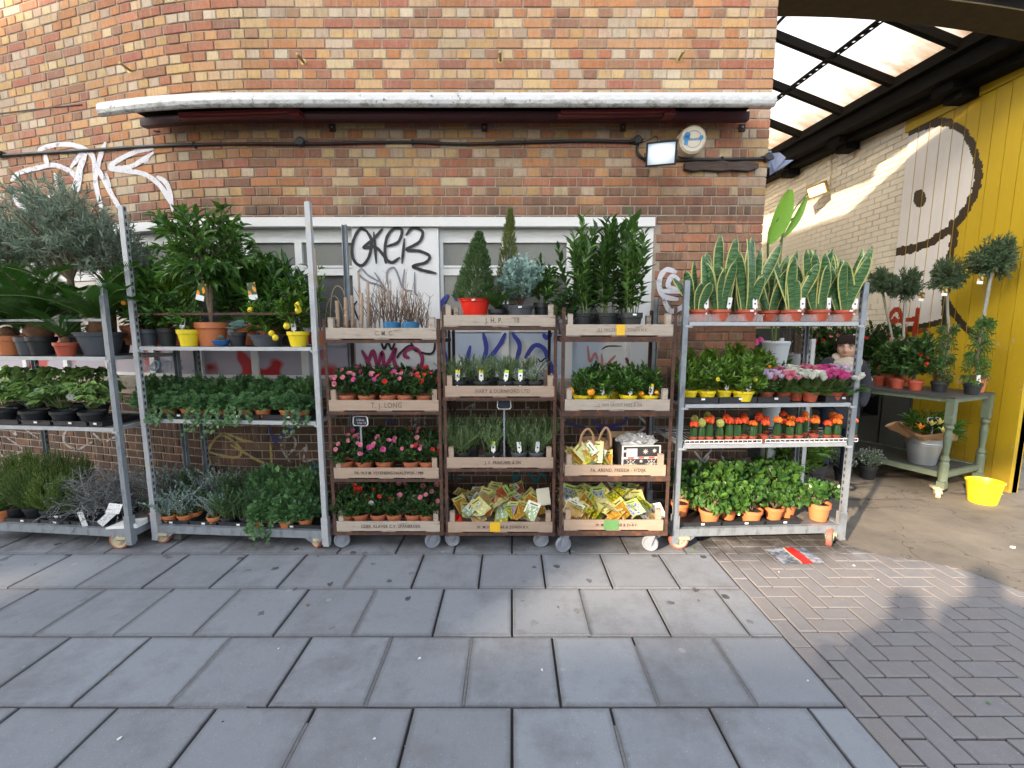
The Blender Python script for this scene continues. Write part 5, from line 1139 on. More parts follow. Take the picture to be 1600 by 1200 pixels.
# ---------------------------------------------------------------- price signs
def price_sign(p, top, w_, label, lines=()):
    s = thing('price_sign', label, 'sign', p, R.uniform(-.1, .1), 'small blackboard price signs'); h = top-p[2]
    mb = MB(); mb.box((-.006, -.004, -.05), (.006, .004, h-.075)); mb.build('stick', M_wheelw, s)
    a, b = w_/2, .036; c = [(-a+.012, -b), (a-.012, -b), (a, -b+.014), (a-.004, b-.01), (a-.016, b), (-a+.016, b), (-a+.004, b-.01), (-a, -b+.014)]
    def slab(sc_, y0, y1, m, nm, par): q = MB(); V = [(x*sc_, y0, z*sc_+h-.04) for x, z in c]+[(x*sc_, y1, z*sc_+h-.04) for x, z in c]; q.add(V, [tuple(range(8)), tuple(range(15, 7, -1))]+[(i+8, (i+1) % 8+8, (i+1) % 8, i) for i in range(8)]); return q.build(nm, m, par)
    fr = slab(1.0, -.004, .004, M_tagw, 'frame', s); bd2 = slab(.88, -.0058, -.004, M_chalk, 'board', s)
    for i, t in enumerate(lines): obj('chalk_text', text_mesh('chalk_text', t, .022, M_chalkl, sx=.9), bd2, ((0.0+.01*i), -.0062, h-.032-.022*i), (math.radians(90), 0, 0))
p = at(T3, 567, CR['c33'][3], .05); price_sign((p.x, p.y, CR['c33'][3]+.06), zf(650, 3.03), .115, 'small chalked blackboard price sign standing in the crate of pink azaleas', ['3.50 ea', '5 for 15'])
p = at(T4, 788, CR['c43'][3], .08); price_sign((p.x, p.y, CR['c43'][3]+.05), zf(624, 3.05), .105, 'small blank blackboard price sign standing among the rosemary')
# ---------------------------------------------------------------- bare canes crate
F, u0, w_, zc = CR['c31']
canes = [(528, 470, 3.2), (541, 465, 3.4), (551, 462, 3.0), (564, 458, 3.4), (575, 440, 2.6), (563, 425, 2.0)]
for i, (x, yt, wd) in enumerate(canes):
    a = at(F, x, zc, .07+.02*(i % 3)); b = P(x+R.uniform(-3, 3), yt, a.y+.02); mb = MB(); r = wd*3.0/FPX
    mb.tube([a, a.lerp(b, .5)+Vector((.004, 0, 0)), b], [r, r*.95, r*.85], 7)
    for q in range(3): c_ = a.lerp(b, .3+.2*q); mb.sphere(c_, r*1.2, 6, 4)
    tag(mb.build('bare_cane', M_twig, None), 'thick pale sawn cane standing in the C. M. C. crate, %s from the left' % ORD[i], 'cane', 'thick canes in the top crate')
for i in range(14):
    x = 580+i*6.6; a = at(F, x, zc, .10+.05*(i % 4)); h = R.uniform(.26, .36) if i < 9 else R.uniform(.2, .3); t = thing('bare_root_shrub', 'leafless twiggy young shrub standing in the C. M. C. crate among its like', 'shrub', a, 0, 'leafless shrubs in the top crate'); mb = MB()
    mb.tube([(0, 0, 0), (.004, 0, h*.35)], [.006, .005], 5)
    for q in range(7):
        d = Vector((R.gauss(0, .22), R.gauss(0, .2), 1)); b0 = Vector((0, 0, h*R.uniform(.15, .4))); L = h*R.uniform(.55, 1.0); e = b0+d.normalized()*L; m_ = b0.lerp(e, .5)+Vector((R.gauss(0, .012), R.gauss(0, .012), 0)); mb.tube([b0, m_, e], [.0035, .0025, .0012], 4, cap=False)
        for z in range(2): f = m_.lerp(e, R.random()); mb.tube([f, f+Vector((R.gauss(0, .025), R.gauss(0, .02), R.uniform(.02, .06)))], [.0016, .0008], 3, cap=False)
    mb.build('stems', M_twig if i % 3 else M_twigd, t)
mb = MB(); M_pack = mat('blue_print_bag', (.02, .13, .26), .35, .5, 18, .1, c2=(.25, .45, .5), cover=.6)
for i, x in enumerate((613, 642)):
    q = at(F, x, zc, .06); t = thing('bare_shrub_blue_bag', 'leafless shrub in a shiny blue bag %s' % ('beside the bare canes' if i == 0 else 'nearest the crate end'), 'shrub', q, 0, 'shrubs in blue bags'); m2 = MB(); m2.lathe([(0, 0), (.05, 0), (.060, .05), (.062, .09), (.05, .10), (0, .10)], 12); m2.build('bag', M_pack, t)
    m3 = MB()
    for j in range(26):
        e = Vector((R.gauss(0, .075), R.gauss(0, .05), R.uniform(.2, .33))); m_ = e*.5+Vector((R.gauss(0, .01), 0, .0)); m3.tube([(0, 0, .09), m_, e], [.002, .0015, .0008], 3, cap=False); m3.tube([m_, m_+Vector((R.gauss(0, .04), R.gauss(0, .03), .07))], [.0013, .0006], 3, cap=False)
    m3.build('stems', M_twigd, t)
# ---------------------------------------------------------------- top of the middle trolley
F, u0, w_, zc = CR['c41']; v = .14
plant('potted_conifer', 'dwarf conifer in a bright red bucket-like pot with a white sticker', 'conifer', at(F, 742, zc+.04, v), (M_redp, .116, .135), [('dwarf_conifer_foliage', (.98, .98, 1.0), -.01)], style='tub', sticker=True)
plant('potted_cypress', 'tall narrow golden green cypress beside the dwarf conifer', 'cypress', at(F, 790, zc+.02, .25), (M_pot, .085, .12), [('cypress_foliage', (1.0, 1.0, 1.0), 0)])
plant('potted_eucalyptus', 'blue-green eucalyptus in a grey pot on the J. H. P. crate', 'eucalyptus', at(F, 812, zc+.01, .14), (M_potg, .105, .115), [('eucalyptus_foliage', .95, 0)], style='tub', sticker=True)
t = plant('potted_palm', 'small dark palm between the red pot and the grey pot', 'palm', at(F, 776, zc+.0, .13), (M_pot, .06, .10), [], style='rim')
for i in range(9): a = i*.7; obj('frond', R.choice(LIB['frond']), t, (0, 0, .10), (R.uniform(.2, .7), 0, a), .42)
plant('potted_privet', 'dark leafy plant in a black pot at the end of the J. H. P. crate', 'shrub', at(F, 846, zc+.01, .2), (M_pot, .06, .14), [('loose_green_foliage', 1.2, 0), ('loose_green_foliage', 1.0, .1)])
# rosemary crates
F, u0, w_, zc = CR['c42']
for i, (x, k, nm, ds, tg) in enumerate([(716, 'rosemary_foliage', 'rosemary', 'rosemary', M_tagy), (753, 'rosemary_foliage', 'rosemary', 'rosemary', M_tagy), (790, 'rosemary_foliage', 'rosemary', 'rosemary with lime green label', M_tagg), (812, 'thyme_foliage', 'thyme', 'grey thyme', M_tagg), (836, 'thyme_foliage', 'thyme', 'silvery thyme', None)]):
    plant('potted_'+nm, '%s in a black pot, %s pot of the DURNFORD crate' % (ds, ORD[i]), 'herb', at(F, x, zc, .09), (M_pot, .062, .085), [(k, .92, 0)], 'herbs in the DURNFORD crate', tagc=tg)
for i, x in enumerate((705, 735, 768, 800, 830)): plant('potted_rosemary', 'rosemary in the back row of the DURNFORD crate, %s along' % ORD[i], 'herb', at(F, x, zc, .27), (M_pot, .062, .085), [('rosemary_foliage', 1.0, 0)], 'back herbs in the DURNFORD crate')
F, u0, w_, zc = CR['c43']
for i, x in enumerate((722, 769, 811, 838)):
    plant('potted_rosemary', 'rosemary in a %s pot, %s in the crate with the blank sign' % (['black', 'low black', 'grey', 'grey-rimmed'][i], ORD[i]), 'herb', at(F, x, zc, .09), (M_pot if i < 2 else M_potg, .062, .080), [('rosemary_foliage', 1.05, 0)], 'rosemary by the blank sign', tagc=[None, M_tagg, 'white', 'white'][i])
for v in (.22, .35):
    for i, x in enumerate((704, 738, 770, 800, 830, 856)): plant('potted_rosemary', 'tall rosemary in the %s row of the blank sign crate, %s along' % ('second' if v < .3 else 'third', ORD[i]), 'herb', at(F, x, zc, v), (M_pot, .06, .08), [('rosemary_foliage', (1, 1, 1.25), 0)], 'back rosemary by the blank sign')
# bay laurels
F, u0, w_, zc = CR['c51']
for i, (x, v, s) in enumerate([(908, .12, 1.05), (947, .12, 1.0), (986, .06, .98), (925, .34, 1.05), (968, .34, 1.0)]):
    plant('potted_bay_laurel', ['bay laurel in a wide black pot nearest the eucalyptus', 'middle bay laurel in a black pot', 'bay laurel in a black pot with a white sticker', 'bay laurel behind the first two', 'bay laurel at the back behind the middle and last pots'][i], 'bay laurel', at(F, x, zc, v), (M_pot, .080 if i < 2 else .073, .135), [('bay_foliage', (1.0, 1.0, s*.98), 0)], 'bay laurels', sticker=(i == 2), style='tub' if i < 2 else 'rim')
plant('potted_skimmia', 'low purplish shrub at the end of the bay laurel crate', 'shrub', at(F, 884, zc, .1), (M_potg, .06, .09), [('camellia_foliage', (.7, .7, .55), 0)])
# citrus in yellow pots
F, u0, w_, zc = CR['c52']
fr = [[(M_org, .028, [(.05, -.07, .035), (-.09, -.05, .04)])], [], [(M_org, .02, [(.08, -.04, .02)])], [(M_org, .016, [(.03, -.06, .03)])]]
for i, x in enumerate((909, 938, 981, 1014)):
    plant('potted_orange_tree', ['small orange tree with two ripe fruits in a yellow pot', 'small orange tree with a lime topped label, second yellow pot of the crate', 'small orange tree with a yellow topped label, third yellow pot of the crate', 'small orange tree in the widest yellow pot at the end of the crate'][i], 'citrus', at(F, x, zc, .10), (M_yel, .064, .078), [('citrus_foliage', .60, -.01)], 'small orange trees', tagc=[None, M_tagg, M_tagy, M_tagy][i], fruit=fr[i])
for i, x in enumerate((925, 957, 995)): plant('potted_orange_tree', 'small orange tree in the back row of the yellow pot crate, %s along' % ORD[i], 'citrus', at(F, x, zc, .3), (M_yel, .064, .078), [('citrus_foliage', .72, 0)], 'back orange trees')
# ---------------------------------------------------------------- seed packets
def packet_mat(name, c1, c2, head, kind=0):
    k = NT(name); g = k.co('Generated'); sp = k.n('ShaderNodeSeparateXYZ'); k.l(g, sp.inputs[0]); v = k.n('ShaderNodeTexVoronoi'); v.inputs['Scale'].default_value = 4.5; k.l(g, v.inputs['Vector'])
    col = k.mix(k.step(v.outputs['Distance'], .42, .36), c2, c1); col = k.mix(k.math('MULTIPLY', k.noise(14, 4, .7, co='Generated'), .5), col, tuple(min(1, x*1.5) for x in c1)); cx_ = k.math('ABSOLUTE', k.math('SUBTRACT', sp.outputs[0], .5))
    col = k.mix(k.math('GREATER_THAN', sp.outputs[1], .76), col, head); bar = k.math('MULTIPLY', k.math('GREATER_THAN', sp.outputs[1], .82), k.math('LESS_THAN', sp.outputs[1], .89)); col = k.mix(k.math('MULTIPLY', bar, k.math('LESS_THAN', cx_, .3)), col, (.08, .14, .05))
    col = k.mix(k.math('GREATER_THAN', cx_, .465), col, head); k.base(col); k.set(Roughness=.3); k.bump(k.noise(3, 2, .5, co='Generated'), .3, .01); return k.m
H1, H2, H3 = (.48, .60, .18), (.78, .78, .66), (.70, .62, .20)
PK = [packet_mat('packet_%s' % n, *a) for n, a in dict(yellow=((.80, .60, .02), (.05, .12, .02), H1), violet=((.48, .20, .50), (.10, .20, .06), H1), orange=((.75, .26, .02), (.14, .16, .04), H3), bulb=((.50, .26, .08), (.55, .40, .16), H2), red=((.62, .03, .03), (.06, .12, .03), H1), blue=((.08, .10, .50), (.45, .50, .08), H1), stripe=((.75, .78, .62), (.10, .28, .06), H2), pale=((.72, .66, .35), (.48, .46, .18), H3)).items()]
PN = ['yellow flower', 'violet flower', 'orange flower', 'brown bulb', 'red flower', 'blue and yellow flower', 'green striped', 'pale yellow']
PKM = []
for m in PK:
    q = MB(); V = []; nx, ny = 3, 4
    for zt in (.004, .0):
        for j in range(ny+1):
            for i in range(nx+1): x, y = i/nx-.5, j/ny-.5; V.append((x*.105, y*.14, zt*(1-2.5*max(abs(x), abs(y))**2)+.008*x*x*4))
    o_ = (nx+1)*(ny+1); F_ = [(j*(nx+1)+i, j*(nx+1)+i+1, (j+1)*(nx+1)+i+1, (j+1)*(nx+1)+i) for j in range(ny) for i in range(nx)]; F2 = [(a+o_, d+o_, c+o_, b+o_) for a, b, c, d in F_]
    q.add(V, F_+F2); PKM.append(q.mesh('seed_packet', m))
def packets(key, n, which, desc, grp, x0=.03, x1=.97, zt=.10):
    F, u0, w_, zc = CR[key]
    for i in range(n):
        u = u0+w_*R.uniform(x0+.05, x1-.05); v = R.uniform(.09, .42); hump = 1-((u-u0)/w_-.5)**2*2.2; lay = i/n; z = zc+.02+lay*zt*hump+.05*(v/.45)*hump
        kx = R.choice(which); o = obj('seed_packet', PKM[kx], None, F.w(u, v, z), (R.uniform(.15, .85), R.uniform(-.4, .4), R.uniform(-1.3, 1.3)), R.uniform(.92, 1.1))
        tag(o, '%s packet %s, %s part, heap in %s' % (PN[kx], ['at the bottom', 'low down', 'halfway up', 'near the top', 'on top'][min(4, int(lay*5))], ['first', 'middle', 'last'][min(2, int((u-u0)/w_*3))], desc), 'seed packet', '%s packets in the %s' % (PN[kx], grp))
packets('c44', 84, [1, 3, 3, 4, 6, 7, 7, 0, 2], 'crate with yellow tape', 'crate with yellow tape')
packets('c54', 84, [0, 0, 5, 3, 7, 7, 2, 0], 'crate with green tape', 'crate with green tape')
for key, x, y, lab in (('c44', 849, 768, 'blank cream card standing at the back of the yellow taped crate'), ('c54', 1026, 790, 'white bordered card lying at the end of the green taped crate')):
    F, u0, w_, zc = CR[key]; p = P(x, y+6, F.o.y+.22); mb = MB(); mb.box((-.05, -.001, -.075), (.05, .001, .055)); tag(mb.build('blank_card', mat('cream_card', (.80, .76, .60), .6, .05), None, loc=p, rot=(-.25 if key == 'c44' else -1.0, -.1, .1)), lab, 'card')
p = CR['c44']; mb = MB(); mb.lathe([(.04, 0), (.05, .06), (.046, .06), (.038, .004)], 14); tag(mb.build('red_cup', M_redp, None, loc=p[0].w(p[1]+.07, .07, p[3]), rot=(.1, -.5, 0)), 'small red cup in the corner of the yellow taped seed crate', 'cup')
# paper bag and carton crate
F, u0, w_, zc = CR['c53']
bag = thing('paper_bag', 'crumpled brown paper bag with twisted handles behind the seed packets', 'bag', at(F, 926, zc, .20)); mb = MB(); n = 14; V = []
for j in range(6):
    for i in range(n):
        a = 2*math.pi*i/n; rr = (.14+.02*math.sin(a*4+j))*(1-.05*j) ; V.append((rr*math.cos(a)*(1.0)+R.uniform(-.008, .008), .10*math.sin(a)*(1-.04*j)+R.uniform(-.008, .008), j*.038+R.uniform(-.01, .01)))
mb.add(V, [(j*n+i, j*n+(i+1) % n, (j+1)*n+(i+1) % n, (j+1)*n+i) for j in range(5) for i in range(n)]+[tuple(range(n))[::-1]]); mb.build('bag_body', M_kraft, bag)
for q, (dx, w2) in enumerate(((-.06, .05), (.07, .045))):
    mb = MB(); mb.tube(smooth_path([(dx-w2, -.08+q*.03, .16), (dx-w2*.8, -.09, .24), (dx, -.10, .29+.01*q), (dx+w2*.8, -.09, .24), (dx+w2, -.07, .15)], 4), .009, 6); mb.build('handle', M_kraft, bag)
for i in range(22):
    kx = R.choice([0, 2, 3, 6, 7, 7, 5]); o = obj('seed_packet', PKM[kx], None, at(F, 892+R.random()*58, zc+.05+.08*R.random(), .085+.05*R.random()), (R.uniform(.5, 1.35), R.uniform(-.7, .7), R.uniform(-1, 1)), R.uniform(.9, 1.1)); tag(o, '%s seed packet %s in front of the paper bag' % (PN[kx], ['low', 'midway', 'high'][i % 3]), 'seed packet', '%s packets by the paper bag' % PN[kx])
M_cart = mat('carton_charcoal', (.035, .033, .035), .6, .2, 8); M_cartw = mat('carton_white', (.72, .70, .66), .6, .08)
p = at(F, 1001, zc, .06); bx = thing('fruit_carton', 'black and white printed Frutaria fruit carton with a crumpled clear bag on top', 'carton', p, math.radians(4)); hw, hd, hh = .137, .13, .175
mb = MB(); mb.box((-hw, 0, 0), (hw, 2*hd, .006)); mb.box((-hw, 0, .006), (hw, .005, .083)); mb.box((-hw, 0, .097), (hw, .005, hh)); mb.box((-hw, 2*hd-.005, .006), (hw, 2*hd, hh)); mb.box((-hw, .005, .006), (-hw+.005, 2*hd-.005, hh)); mb.box((hw-.005, .005, .006), (hw, 2*hd-.005, hh)); mb.build('carton_body', M_cart, bx)
mb = MB(); mb.box((-hw-.002, -.003, .083), (hw+.002, .006, .097)); mb.box((-hw-.002, -.003, hh-.003), (hw+.002, .008, hh+.004)); mb.box((-hw-.003, -.003, 0), (-hw+.008, -.0005, hh-.004)); mb.box((hw-.008, -.003, 0), (hw+.003, -.0005, hh-.004)); mb.box((-hw+.03, -.003, .10), (-.03, -.001, .158)); mb.build('white_print', M_cartw, bx)
mb = MB()
for cx2, cz2, rr in ((-.075, .045, .045), (.075, .045, .045), (.03, .135, .020), (.095, .14, .016), (0, .066, .012), (-.118, .14, .012)):
    for j in range(8): a = j*math.pi/4; mb.bar((cx2, -.0022, cz2), (cx2+rr*math.cos(a), -.0022, min(.081 if cz2 < .09 else .172, max(.004, cz2+rr*math.sin(a)))), .0022, .0012, up=(0, 1, 0)); 
    for j in range(8): a = j*math.pi/4; a2 = a+math.pi/4; mb.bar((cx2+rr*.6*math.cos(a), -.0022, cz2+rr*.6*math.sin(a)), (cx2+rr*.6*math.cos(a2), -.0022, cz2+rr*.6*math.sin(a2)), .0018, .0012, up=(0, 1, 0))
mb.build('snowflake_print', M_cartw, bx)
mb = MB()
for x in (-.075, 0, .075): mb.box((x-.022, -.0048, .086), (x+.022, -.0035, .096)); 
mb.build('red_print', mat('carton_red', (.65, .06, .01), .5), bx)
obj('lettering', text_mesh('lettering', 'Frutaria', .058, mat('carton_yellow', (.72, .70, .03), .5, .05), bold=.0018), bx, (.0, -.0045, .022), (math.radians(90), 0, 0))
mb = MB(); mb.box((-hw-.03, 2*hd+.003, .0), (hw-.08, 2*hd+.008, hh+.045)); mb.build('rear_flap', mat('plain_cardboard', (.40, .27, .15), .8), bx)
k = NT('clear_film'); gl = k.n('ShaderNodeBsdfGlossy'); gl.inputs['Roughness'].default_value = .12; tp = k.n('ShaderNodeBsdfTransparent'); df = k.n('ShaderNodeBsdfDiffuse'); df.inputs[0].default_value = (.7, .72, .74, 1); m1 = k.n('ShaderNodeMixShader'); m1.inputs[0].default_value = .35; m2 = k.n('ShaderNodeMixShader'); m2.inputs[0].default_value = .45
k.l(tp.outputs[0], m1.inputs[1]); k.l(gl.outputs[0], m1.inputs[2]); k.l(m1.outputs[0], m2.inputs[1]); k.l(df.outputs[0], m2.inputs[2]); k.l(m2.outputs[0], k.out.inputs[0]); M_film = k.m
mb = MB()
for q in range(2): mb.sphere((-.05+.10*q, hd, hh+.01), (.085, .10, .045), 16, 9, noise=.7)
mb.sm = [False]*len(mb.sm); tag(mb.build('crumpled_plastic_bag', M_film, None, loc=p), 'crumpled clear plastic bag on the fruit carton', 'plastic bag')
# ================================================================ tall galvanised trolley: citrus, ivies, small evergreens
TRAY = 'black plant trays'
F, z = T2, sA2+.002
plant('potted_kumquat', 'kumquat with one small orange fruit in a grey pot at the citrus shelf end', 'citrus', at(F, 230, z, .13), (M_potg, .082, .118), [('citrus_foliage', .80, 0)], fruit=[(M_org, .017, [(-.05, -.10, .20)])])
plant('potted_citrus_bush', 'small citrus in a narrow black pot beside the yellow pot', 'citrus', at(F, 263, z, .12), (M_pot, .064, .13), [('citrus_foliage', .85, .02)])
plant('potted_lemon_seedling', 'sparse young lemon in a yellow pot with a green and white label', 'citrus', at(F, 296, z, .07), (M_yel, .072, .118), [('loose_green_foliage', .9, 0)], tagc=M_tagg)
o = plant('potted_citrus_tree', 'large bushy citrus tree in the biggest orange pot with a picture label in its crown', 'citrus tree', at(F, 333, z, .16), (M_terra2, .112, .17), [('citrus_tree_foliage', 1.0, 0)], tagpos=(-.1, -.1))
q = MB(); q.box((-.028, -.001, -.06), (.028, .001, .06)); k = NT('fruit_picture_label'); g = k.co('Generated'); v = k.n('ShaderNodeTexVoronoi'); v.inputs['Scale'].default_value = 2.6; k.l(g, v.inputs['Vector']); sp = k.n('ShaderNodeSeparateXYZ'); k.l(g, sp.inputs[0]); col = k.mix(k.step(v.outputs['Distance'], .45, .38), (.03, .08, .02), (.80, .30, .02)); k.base(k.mix(k.math('GREATER_THAN', sp.outputs[2], .3), (.75, .77, .8), col)); k.set(Roughness=.3)
lbm = q.mesh('picture_label', k.m); pp = P(314, 456, o.location.y-.16); obj('picture_label', lbm, o, tuple(pp-o.location), (0, .25, 0)); pp = P(394, 455, o.location.y-.10); obj('picture_label', lbm, o, tuple(pp-o.location), (0, -.1, .2))
plant('succulent_bowl', 'tiny plant in a shallow blue glazed bowl in front of the big orange pot', 'bonsai bowl', at(F, 346, z, .04), (M_blue, .056, .045), [('rosette_foliage', .45, 0)], style='bowl')
plant('potted_echeveria', 'blue-grey rosette plant in a black pot beside the blue bowl', 'succulent', at(F, 372, z, .09), (M_pot, .062, .10), [('rosette_foliage', 1.0, .01), ('rosette_foliage', .8, .03, (.05, -.03, .12))])
plant('potted_trailing_citrus', 'low sprawling lemon in a wide grey bowl pot', 'citrus', at(F, 418, z, .12), (M_potg, .118, .082), [('loose_green_foliage', 1.4, 0), ('loose_green_foliage', 1.1, .05)], style='tub', fruit=[(M_lem, .020, [(.09, -.10, .02), (.125, -.12, -.01), (-.05, -.09, .18)])])
plant('potted_lemon_tree', 'lemon tree with yellow fruits in a yellow pot at the post', 'citrus', at(F, 467, z, .07), (M_yel, .074, .105), [('kumquat_foliage', .95, .02), ('citrus_foliage', .75, .16)], tagc='white', fruit=[(M_lem, .022, [(-.03, -.09, .05), (.055, -.09, .19), (.06, -.10, .155)])])
for i, (x, v, m, ds, fl, s, h) in enumerate([(213, .3, M_terra, 'glossy leaved citrus in a tall orange pot behind the grey pot', 'citrus_foliage', 1.1, .15), (248, .36, M_terra2, 'citrus bush in an orange pot in the back row behind the black pot', 'citrus_foliage', 1.25, .17), (290, .40, M_terra2, 'citrus bush in an orange pot behind the yellow seedling pot', 'kumquat_foliage', 1.3, .17), (385, .38, M_terra2, 'citrus in the back row behind the rosette plant', 'citrus_foliage', 1.4, .16), (425, .36, M_terra, 'dark citrus behind the wide grey bowl', 'citrus_foliage', 1.45, .16), (455, .40, M_pot, 'tall dark shrub in the back corner behind the lemon tree', 'citrus_foliage', 1.4, .16)]):
    plant('potted_citrus_bush', ds, 'citrus', at(F, x, z, v), (m, .09, h), [(fl, (s, s*.8, s*1.15), .02)])
t = thing('climber_on_cane', 'thin climbing plant tied to a pale cane just beyond the tall post', 'climber', at(F, 502, z, .22)); zt = zf(388, t.location.y)-z
mb = MB(); mb.lathe([(0, 0), (.04, 0), (.052, .11), (.048, .11), (.04, .1)], 16); mb.build('pot', M_terra, t); mb = MB(); mb.tube([(0, 0, .05), (-.01, 0, zt)], .006, 6); mb.build('cane', M_twig, t)
mb = MB(); n = 26; zz = NR.rand(n)*.42; bush_t = np.stack([NR.randn(n)*.06, NR.randn(n)*.05, .15+zz], 1); shoots(mb, bush_t*[.1, .1, .95], bush_t, LANCE, 4, .045, .02, tone=.5); mb.build('foliage', [G_cit, G_stem], t)
mb = MB(); mb.tube(smooth_path([(.07, 0, .1), (.09, 0, .34), (.13, 0, .43), (.18, 0, .40), (.20, .0, .28)], 5), .004, 5); mb.tube(smooth_path([(.03, 0, .1), (.06, 0, .30), (.12, 0, .36), (.17, 0, .25), (.17, 0, .1)], 5), .003, 5); mb.build('bent_stems', M_twig, t)
z = sB2+.002
for i, (a, b) in enumerate(((222, 330), (335, 405), (410, 486))): tray(F, a, b, z, .05, .32, 'black plant tray under the %s ivies on the middle shelf of the tall trolley' % ['first', 'middle', 'last'][i], TRAY)
IV = 'ivies in terracotta pots'
for i, x in enumerate((233, 266, 296, 323, 352, 385, 412, 450, 474)):
    plant('potted_ivy', '%s ivy in a small terracotta pot, %s on the shelf of ivies' % (['upright', 'long trailing', 'bushy', 'long trailing', 'pale veined', 'trailing', 'light green', 'arching', 'cream edged'][i], ORD[i]), 'ivy', at(F, x, z+.005, .11), (M_terra2, .056, .062), [('ivy_foliage' if i not in (0, 2, 6, 7) else 'dense_ivy_foliage', .80, 0, None, 0)], IV)
for i, x in enumerate((240, 275, 310, 345, 380, 415, 450, 480)): plant('potted_ivy', 'bushy ivy in the back row of the ivy shelf, %s along' % ORD[i], 'ivy', at(F, x, z+.03, .33), (M_terra2, .056, .06), [('dense_ivy_foliage', (1.0, 1.0, 1.25), 0)], 'ivies in the back row')
z = zb2-.008
for i, (a, b) in enumerate(((240, 293), (297, 338), (342, 400), (405, 500))): tray(F, a, b, z, .04, .30, 'black plant tray, %s of the row on the base of the tall trolley' % ORD[i], TRAY)
ev = [(246, .13, 'small_conifer_foliage', .8, M_terra, 'dark green dwarf conifer at the first post of the tall trolley'), (266, .08, 'silver_hebe_foliage', 1.1, M_terra2, 'frosty grey evergreen in a small orange pot, nearest the first post'), (290, .09, 'silver_hebe_foliage', 1.15, M_terra2, 'frosty grey evergreen leaning right in an orange pot'), (306, .15, 'small_conifer_foliage', 1.0, M_terra2, 'green sprayed evergreen between the frosted ones'), (336, .08, 'silver_hebe_foliage', .95, M_terra2, 'slim frosted evergreen in a narrow orange pot'), (357, .08, 'small_conifer_foliage', 1.15, M_pot, 'feathery green dwarf conifer in a black tray cell, first of two'), (387, .10, 'small_conifer_foliage', 1.15, M_pot, 'feathery green dwarf conifer in a black tray cell, second of two')]
for x, v, k_, s, m, l in ev: plant('potted_evergreen', l, 'evergreen', at(F, x, z+.005, v), (m, .054, .06), [(k_, s, 0)], 'small evergreens on the tall trolley base')
for i, x in enumerate((262, 290, 318, 345, 372, 400)): plant('potted_evergreen', 'taller evergreen in the back row on the tall trolley base, %s along' % ORD[i], 'evergreen', at(F, x, z+.02, .34), (M_pot, .055, .07), [('silver_hebe_foliage' if i in (0, 2, 3) else 'small_conifer_foliage', (1.2, 1.2, 1.4), 0)], 'back row evergreens')
for i, (x, v, s) in enumerate([(418, .10, 1.0), (448, .07, 1.1), (478, .09, 1.1), (405, .05, .7)]): plant('potted_ivy', ['light green ivy in a terracotta pot', 'mounded grey-green ivy spilling over the base frame', 'mounded ivy beside the last post of the tall trolley', 'small ivy trailing to the pavement'][i]+', base of the tall trolley', 'ivy', at(F, x, z+.005, v), (M_terra2, .056, .06), [('ivy_foliage' if i in (0, 3) else 'dense_ivy_foliage', s*.82, .0, None, 0), ('dense_ivy_foliage', (s*.8, s*.8, s*1.0), .02)], IV)
for i, x in enumerate((420, 450, 482)): plant('potted_ivy', 'ivy in the back row on the tall trolley base, %s along' % ORD[i], 'ivy', at(F, x, z+.02, .33), (M_terra2, .056, .06), [('dense_ivy_foliage', (1.2, 1.1, 1.9), 0)], 'back row base ivies')
# ================================================================ edge trolley: sago palms, olives, hellebores, shrubs
F, z = T1, sA1+.002
def sago(x, v, pot, label, s, n, trunk, style='rim', lift=0):
    t = plant('potted_sago_palm', label, 'sago palm', at(F, x, z, v), pot, [], 'sago palms', style=style); h = pot[2]
    mb = MB(); mb.sphere((0, 0, h+trunk*.4), (trunk, trunk, trunk*.9), 12, 8, noise=.35); mb.build('trunk', mat('sago_trunk', (.16, .08, .04), .95, .5, 60, .9), t)
    for i in range(n): a = i*2.4+R.uniform(-.2, .2); obj('frond', R.choice(LIB['frond']), t, (0, 0, h+trunk*1.0), (R.uniform(.05, .75), R.uniform(-.3, .3), a), s*R.uniform(.85, 1.1))
    return t
sago(68, .16, (M_pot, .088, .135), 'large sago palm in a black pot with a white sticker', .98, 17, .085)
sago(105, .05, (M_brownpot, .070, .095), 'small sago palm in a brick red pot', .50, 12, .03)
sago(160, .16, (M_potg, .145, .165), 'large sago palm in the wide grey tub by the post', 1.0, 17, .07, 'tub')
sago(45, .14, (M_potg, .07, .13), 'sago palm in a grey pot between the orange and the black pot', .7, 10, .03)
sago(16, .13, (M_terra2, .078, .14), 'sago palm in an orange pot with a wide rim', .9, 14, .05)
sago(-8, .22, (M_terra2, .08, .12), 'sago palm in the orange pot cut by the left edge of the photo', .9, 12, .05)
for x, v, s, l in ((125, .36, 1.22, 'olive tree with a stout trunk behind the sago palms'), (30, .40, 1.05, 'olive tree with a wide silvery crown at the left edge'), (182, .42, .98, 'olive tree with its crown reaching the tall pale post')):
    plant('potted_olive_tree', l, 'olive tree', at(F, x, z, v), (M_pot, .11, .16), [('olive_tree_foliage', (s*.98, s, s*1.02), 0)], 'olive trees on the edge trolley')
z = sB1+.002
for i, (a, b) in enumerate(((-60, 28), (34, 78), (84, 135), (140, 160))): tray(F, a, b, z, .04, .32, 'black tray, %s of the row under the hellebores' % ORD[i], TRAY, h=.03)
for i, (x, r) in enumerate([(8, .075), (56, .085), (102, .080), (146, .080), (-25, .07)]):
    t = plant('potted_hellebore', '%s hellebore in a black pot' % ['leafy budded', 'broad leaved', 'pale flowered', 'dark leaved', 'half hidden edge'][i], 'hellebore', at(F, x, z+.005, .12), (M_pot, r, .09), [('hellebore_foliage', 1.15, .03)], 'hellebores', flowers=[('white', [1, 2, 2, 1, 0][i], (.03, -.02, .10), (.10, .11, .07), 1.1)])
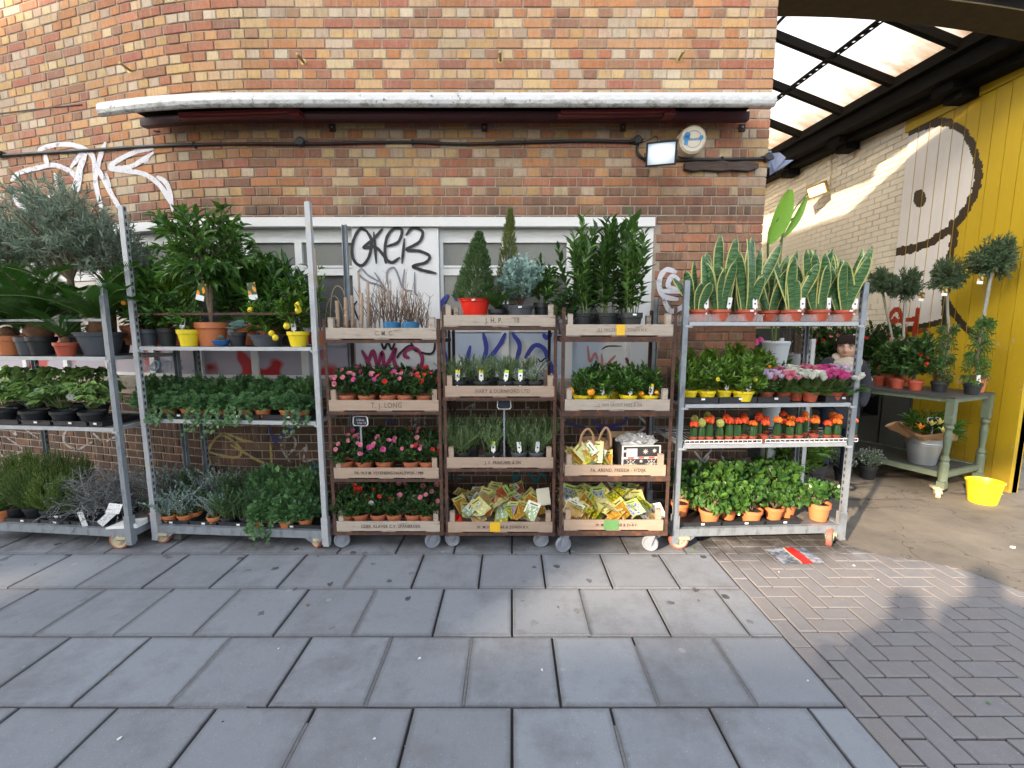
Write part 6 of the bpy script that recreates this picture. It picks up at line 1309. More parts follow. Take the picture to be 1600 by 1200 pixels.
for i, x in enumerate((30, 62, 95, 128, 155)): plant('potted_hellebore', 'hellebore in the back row of the edge trolley, %s along' % ORD[i], 'hellebore', at(F, x, z+.02, .34), (M_pot, .075, .09), [('hellebore_foliage', (1.1, 1.1, 1.6), .03)], 'back hellebores')
z = zb1-.008
for i, (a, b) in enumerate(((10, 60), (64, 108), (112, 158))): tray(F, a, b, z, .03, .32, 'black tray, %s on the base of the edge trolley' % ORD[i], TRAY, h=.035)
for i, (x, v, s) in enumerate([(24, .12, 1.15), (55, .14, 1.2), (82, .12, 1.2), (104, .07, 1.05)]):
    plant('potted_goldcrest', ['feathery green shrub beside the orange pot', 'feathery green shrub, second along the base', 'feathery green shrub, third along the base', 'yellow-green feathery shrub in a black pot with a white sticker'][i]+' of the edge trolley', 'shrub', at(F, x, z+.005, v), (M_pot, .066, .085), [('goldcrest_foliage', s, .01)], 'feathery shrubs', sticker=(i == 3))
for i, x in enumerate((30, 60, 92, 120)): plant('potted_goldcrest', 'feathery green shrub in the back row of the edge trolley base, %s along' % ORD[i], 'shrub', at(F, x, z+.01, .36), (M_pot, .066, .085), [('goldcrest_foliage', 1.35, .02)], 'back feathery shrubs')
plant('empty_orange_pot', 'orange pot at the left end of the edge trolley base', 'pot', at(F, 2, z, .06), (M_terra2, .062, .085), [('loose_green_foliage', .5, 0)])
for x, v, s, l in ((160, .17, 1.15, 'wiry silver grey shrub in a black pot at the post of the edge trolley'), (195, .40, 1.0, 'dark wiry shrub behind the post of the edge trolley'), (262, .42, .9, 'dark wiry shrub behind the frosted evergreens')):
    plant('wiry_shrub', l, 'shrub', at(F, x, z+.005, v), (M_pot, .08, .07), [('wiry_foliage', s, 0)])
def card(p, w_, h_, rot, label, m=M_tagw, name='plant_label', t=.002):
    mb = MB(); mb.box((-w_/2, -t/2, 0), (w_/2, t/2, h_)); return tag(mb.build(name, m, None, loc=p, rot=rot), label, 'label')
k = NT('printed_label'); g = k.co('Generated'); k.base(k.mix(k.step(k.noise(7, 5, .8, co='Generated'), .52, .6), (.78, .78, .78), (.35, .38, .33))); k.set(Roughness=.35); M_prt = k.m
p = at(F, 133, z+.01, .02); card((p.x, p.y, p.z), .042, .115, (.1, -.12, 0), 'upright white printed label in the black trays below the wiry shrub', M_prt)
p = at(F, 160, z+.03, .03); card((p.x-.01, p.y-.01, p.z), .055, .14, (-.35, .75, 0), 'long white printed label leaning beside the wiry shrub', M_prt)
p = at(F, 178, z+.09, .03); card((p.x-.02, p.y+.01, p.z+.02), .10, .07, (-.5, .1, 0), 'grey speckled price card above the white polystyrene tray', M_prt)
p = at(F, 188, z, .01); mb = MB(); V = [(-.15, -.05, 0), (.16, -.02, 0), (.16, .12, .0), (-.10, .12, 0), (-.15, -.05, .018), (.16, -.02, .05), (.16, .12, .06), (-.10, .12, .03)]; mb.add(V, [(0, 3, 2, 1), (4, 5, 6, 7), (0, 1, 5, 4), (1, 2, 6, 5), (2, 3, 7, 6), (3, 0, 4, 7)])
tag(mb.build('polystyrene_sheet', M_tagw, None, loc=(p.x+.01, p.y+.02, p.z+.01), scale=.68), 'folded white polystyrene sheet on the base corner of the edge trolley', 'packaging')
# ================================================================ right galvanised trolley
F, z = T6, sA6+.002
BL = []
k = NT('snake_plant_blade'); at_ = k.n('ShaderNodeAttribute', attribute_name='tone'); g = k.co('Object'); wv = k.noise(30, 4, .7, co=g, stretch=(.30, .30, 1.25)); wv2 = k.noise(90, 3, .6, co=g, stretch=(.3, .3, 1))
mid = k.mix(k.step(wv, .46, .58), (.028, .09, .032), (.11, .22, .085)); k.base(k.mix(k.math('GREATER_THAN', at_.outputs['Fac'], .75), mid, k.mix(wv2, (.42, .44, .12), (.58, .56, .22)))); k.set(Roughness=.38); M_sn = k.m
for q in range(6):
    mb = MB(); n = 16; L = 1.0; tw = R.uniform(-1.3, 1.3); V = []; F_ = []; tn = []; bx_ = R.uniform(-.12, .12); by_ = R.uniform(-.1, .1); ph = R.random()*6
    for i in range(n+1):
        t = i/n; hw_ = .047*(.55+.9*t-.2*t*t)*(1-t**5)**.8*(1.0 if t < .995 else .02)+.0008; a = tw*t*.8; c_, s_ = math.cos(a), math.sin(a); cx_ = bx_*t*t+.012*math.sin(t*5+ph)*t; cy_ = by_*t*t
        for e, dp in ((-1, .0), (-.80, -.004), (0, -.016), (.80, -.004), (1, 0)): V.append((cx_+e*hw_*c_-dp*s_*1.3, cy_+e*hw_*s_+dp*c_*1.3, t*L))
    for i in range(n):
        for e in range(4): a = i*5+e; F_.append((a, a+1, a+6, a+5)); tn.append(1.0 if e in (0, 3) else .2)
    mb.add(V, F_, tn, 0, True); BL.append(mb.mesh('leaf', M_sn))
for i, (x, v, hh, n, rr) in enumerate([(1091, .07, .36, 6, .066), (1124, .06, .44, 7, .070), (1165, .06, .43, 7, .072), (1200, .16, .40, 6, .07), (1237, .06, .38, 7, .074), (1277, .06, .40, 7, .076), (1316, .06, .37, 6, .074), (1150, .30, .42, 6, .07), (1212, .34, .42, 6, .07), (1262, .30, .40, 6, .07), (1305, .30, .40, 6, .07)]):
    fr_ = i < 7
    t = plant('potted_snake_plant', ('snake plant in a terracotta pot, %s from the left on the top shelf' % ORD[i]) if fr_ else 'snake plant in the back row of the top shelf, %s along' % ORD[i-7], 'snake plant', at(F, x, z+.004, v), (M_brownpot, rr, .078), [], 'snake plants' if fr_ else 'back row snake plants', tagc='white' if (fr_ and i not in (3,)) else None, sticker=(i in (2, 4, 6)), tagpos=(rr*.45, -rr*.75))
    n += 2
    for j in range(n): a = j*6.283/n+R.uniform(-.3, .3); H = hh*R.uniform(.55, 1.22); o = obj('leaf', R.choice(BL), t, (.028*math.cos(a), .026*math.sin(a), .07), (-.16*math.sin(a)+R.uniform(-.08, .08), .24*math.cos(a)+R.uniform(-.16, .16), R.uniform(-.7, .7)), (.80, .80, H))
k = NT('clear_plastic_lip'); tp = k.n('ShaderNodeBsdfTransparent'); m1 = k.n('ShaderNodeMixShader'); m1.inputs[0].default_value = .16; k.base((.75, .72, .72)); k.set(Roughness=.15); k.l(tp.outputs[0], m1.inputs[1]); k.l(k.b.outputs[0], m1.inputs[2]); k.l(m1.outputs[0], k.out.inputs[0]); M_clear = k.m
tray(F, 1073, 1192, z, .012, .30, 'clear plastic tray holding the first snake plants', TRAY, h=.045, m=M_clear); tray(F, 1220, 1356, z, .012, .30, 'clear plastic tray holding the last snake plants', TRAY, h=.045, m=M_clear)
z = sB6+.002
for i, (a, b) in enumerate(((1068, 1122), (1124, 1182), (1184, 1234), (1290, 1338))): tray(F, a, b, z, .03, .30, ['black tray under the first yellow pots', 'black tray under the second pair of yellow pots', 'black tray under the pale pink cyclamens', 'black tray under the last cyclamens'][i], TRAY, h=.04)
for i, (x, v, tg) in enumerate([(1077, .12, None), (1104, .09, None), (1130, .12, M_tagy), (1160, .07, M_tagy)]):
    plant('potted_kumquat', 'kumquat bush in a yellow pot, %s of the four on the cyclamen shelf' % ORD[i], 'citrus', at(F, x, z+.01, v), (M_yel, [.055, .06, .058, .074][i], .075), [('kumquat_foliage', [.75, .88, .88, .95][i], -.01)], 'kumquats', tagc=tg, fruit=[(M_lem, .014, [(.02, -.11, .10)])] if i in (1, 3) else [])
for i, x in enumerate((1090, 1120, 1150, 1178)): plant('potted_kumquat', 'kumquat bush in the back row of the cyclamen shelf, %s along' % ORD[i], 'citrus', at(F, x, z+.01, .33), (M_yel, .06, .08), [('kumquat_foliage', 1.05, 0)], 'back kumquats', fruit=[(M_org, .016, [(.05, -.09, .16)])] if x in (1178, 1090) else [])
cy = [(1195, 'lilac', .10), (1221, 'pink', .09), (1242, 'white', .12), (1265, 'white', .06), (1288, 'magenta', .10), (1302, 'magenta', .07), (1321, 'white', .08)]
cyk = {'lilac': 'cyclamen_blooms', 'pink': 'cyclamen_pink', 'white': 'cyclamen_white', 'magenta': 'cyclamen_magenta'}
for i, (x, c, v) in enumerate(cy): plant('potted_cyclamen', '%s cyclamen in a terracotta pot, %s from the left on the cyclamen shelf' % (c, ORD[i]), 'cyclamen', at(F, x, z+.004, v), (M_brownpot, .055, .07), [('cyclamen_foliage', .90, 0), (cyk[c], 1.0, .012)], 'cyclamens')
for i, x in enumerate((1205, 1230, 1256, 1282, 1306)): c = ['magenta', 'white', 'pink', 'magenta', 'lilac'][i]; plant('potted_cyclamen', c+' cyclamen in the back row of the cyclamen shelf, '+ORD[i]+' along', 'cyclamen', at(F, x, z+.01, .30), (M_brownpot, .055, .07), [('cyclamen_foliage', .95, 0.02), (cyk[c], .95, .03)], 'back cyclamens')
# cacti
z = sC6+.002; CAC = MB(); HD = {}
n = 18; V = []
for j in range(8):
    for i in range(n): a = 2*math.pi*i/n; rr = .021*(1 if i % 6 in (0,) else .62 if i % 6 == 3 else .82)*(.85+.2*math.sin(j*.45+.4)); V.append((rr*math.cos(a), rr*math.sin(a), j*.0105))
CAC.add(V, [(j*n+i, j*n+(i+1) % n, (j+1)*n+(i+1) % n, (j+1)*n+i) for j in range(7) for i in range(n)]+[tuple(7*n+i for i in range(n))], .5, 0, False); CACM = CAC.mesh('stem', G_cac)
for nm, m in (('red', F_rd), ('orange', F_or), ('green', F_gr)):
    mb = MB()
    if nm == 'green':
        V = []; n2 = 24
        for j in range(9):
            a = math.pi*j/8
            for i in range(n2): r_ = .023*(1 if i % 2 else .84)*math.sin(a); V.append((r_*math.cos(6.283*i/n2), r_*math.sin(6.283*i/n2), .02+.021*math.cos(a)))
        mb.add(V, [(j*n2+i, (j+1)*n2+i, (j+1)*n2+(i+1) % n2, j*n2+(i+1) % n2) for j in range(8) for i in range(n2)], .5)
    else:
        for q in range(22): a = q*2.4; e = 1-q/22*1.25; d = (math.cos(a)*math.sqrt(max(0, 1-e*e)), math.sin(a)*math.sqrt(max(0, 1-e*e)), e); mb.sphere((d[0]*.019, d[1]*.019, .014+d[2]*.011), .0085, 6, 4, tone=R.random(), noise=.2)
    HD[nm] = mb.mesh('cactus_head', m)
TP = MB(); TP.lathe([(0, 0), (.70, 0), (.9, .72), (1, .74), (1, 1), (.9, 1), (.85, .9), (0, .88)], 18); TPM = TP.mesh('pot', M_brownpot)
frontc = [(1083, 'red'), (1095, 'green'), (1108, 'red'), (1124, 'green'), (1138, 'red'), (1151, 'red'), (1161, 'red'), (1175, 'orange'), (1194, 'red'), (1213, 'orange'), (1233, 'orange'), (1247, 'red'), (1271, 'orange'), (1291, 'red'), (1306, 'orange'), (1331, 'orange')]
for row, v in enumerate((.06, .14, .23, .33)):
    xs = frontc if row == 0 else [(frontc[i][0]+(9 if row % 2 else 1), R.choice(['red', 'red', 'orange', 'red', 'green'] if i < 6 else ['red', 'orange', 'red'])) for i in range(row % 2, len(frontc)-1, 2)]
    for i, (x, c) in enumerate(xs):
        p = at(F, x, z+.012, v+R.uniform(-.01, .01)); nm = {'red': 'red grafted', 'orange': 'orange grafted', 'green': 'yellow-green topped'}[c]
        t = thing('grafted_cactus', ('%s cactus in a tiny pot, number %s from the left in the front row' % (nm, (ORD+['thirteenth', 'fourteenth', 'fifteenth', 'sixteenth'])[i])) if row == 0 else '%s cactus in the %s row of the cactus shelf, number %d along' % (nm, ORD[row], i+1), 'cactus', p, R.random()*6, 'grafted cacti, front row' if row == 0 else nm+' cacti in the back rows')
        obj('pot', TPM, t, None, None, (.029, .029, .035)); hh = R.uniform(.90, 1.3) if c != 'green' else R.uniform(.8, 1.0); s = R.uniform(1.05, 1.25); obj('stem', CACM, t, (0, 0, .030), None, (s*1.12, s*1.12, hh)); obj('cactus_head', HD[c], t, (0, 0, .030+.072*hh), R.random()*6, (s*.98, s*.98, s*1.3))
        if row == 0 and i in (6, 8, 12): 
            q = MB(); q.box((-.016, -.001, -.012), (.016, .001, .045)); q.add([(-.016, -.001, -.012), (.016, -.001, -.012), (0, -.001, -.035)], [(0, 2, 1)]); q.lathe([(0, -.0025), (.009, -.0025)], 10, axis='y', o=(0, 0, .018), mi=1); obj('label_stake', q.mesh('label_stake', [M_tagw, M_ink]), t).matrix_world = Matrix.Translation((p.x, p.y-.034, p.z+.055)); t.children[-1].matrix_parent_inverse = t.matrix_basis.inverted()
tray(F, 1070, 1190, z, .02, .36, 'white plastic lattice tray under the first half of the cacti', 'white lattice trays', h=.028, m=M_tagw, white=True, name='lattice_tray'); tray(F, 1196, 1340, z, .02, .36, 'white plastic lattice tray under the second half of the cacti', 'white lattice trays', h=.028, m=M_tagw, white=True, name='lattice_tray')
# jade plants
z = zb6-.008
for i, (a, b) in enumerate(((1062, 1126), (1130, 1194), (1198, 1248))): tray(F, a, b, z, .04, .34, 'black tray, %s of the three under the jade plants' % ORD[i], TRAY, h=.035)
for i, (x, v, s, r) in enumerate([(1108, .11, 1.15, .078), (1136, .17, 1.05, .07), (1173, .10, 1.15, .078), (1208, .14, 1.05, .07), (1228, .18, 1.0, .066)]):
    plant('potted_jade_plant', 'jade plant in a terracotta pot, %s from the left of the tray group' % ORD[i], 'jade plant', at(F, x, z+.008, v), (M_terra2, r, .10), [('jade_foliage', s, 0)], 'jade plants in trays')
plant('potted_jade_plant', 'single jade plant standing apart in a large terracotta pot on the bare deck', 'jade plant', at(F, 1278, z+.002, .12), (M_terra2, .078, .135), [('jade_foliage', 1.0, 0)], 'jade plants', sticker=False)
plant('potted_jade_plant', 'jade plant with a stubby trunk behind the first post of the snake plant trolley', 'jade plant', at(F, 1062, z+.005, .26), (M_terra2, .07, .10), [('jade_foliage', 1.1, .05)], 'jade plants')
for i, (x, v) in enumerate([(1085, .34), (1115, .36), (1150, .36), (1185, .36), (1215, .36)]): plant('potted_jade_plant', 'jade plant in the back row under the cacti, %s along' % ORD[i], 'jade plant', at(F, x, z+.02, v), (M_terra2, .07, .10), [('jade_foliage', 1.35, .04)], 'back row jade plants')
# ================================================================ green table in the passage
M_green = mat('sage_paint', (.13, .165, .11), .6, .15, 10, .2, c2=(.30, .33, .26), cover=.64); M_top = mat('dark_table_top', (.06, .06, .058), .55, .3, 8, .1)
A = Vector((4.10, 4.0, 0)); F = Frame(A.x, A.y, A.x+.625, A.y+.265, 1.35); TZ = .985
tb = thing('green_table_trolley', 'sage green wheeled table with turned legs and a lower shelf against the yellow boards', 'table', F.o, F.yaw)
mb = MB(); mb.box((-.03, -.03, TZ-.022), (F.W+.03, F.D, TZ)); mb.build('table_top', M_top, tb)
mb = MB(); mb.box((.03, -.012, TZ-.06), (F.W-.03, .012, TZ-.024)); mb.box((-.012, .03, TZ-.06), (.012, F.D-.03, TZ-.024)); mb.box((F.W-.012, .03, TZ-.06), (F.W+.012, F.D-.03, TZ-.024)); mb.build('apron', M_green, tb)
for u in (.0, F.W):
    for v in (.0, F.D-.06):
        mb = MB(); s = .031
        mb.lathe([(.024, .16), (.036, .17), (.036, .34), (.028, .36), (.037, .38), (.022, .42), (.033, .60), (.024, .66), (.037, .69), (.028, .71), (.036, .73)], 12, o=(u, v, 0)); mb.box((u-s, v-s, .10), (u+s, v+s, .165)); mb.box((u-s, v-s, .73), (u+s, v+s, TZ-.023)); mb.build('leg', M_green, tb)
mb = MB(); mb.box((.04, -.015, .20), (F.W-.04, .02, .25)); mb.box((-.015, .04, .20), (.02, F.D-.09, .25)); mb.box((F.W-.02, .04, .20), (F.W+.015, F.D-.09, .25)); mb.build('lower_frame', M_green, tb); mb = MB(); mb.box((.022, .022, .225), (F.W-.022, F.D-.1, .238)); mb.build('lower_shelf', M_top, tb)
for u in (.02, F.W-.02):
    for v in (-.01, F.D-.10):
        fm = MB(); p = caster(fm, None, u-.03, v+.04, .05, R.uniform(0, 1), .105); cs_ = fm.build('caster', M_hub, tb); wm = MB(); wm.lathe([(0, -.018), (.048, -.018), (.05, -.012), (.05, .012), (.048, .018), (0, .018)], 20, axis='y'); wm.build('wheel', M_hub, cs_, loc=p, rot=.5)
def PZ(x, y, z): return G(x, y, z)
def onT(u, v): return F.w(u, v, TZ+.002)
ball = [(1376, 441, 5.0), (1416, 446, 4.75), (1478, 432, 4.5), (1553, 404, 4.28)]; M_grbark = mat('grey_bark', (.26, .26, .22), .9, .3, 30, .5)
for i, (x, y, Y) in enumerate(ball):
    c = P(x, y, Y); zz = TZ; bx_ = [(1385, 4.9), (1412, 4.75), (1470, 4.5), (1527, 4.28)][i]; b = P(bx_[0], 600, bx_[1]); b.z = TZ+.10; t = thing('olive_standard', ['clipped olive ball half hidden behind the trolley post', 'clipped olive ball on a curved stem in front of the white mural', 'clipped olive ball between the black outline and the yellow paint', 'largest clipped olive ball in front of the yellow boards'][i], 'olive tree', (b.x, b.y, TZ+.002), 0, 'clipped olive standards')
    po = obj('pot', pot_mesh(M_terra2, 'rim'), t, (0, 0, 0), 0, (.075, .075, .17)); s = [1.3, 1.5, 1.45, 1.75][i]; cc = Vector((c.x-b.x, c.y-b.y, c.z-TZ)); mb = MB(); wv = [.02, -.05, .03, -.03][i]
    mb.tube(smooth_path([(0, 0, .10), (wv, 0, cc.z*.4), (cc.x*.5+wv*.6, cc.y*.5, cc.z*.7), tuple(cc)], 5), [.009*s]*15+[.008*s], 7); mb.build('trunk', M_grbark, t); obj('crown', R.choice(LIB['olive_ball_foliage']), t, cc, R.random()*6, (s*.82, s*.82, s*1.12))
    o = obj('picture_label', lbm, t, (cc.x+[.03, .05, -.13, -.25][i]*1.0, cc.y-.14, cc.z-[.10, .13, .16, .21][i]), (0, .05, 0), (1.0, 1, .75)); o.data = o.data.copy() if False else o.data
for i, (x, Y, k_, m, l, s, hh, fl) in enumerate([(1401, 4.55, 'camellia_foliage', M_brownpot, 'dark leaved camellia in a terracotta pot, first on the green table', 1.2, .10, 1), (1429, 4.42, 'camellia_foliage', M_brownpot, 'camellia with small red buds in a terracotta pot', 1.3, .10, 3), (1467, 4.30, 'jasmine_foliage', M_pot, 'climber on a cane in a black pot nearer the mural', 1.05, .10, 0), (1519, 4.12, 'jasmine_foliage', M_pot, 'climber on a cane in a black pot at the front of the green table', 1.15, .11, 0)]):
    p = P(x, 610, Y); p.z = TZ+.002; plant('potted_'+('camellia' if i < 2 else 'jasmine'), l, 'camellia' if i < 2 else 'climber', p, (m, .068 if i < 2 else .072, hh), [(k_, (s*.85, s*.85, s*1.3) if i > 1 else s, 0)], flowers=[('red', fl, (0, 0, .16), (.13, .13, .16), .8)] if fl else [], tagc='white' if i == 3 else None)
for x, Y in ((1374, 4.8), (1392, 4.7)): p = P(x, 610, Y); p.z = TZ+.002; plant('potted_camellia', 'dark leaved camellia beside the trolley post on the green table, %s one' % ('far' if x == 1374 else 'near'), 'camellia', p, (M_brownpot, .065, .10), [('camellia_foliage', .85, 0)], flowers=[('red', 1, (0, 0, .05), (.12, .12, .06), 1.3)])
# bucket with wrapped bouquet
p = P(1473, 735, 4.35); p.z = .24; p.x = 4.22; t = thing('zinc_bucket', 'ribbed zinc bucket on the lower shelf of the green table', 'bucket', p); mb = MB(); mb.lathe([(0, 0), (.105, 0), (.108, .012), (.140, .20), (.144, .20), (.144, .21), (.152, .27), (.157, .275), (.150, .27), (.13, .15)], 30); mb.lathe([(.146, .215), (.150, .222), (.148, .23)], 30); mb.build('bucket_body', M_zinc, t); mb = MB(); mb.sphere((0, 0, .05), (.09, .09, .05), 10, 6); mb.build('water_shadow', M_soil, t)
bq = thing('wrapped_bouquet', 'bouquet of lilies in brown kraft paper leaning out of the zinc bucket', 'bouquet', (p.x, p.y, p.z+.22), (0)); 
mb = MB(); n = 26; V = []
for j in range(5):
    for i in range(n):
        a = 2*math.pi*i/n; rr = [.09, .13, .19, .25, .29][j]*(1+.10*math.sin(a*5+j*.6)); V.append((rr*math.cos(a)-.02*j, rr*.8*math.sin(a)-.012*j, [-.05, .03, .075, .10, .135][j]+.04*j/4*math.sin(a*4+1)+(.05*j/4)*(-math.cos(a))))
mb.add(V, [(j*n+i, j*n+(i+1) % n, (j+1)*n+(i+1) % n, (j+1)*n+i) for j in range(4) for i in range(n)]); mb.build('kraft_wrap', M_kraft, bq)
mb = MB(); bush(mb, (.0, 0, .18), (.20, .16, .14), 34, LANCE, 8, .09, .025, .14, lo=-.1, tone=.4, base=(0, 0, -.02)); bush(mb, (.20, -.03, .12), (.12, .10, .13), 18, LANCE, 8, .09, .02, .14, lo=-.8, tone=.4, base=(0, 0, 0)); mb.build('foliage', [G_cit, G_stem], bq)
for c, m, q in (((-.10, -.16, .20), 'white', 1), ((-.03, -.17, .22), 'white', 1), ((.06, -.15, .23), 'white', 1), ((-.17, -.12, .16), 'red', 1), ((-.02, -.2, .14), 'white', 1)):
    mb = MB(); 
    for j in range(6): a = j*1.047; scatter(mb, LANCE, [c], [(math.cos(a)*.6, math.sin(a)*.6-.2, .9)], [(0, 0, 1)], .075, .03, .4)
    mb.build('lily', {'white': leafmat('lily_cream', (.55, .50, .12), (.80, .76, .45), .5, .3), 'red': leafmat('lily_orange', (.62, .16, .03), (.85, .32, .06), .5, .3)}[m], bq)
price_sign((p.x-.03, p.y-.10, p.z+.20), p.z+.50, .13, 'small blank blackboard price sign stuck in the wrapped bouquet')
# yellow bucket with folding handle
b = G(1546, 792); b.y += .10; t = thing('yellow_bucket', 'bright yellow flexible bucket standing on the passage floor', 'bucket', (b.x+.04, b.y, .004)); t.scale = (.80, .80, .82); mb = MB(); mb.lathe([(0, 0), (.120, 0), (.124, .01), (.160, .235), (.168, .24), (.170, .252), (.160, .255), (.150, .22), (.122, .02), (0, .015)], 34); o = mb.build('bucket_body', M_yel, t); o.scale = (1.05, .95, 1)
mb = MB(); mb.tube(smooth_path([(-.17, 0, .24), (-.15, -.12, .20), (-.05, -.175, .165), (.04, -.165, .155)], 6), .004, 6); mb.build('handle', M_yel, t)
# ================================================================ inside the passage, behind the trolley
st = thing('flower_stall', 'dark stepped flower stall deep inside the passage behind the trolley', 'stall', (0, 0, 0)); mb = MB(); M_stall = mat('stall_paint', (.03, .032, .03), .8, .3)
for q, (y0, zt) in enumerate(((5.3, .55), (5.9, .95), (6.5, 1.25))): mb.box((2.2, y0, zt-.04), (4.0, y0+.6, zt)); mb.box((2.2, y0+.02, .0), (4.0, y0+.05, zt-.04))
mb.build('steps', M_stall, st); mb = MB(); mb.box((2.15, 7.1, 0), (4.6, 7.16, 1.62)); mb.build('back_panel', M_stall, st)
for i in range(16):
    q = i % 3; X = 2.35+R.random()*1.5; y0, zt = ((5.3, .55), (5.9, .95), (6.5, 1.25))[q]; c = R.choice(['pink', 'white', 'magenta', 'red'])
    plant('flower_bucket', 'black bucket of %s flowers on the dark stall in the passage' % dict(pink='pink', white='white', magenta='magenta', red='red')[c], 'flower bucket', (X, y0+.25, zt+.002), (M_pot, .10, .20), [('camellia_foliage', 1.2, .02)], 'buckets of %s flowers on the dark stall' % c, flowers=[(c, 16, (0, 0, .25), (.20, .20, .18), 1.5)])
# second stall along the cream wall
st = thing('wall_flower_rack', 'dark two-tier rack of flower buckets along the cream wall behind the woman', 'rack'); mb = MB()
for x0, x1, zt in ((4.15, 4.50, .55), (4.50, 4.86, 1.0)): mb.box((x0, 5.25, zt-.04), (x1, 7.9, zt)); mb.box((x0, 5.27, 0), (x0+.03, 7.9, zt-.04)); mb.box((x0+.03, 5.25, 0), (x1, 5.28, zt-.04))
mb.box((4.87, 5.25, 0), (4.90, 8.4, 1.50)); mb.build('rack_frame', M_stall, st)
for i in range(16):
    q = i % 2; Y = 5.42+(i//2)*.31; X, zt = ((4.33, .55), (4.68, 1.0))[q]; c = ['white', 'pink', 'magenta', 'red', 'pink', 'white'][i % 6]
    plant('flower_bucket', 'bucket of %s flowers, number %d along the %s tier of the wall rack' % (c, i//2+1, ['lower', 'upper'][q]), 'flower bucket', (X, Y, zt+.002), (M_pot, .11, .20), [('camellia_foliage', 1.25, .0), ('loose_green_foliage', 1.3, .05)], 'flower buckets on the wall rack', flowers=[(c, 12, (0, 0, .20), (.18, .18, .16), 1.3)])
rk = thing('pale_shelf_rack', 'pale slotted metal rack standing in the passage behind the cactus trolley', 'rack'); m_ = mat('pale_rack_paint', (.55, .56, .55), .5, .15, 12)
for X, Y in ((2.60, 3.78), (2.20, 4.22), (2.60, 4.22)):
    mb = MB(); mb.box((X-.017, Y-.015, .01), (X+.017, Y+.015, 1.52)); po = mb.build('post', m_, rk); q = MB(); z_ = .1
    while z_ < 1.45: q.box((X-.0185, Y-.006, z_), (X-.0165, Y+.006, z_+.025)); z_ += .05
    q.build('slots', M_slot, po)['kind'] = 'stuff'
for z_ in (.95,): mb = MB(); mb.box((2.21, 3.80, z_), (2.58, 4.21, z_+.02)); mb.build('shelf', m_, rk)
plant('potted_green_shrub', 'dark green shrub on the pale rack behind the cyclamens', 'shrub', (2.42, 4.02, .972), (M_pot, .09, .12), [('citrus_foliage', .9, 0)], flowers=[('pink', 5, (0, 0, .12), (.14, .14, .1), 1.0)])
# tall white vase, twig bucket, sign
p = P(1208, 600, 4.0); t = thing('white_vase', 'tall white tapered vase behind the kumquats', 'vase', (p.x, p.y, 0)); mb = MB(); zt = zf(533, 4.0)
mb.lathe([(.10, .0), (.11, .02), (.12, .10), (.075, .30)], 24); mb.build('pedestal', M_stall, t)
mb = MB(); mb.lathe([(0, .32), (.05, .32), (.06, .34), (.075, .9), (.085, zt-.25), (.110, zt-.04), (.118, zt-.015), (.11, zt), (.10, zt-.02), (.09, zt-.2)], 28); mb.build('vase_body', mat('vase_white', (.62, .68, .72), .35, .05), t)
# the vase stands on a plinth
p2 = P(1246, 560, 4.45); t = thing('twig_bucket', 'grey bucket of dry reddish twigs inside the passage', 'bucket', (p2.x, p2.y, 0)); mb = MB(); mb.lathe([(0, .0), (.13, 0), (.15, 1.05), (.13, 1.05)], 20); mb.build('stand', M_stall, t); mb = MB(); mb.lathe([(0, 1.055), (.12, 1.055), (.15, 1.36), (.14, 1.36)], 20); mb.build('bucket_body', M_zinc, t); mb = MB()
for i in range(60): a = R.uniform(0, 6.28); r_ = R.uniform(0, .1); e = Vector((r_*2.4*math.cos(a), r_*2*math.sin(a), 1.36+R.uniform(.14, .26))); mb.tube([(r_*math.cos(a), r_*math.sin(a), 1.1), tuple(e)], [.003, .0015], 3, cap=False)
mb.build('twigs', M_twigd, t)
price_sign((p2.x-.02, p2.y-.2, 1.10), zf(568, 4.25), .11, 'small blackboard sign hanging before the twig bucket')
# strelitzia with big paddle leaves
p = P(1205, 600, 3.95); t = thing('bird_of_paradise', 'tall bird of paradise plant with big paddle leaves at the building corner', 'plant', (p.x-.02, p.y-.0, 0)); obj('pot', pot_mesh(M_pot, 'rim'), t, (0, 0, 0), 0, (.15, .15, .28))
k = leafmat('paddle_leaf', (.03, .13, .015), (.16, .36, .04), .35, .35)
for (xt, yt, xb, yb, wd, nm) in ((1233, 297, 1200, 382, .078, 0), (1258, 308, 1222, 372, .032, 1)):
    tip = P(xt, yt, 3.90); bs = P(xb, yb, 3.92); mb = MB(); d = (tip-bs); sd_ = Vector((d.z, 0, -d.x)).normalized(); V = []; n = 12
    for i in range(n+1):
        q = i/n; w2 = wd*math.sin(math.pi*min(1, q*.93+.035))**.7; c = bs+d*q+sd_*(.02*math.sin(q*3.14)); V += [tuple(c-sd_*w2-Vector((0, .02, 0))), tuple(c), tuple(c+sd_*w2-Vector((0, .025, 0)))]
    mb.add(V, [(3*i+j, 3*i+j+1, 3*i+j+4, 3*i+j+3) for i in range(n) for j in range(2)], .6 if nm == 0 else .3, 0, True); o = mb.build('leaf', k, t); o.location = -t.location
    mb = MB(); mb.tube(smooth_path([(p.x, p.y, .3), (p.x+.01, p.y, 1.2), tuple(bs), tuple(bs+d*.5)], 6), [.010]*18+[.006], 5); o = mb.build('stalk', G_stem, t); o.location = -t.location
mb = MB(); a, b2, c = P(1219, 378, 3.9), P(1240, 330, 3.9), P(1262, 302, 3.9); mb.tube(smooth_path([tuple(a), tuple(b2), tuple(c)], 5), .006, 5); o = mb.build('stalk', G_stem, t); o.location = -t.location
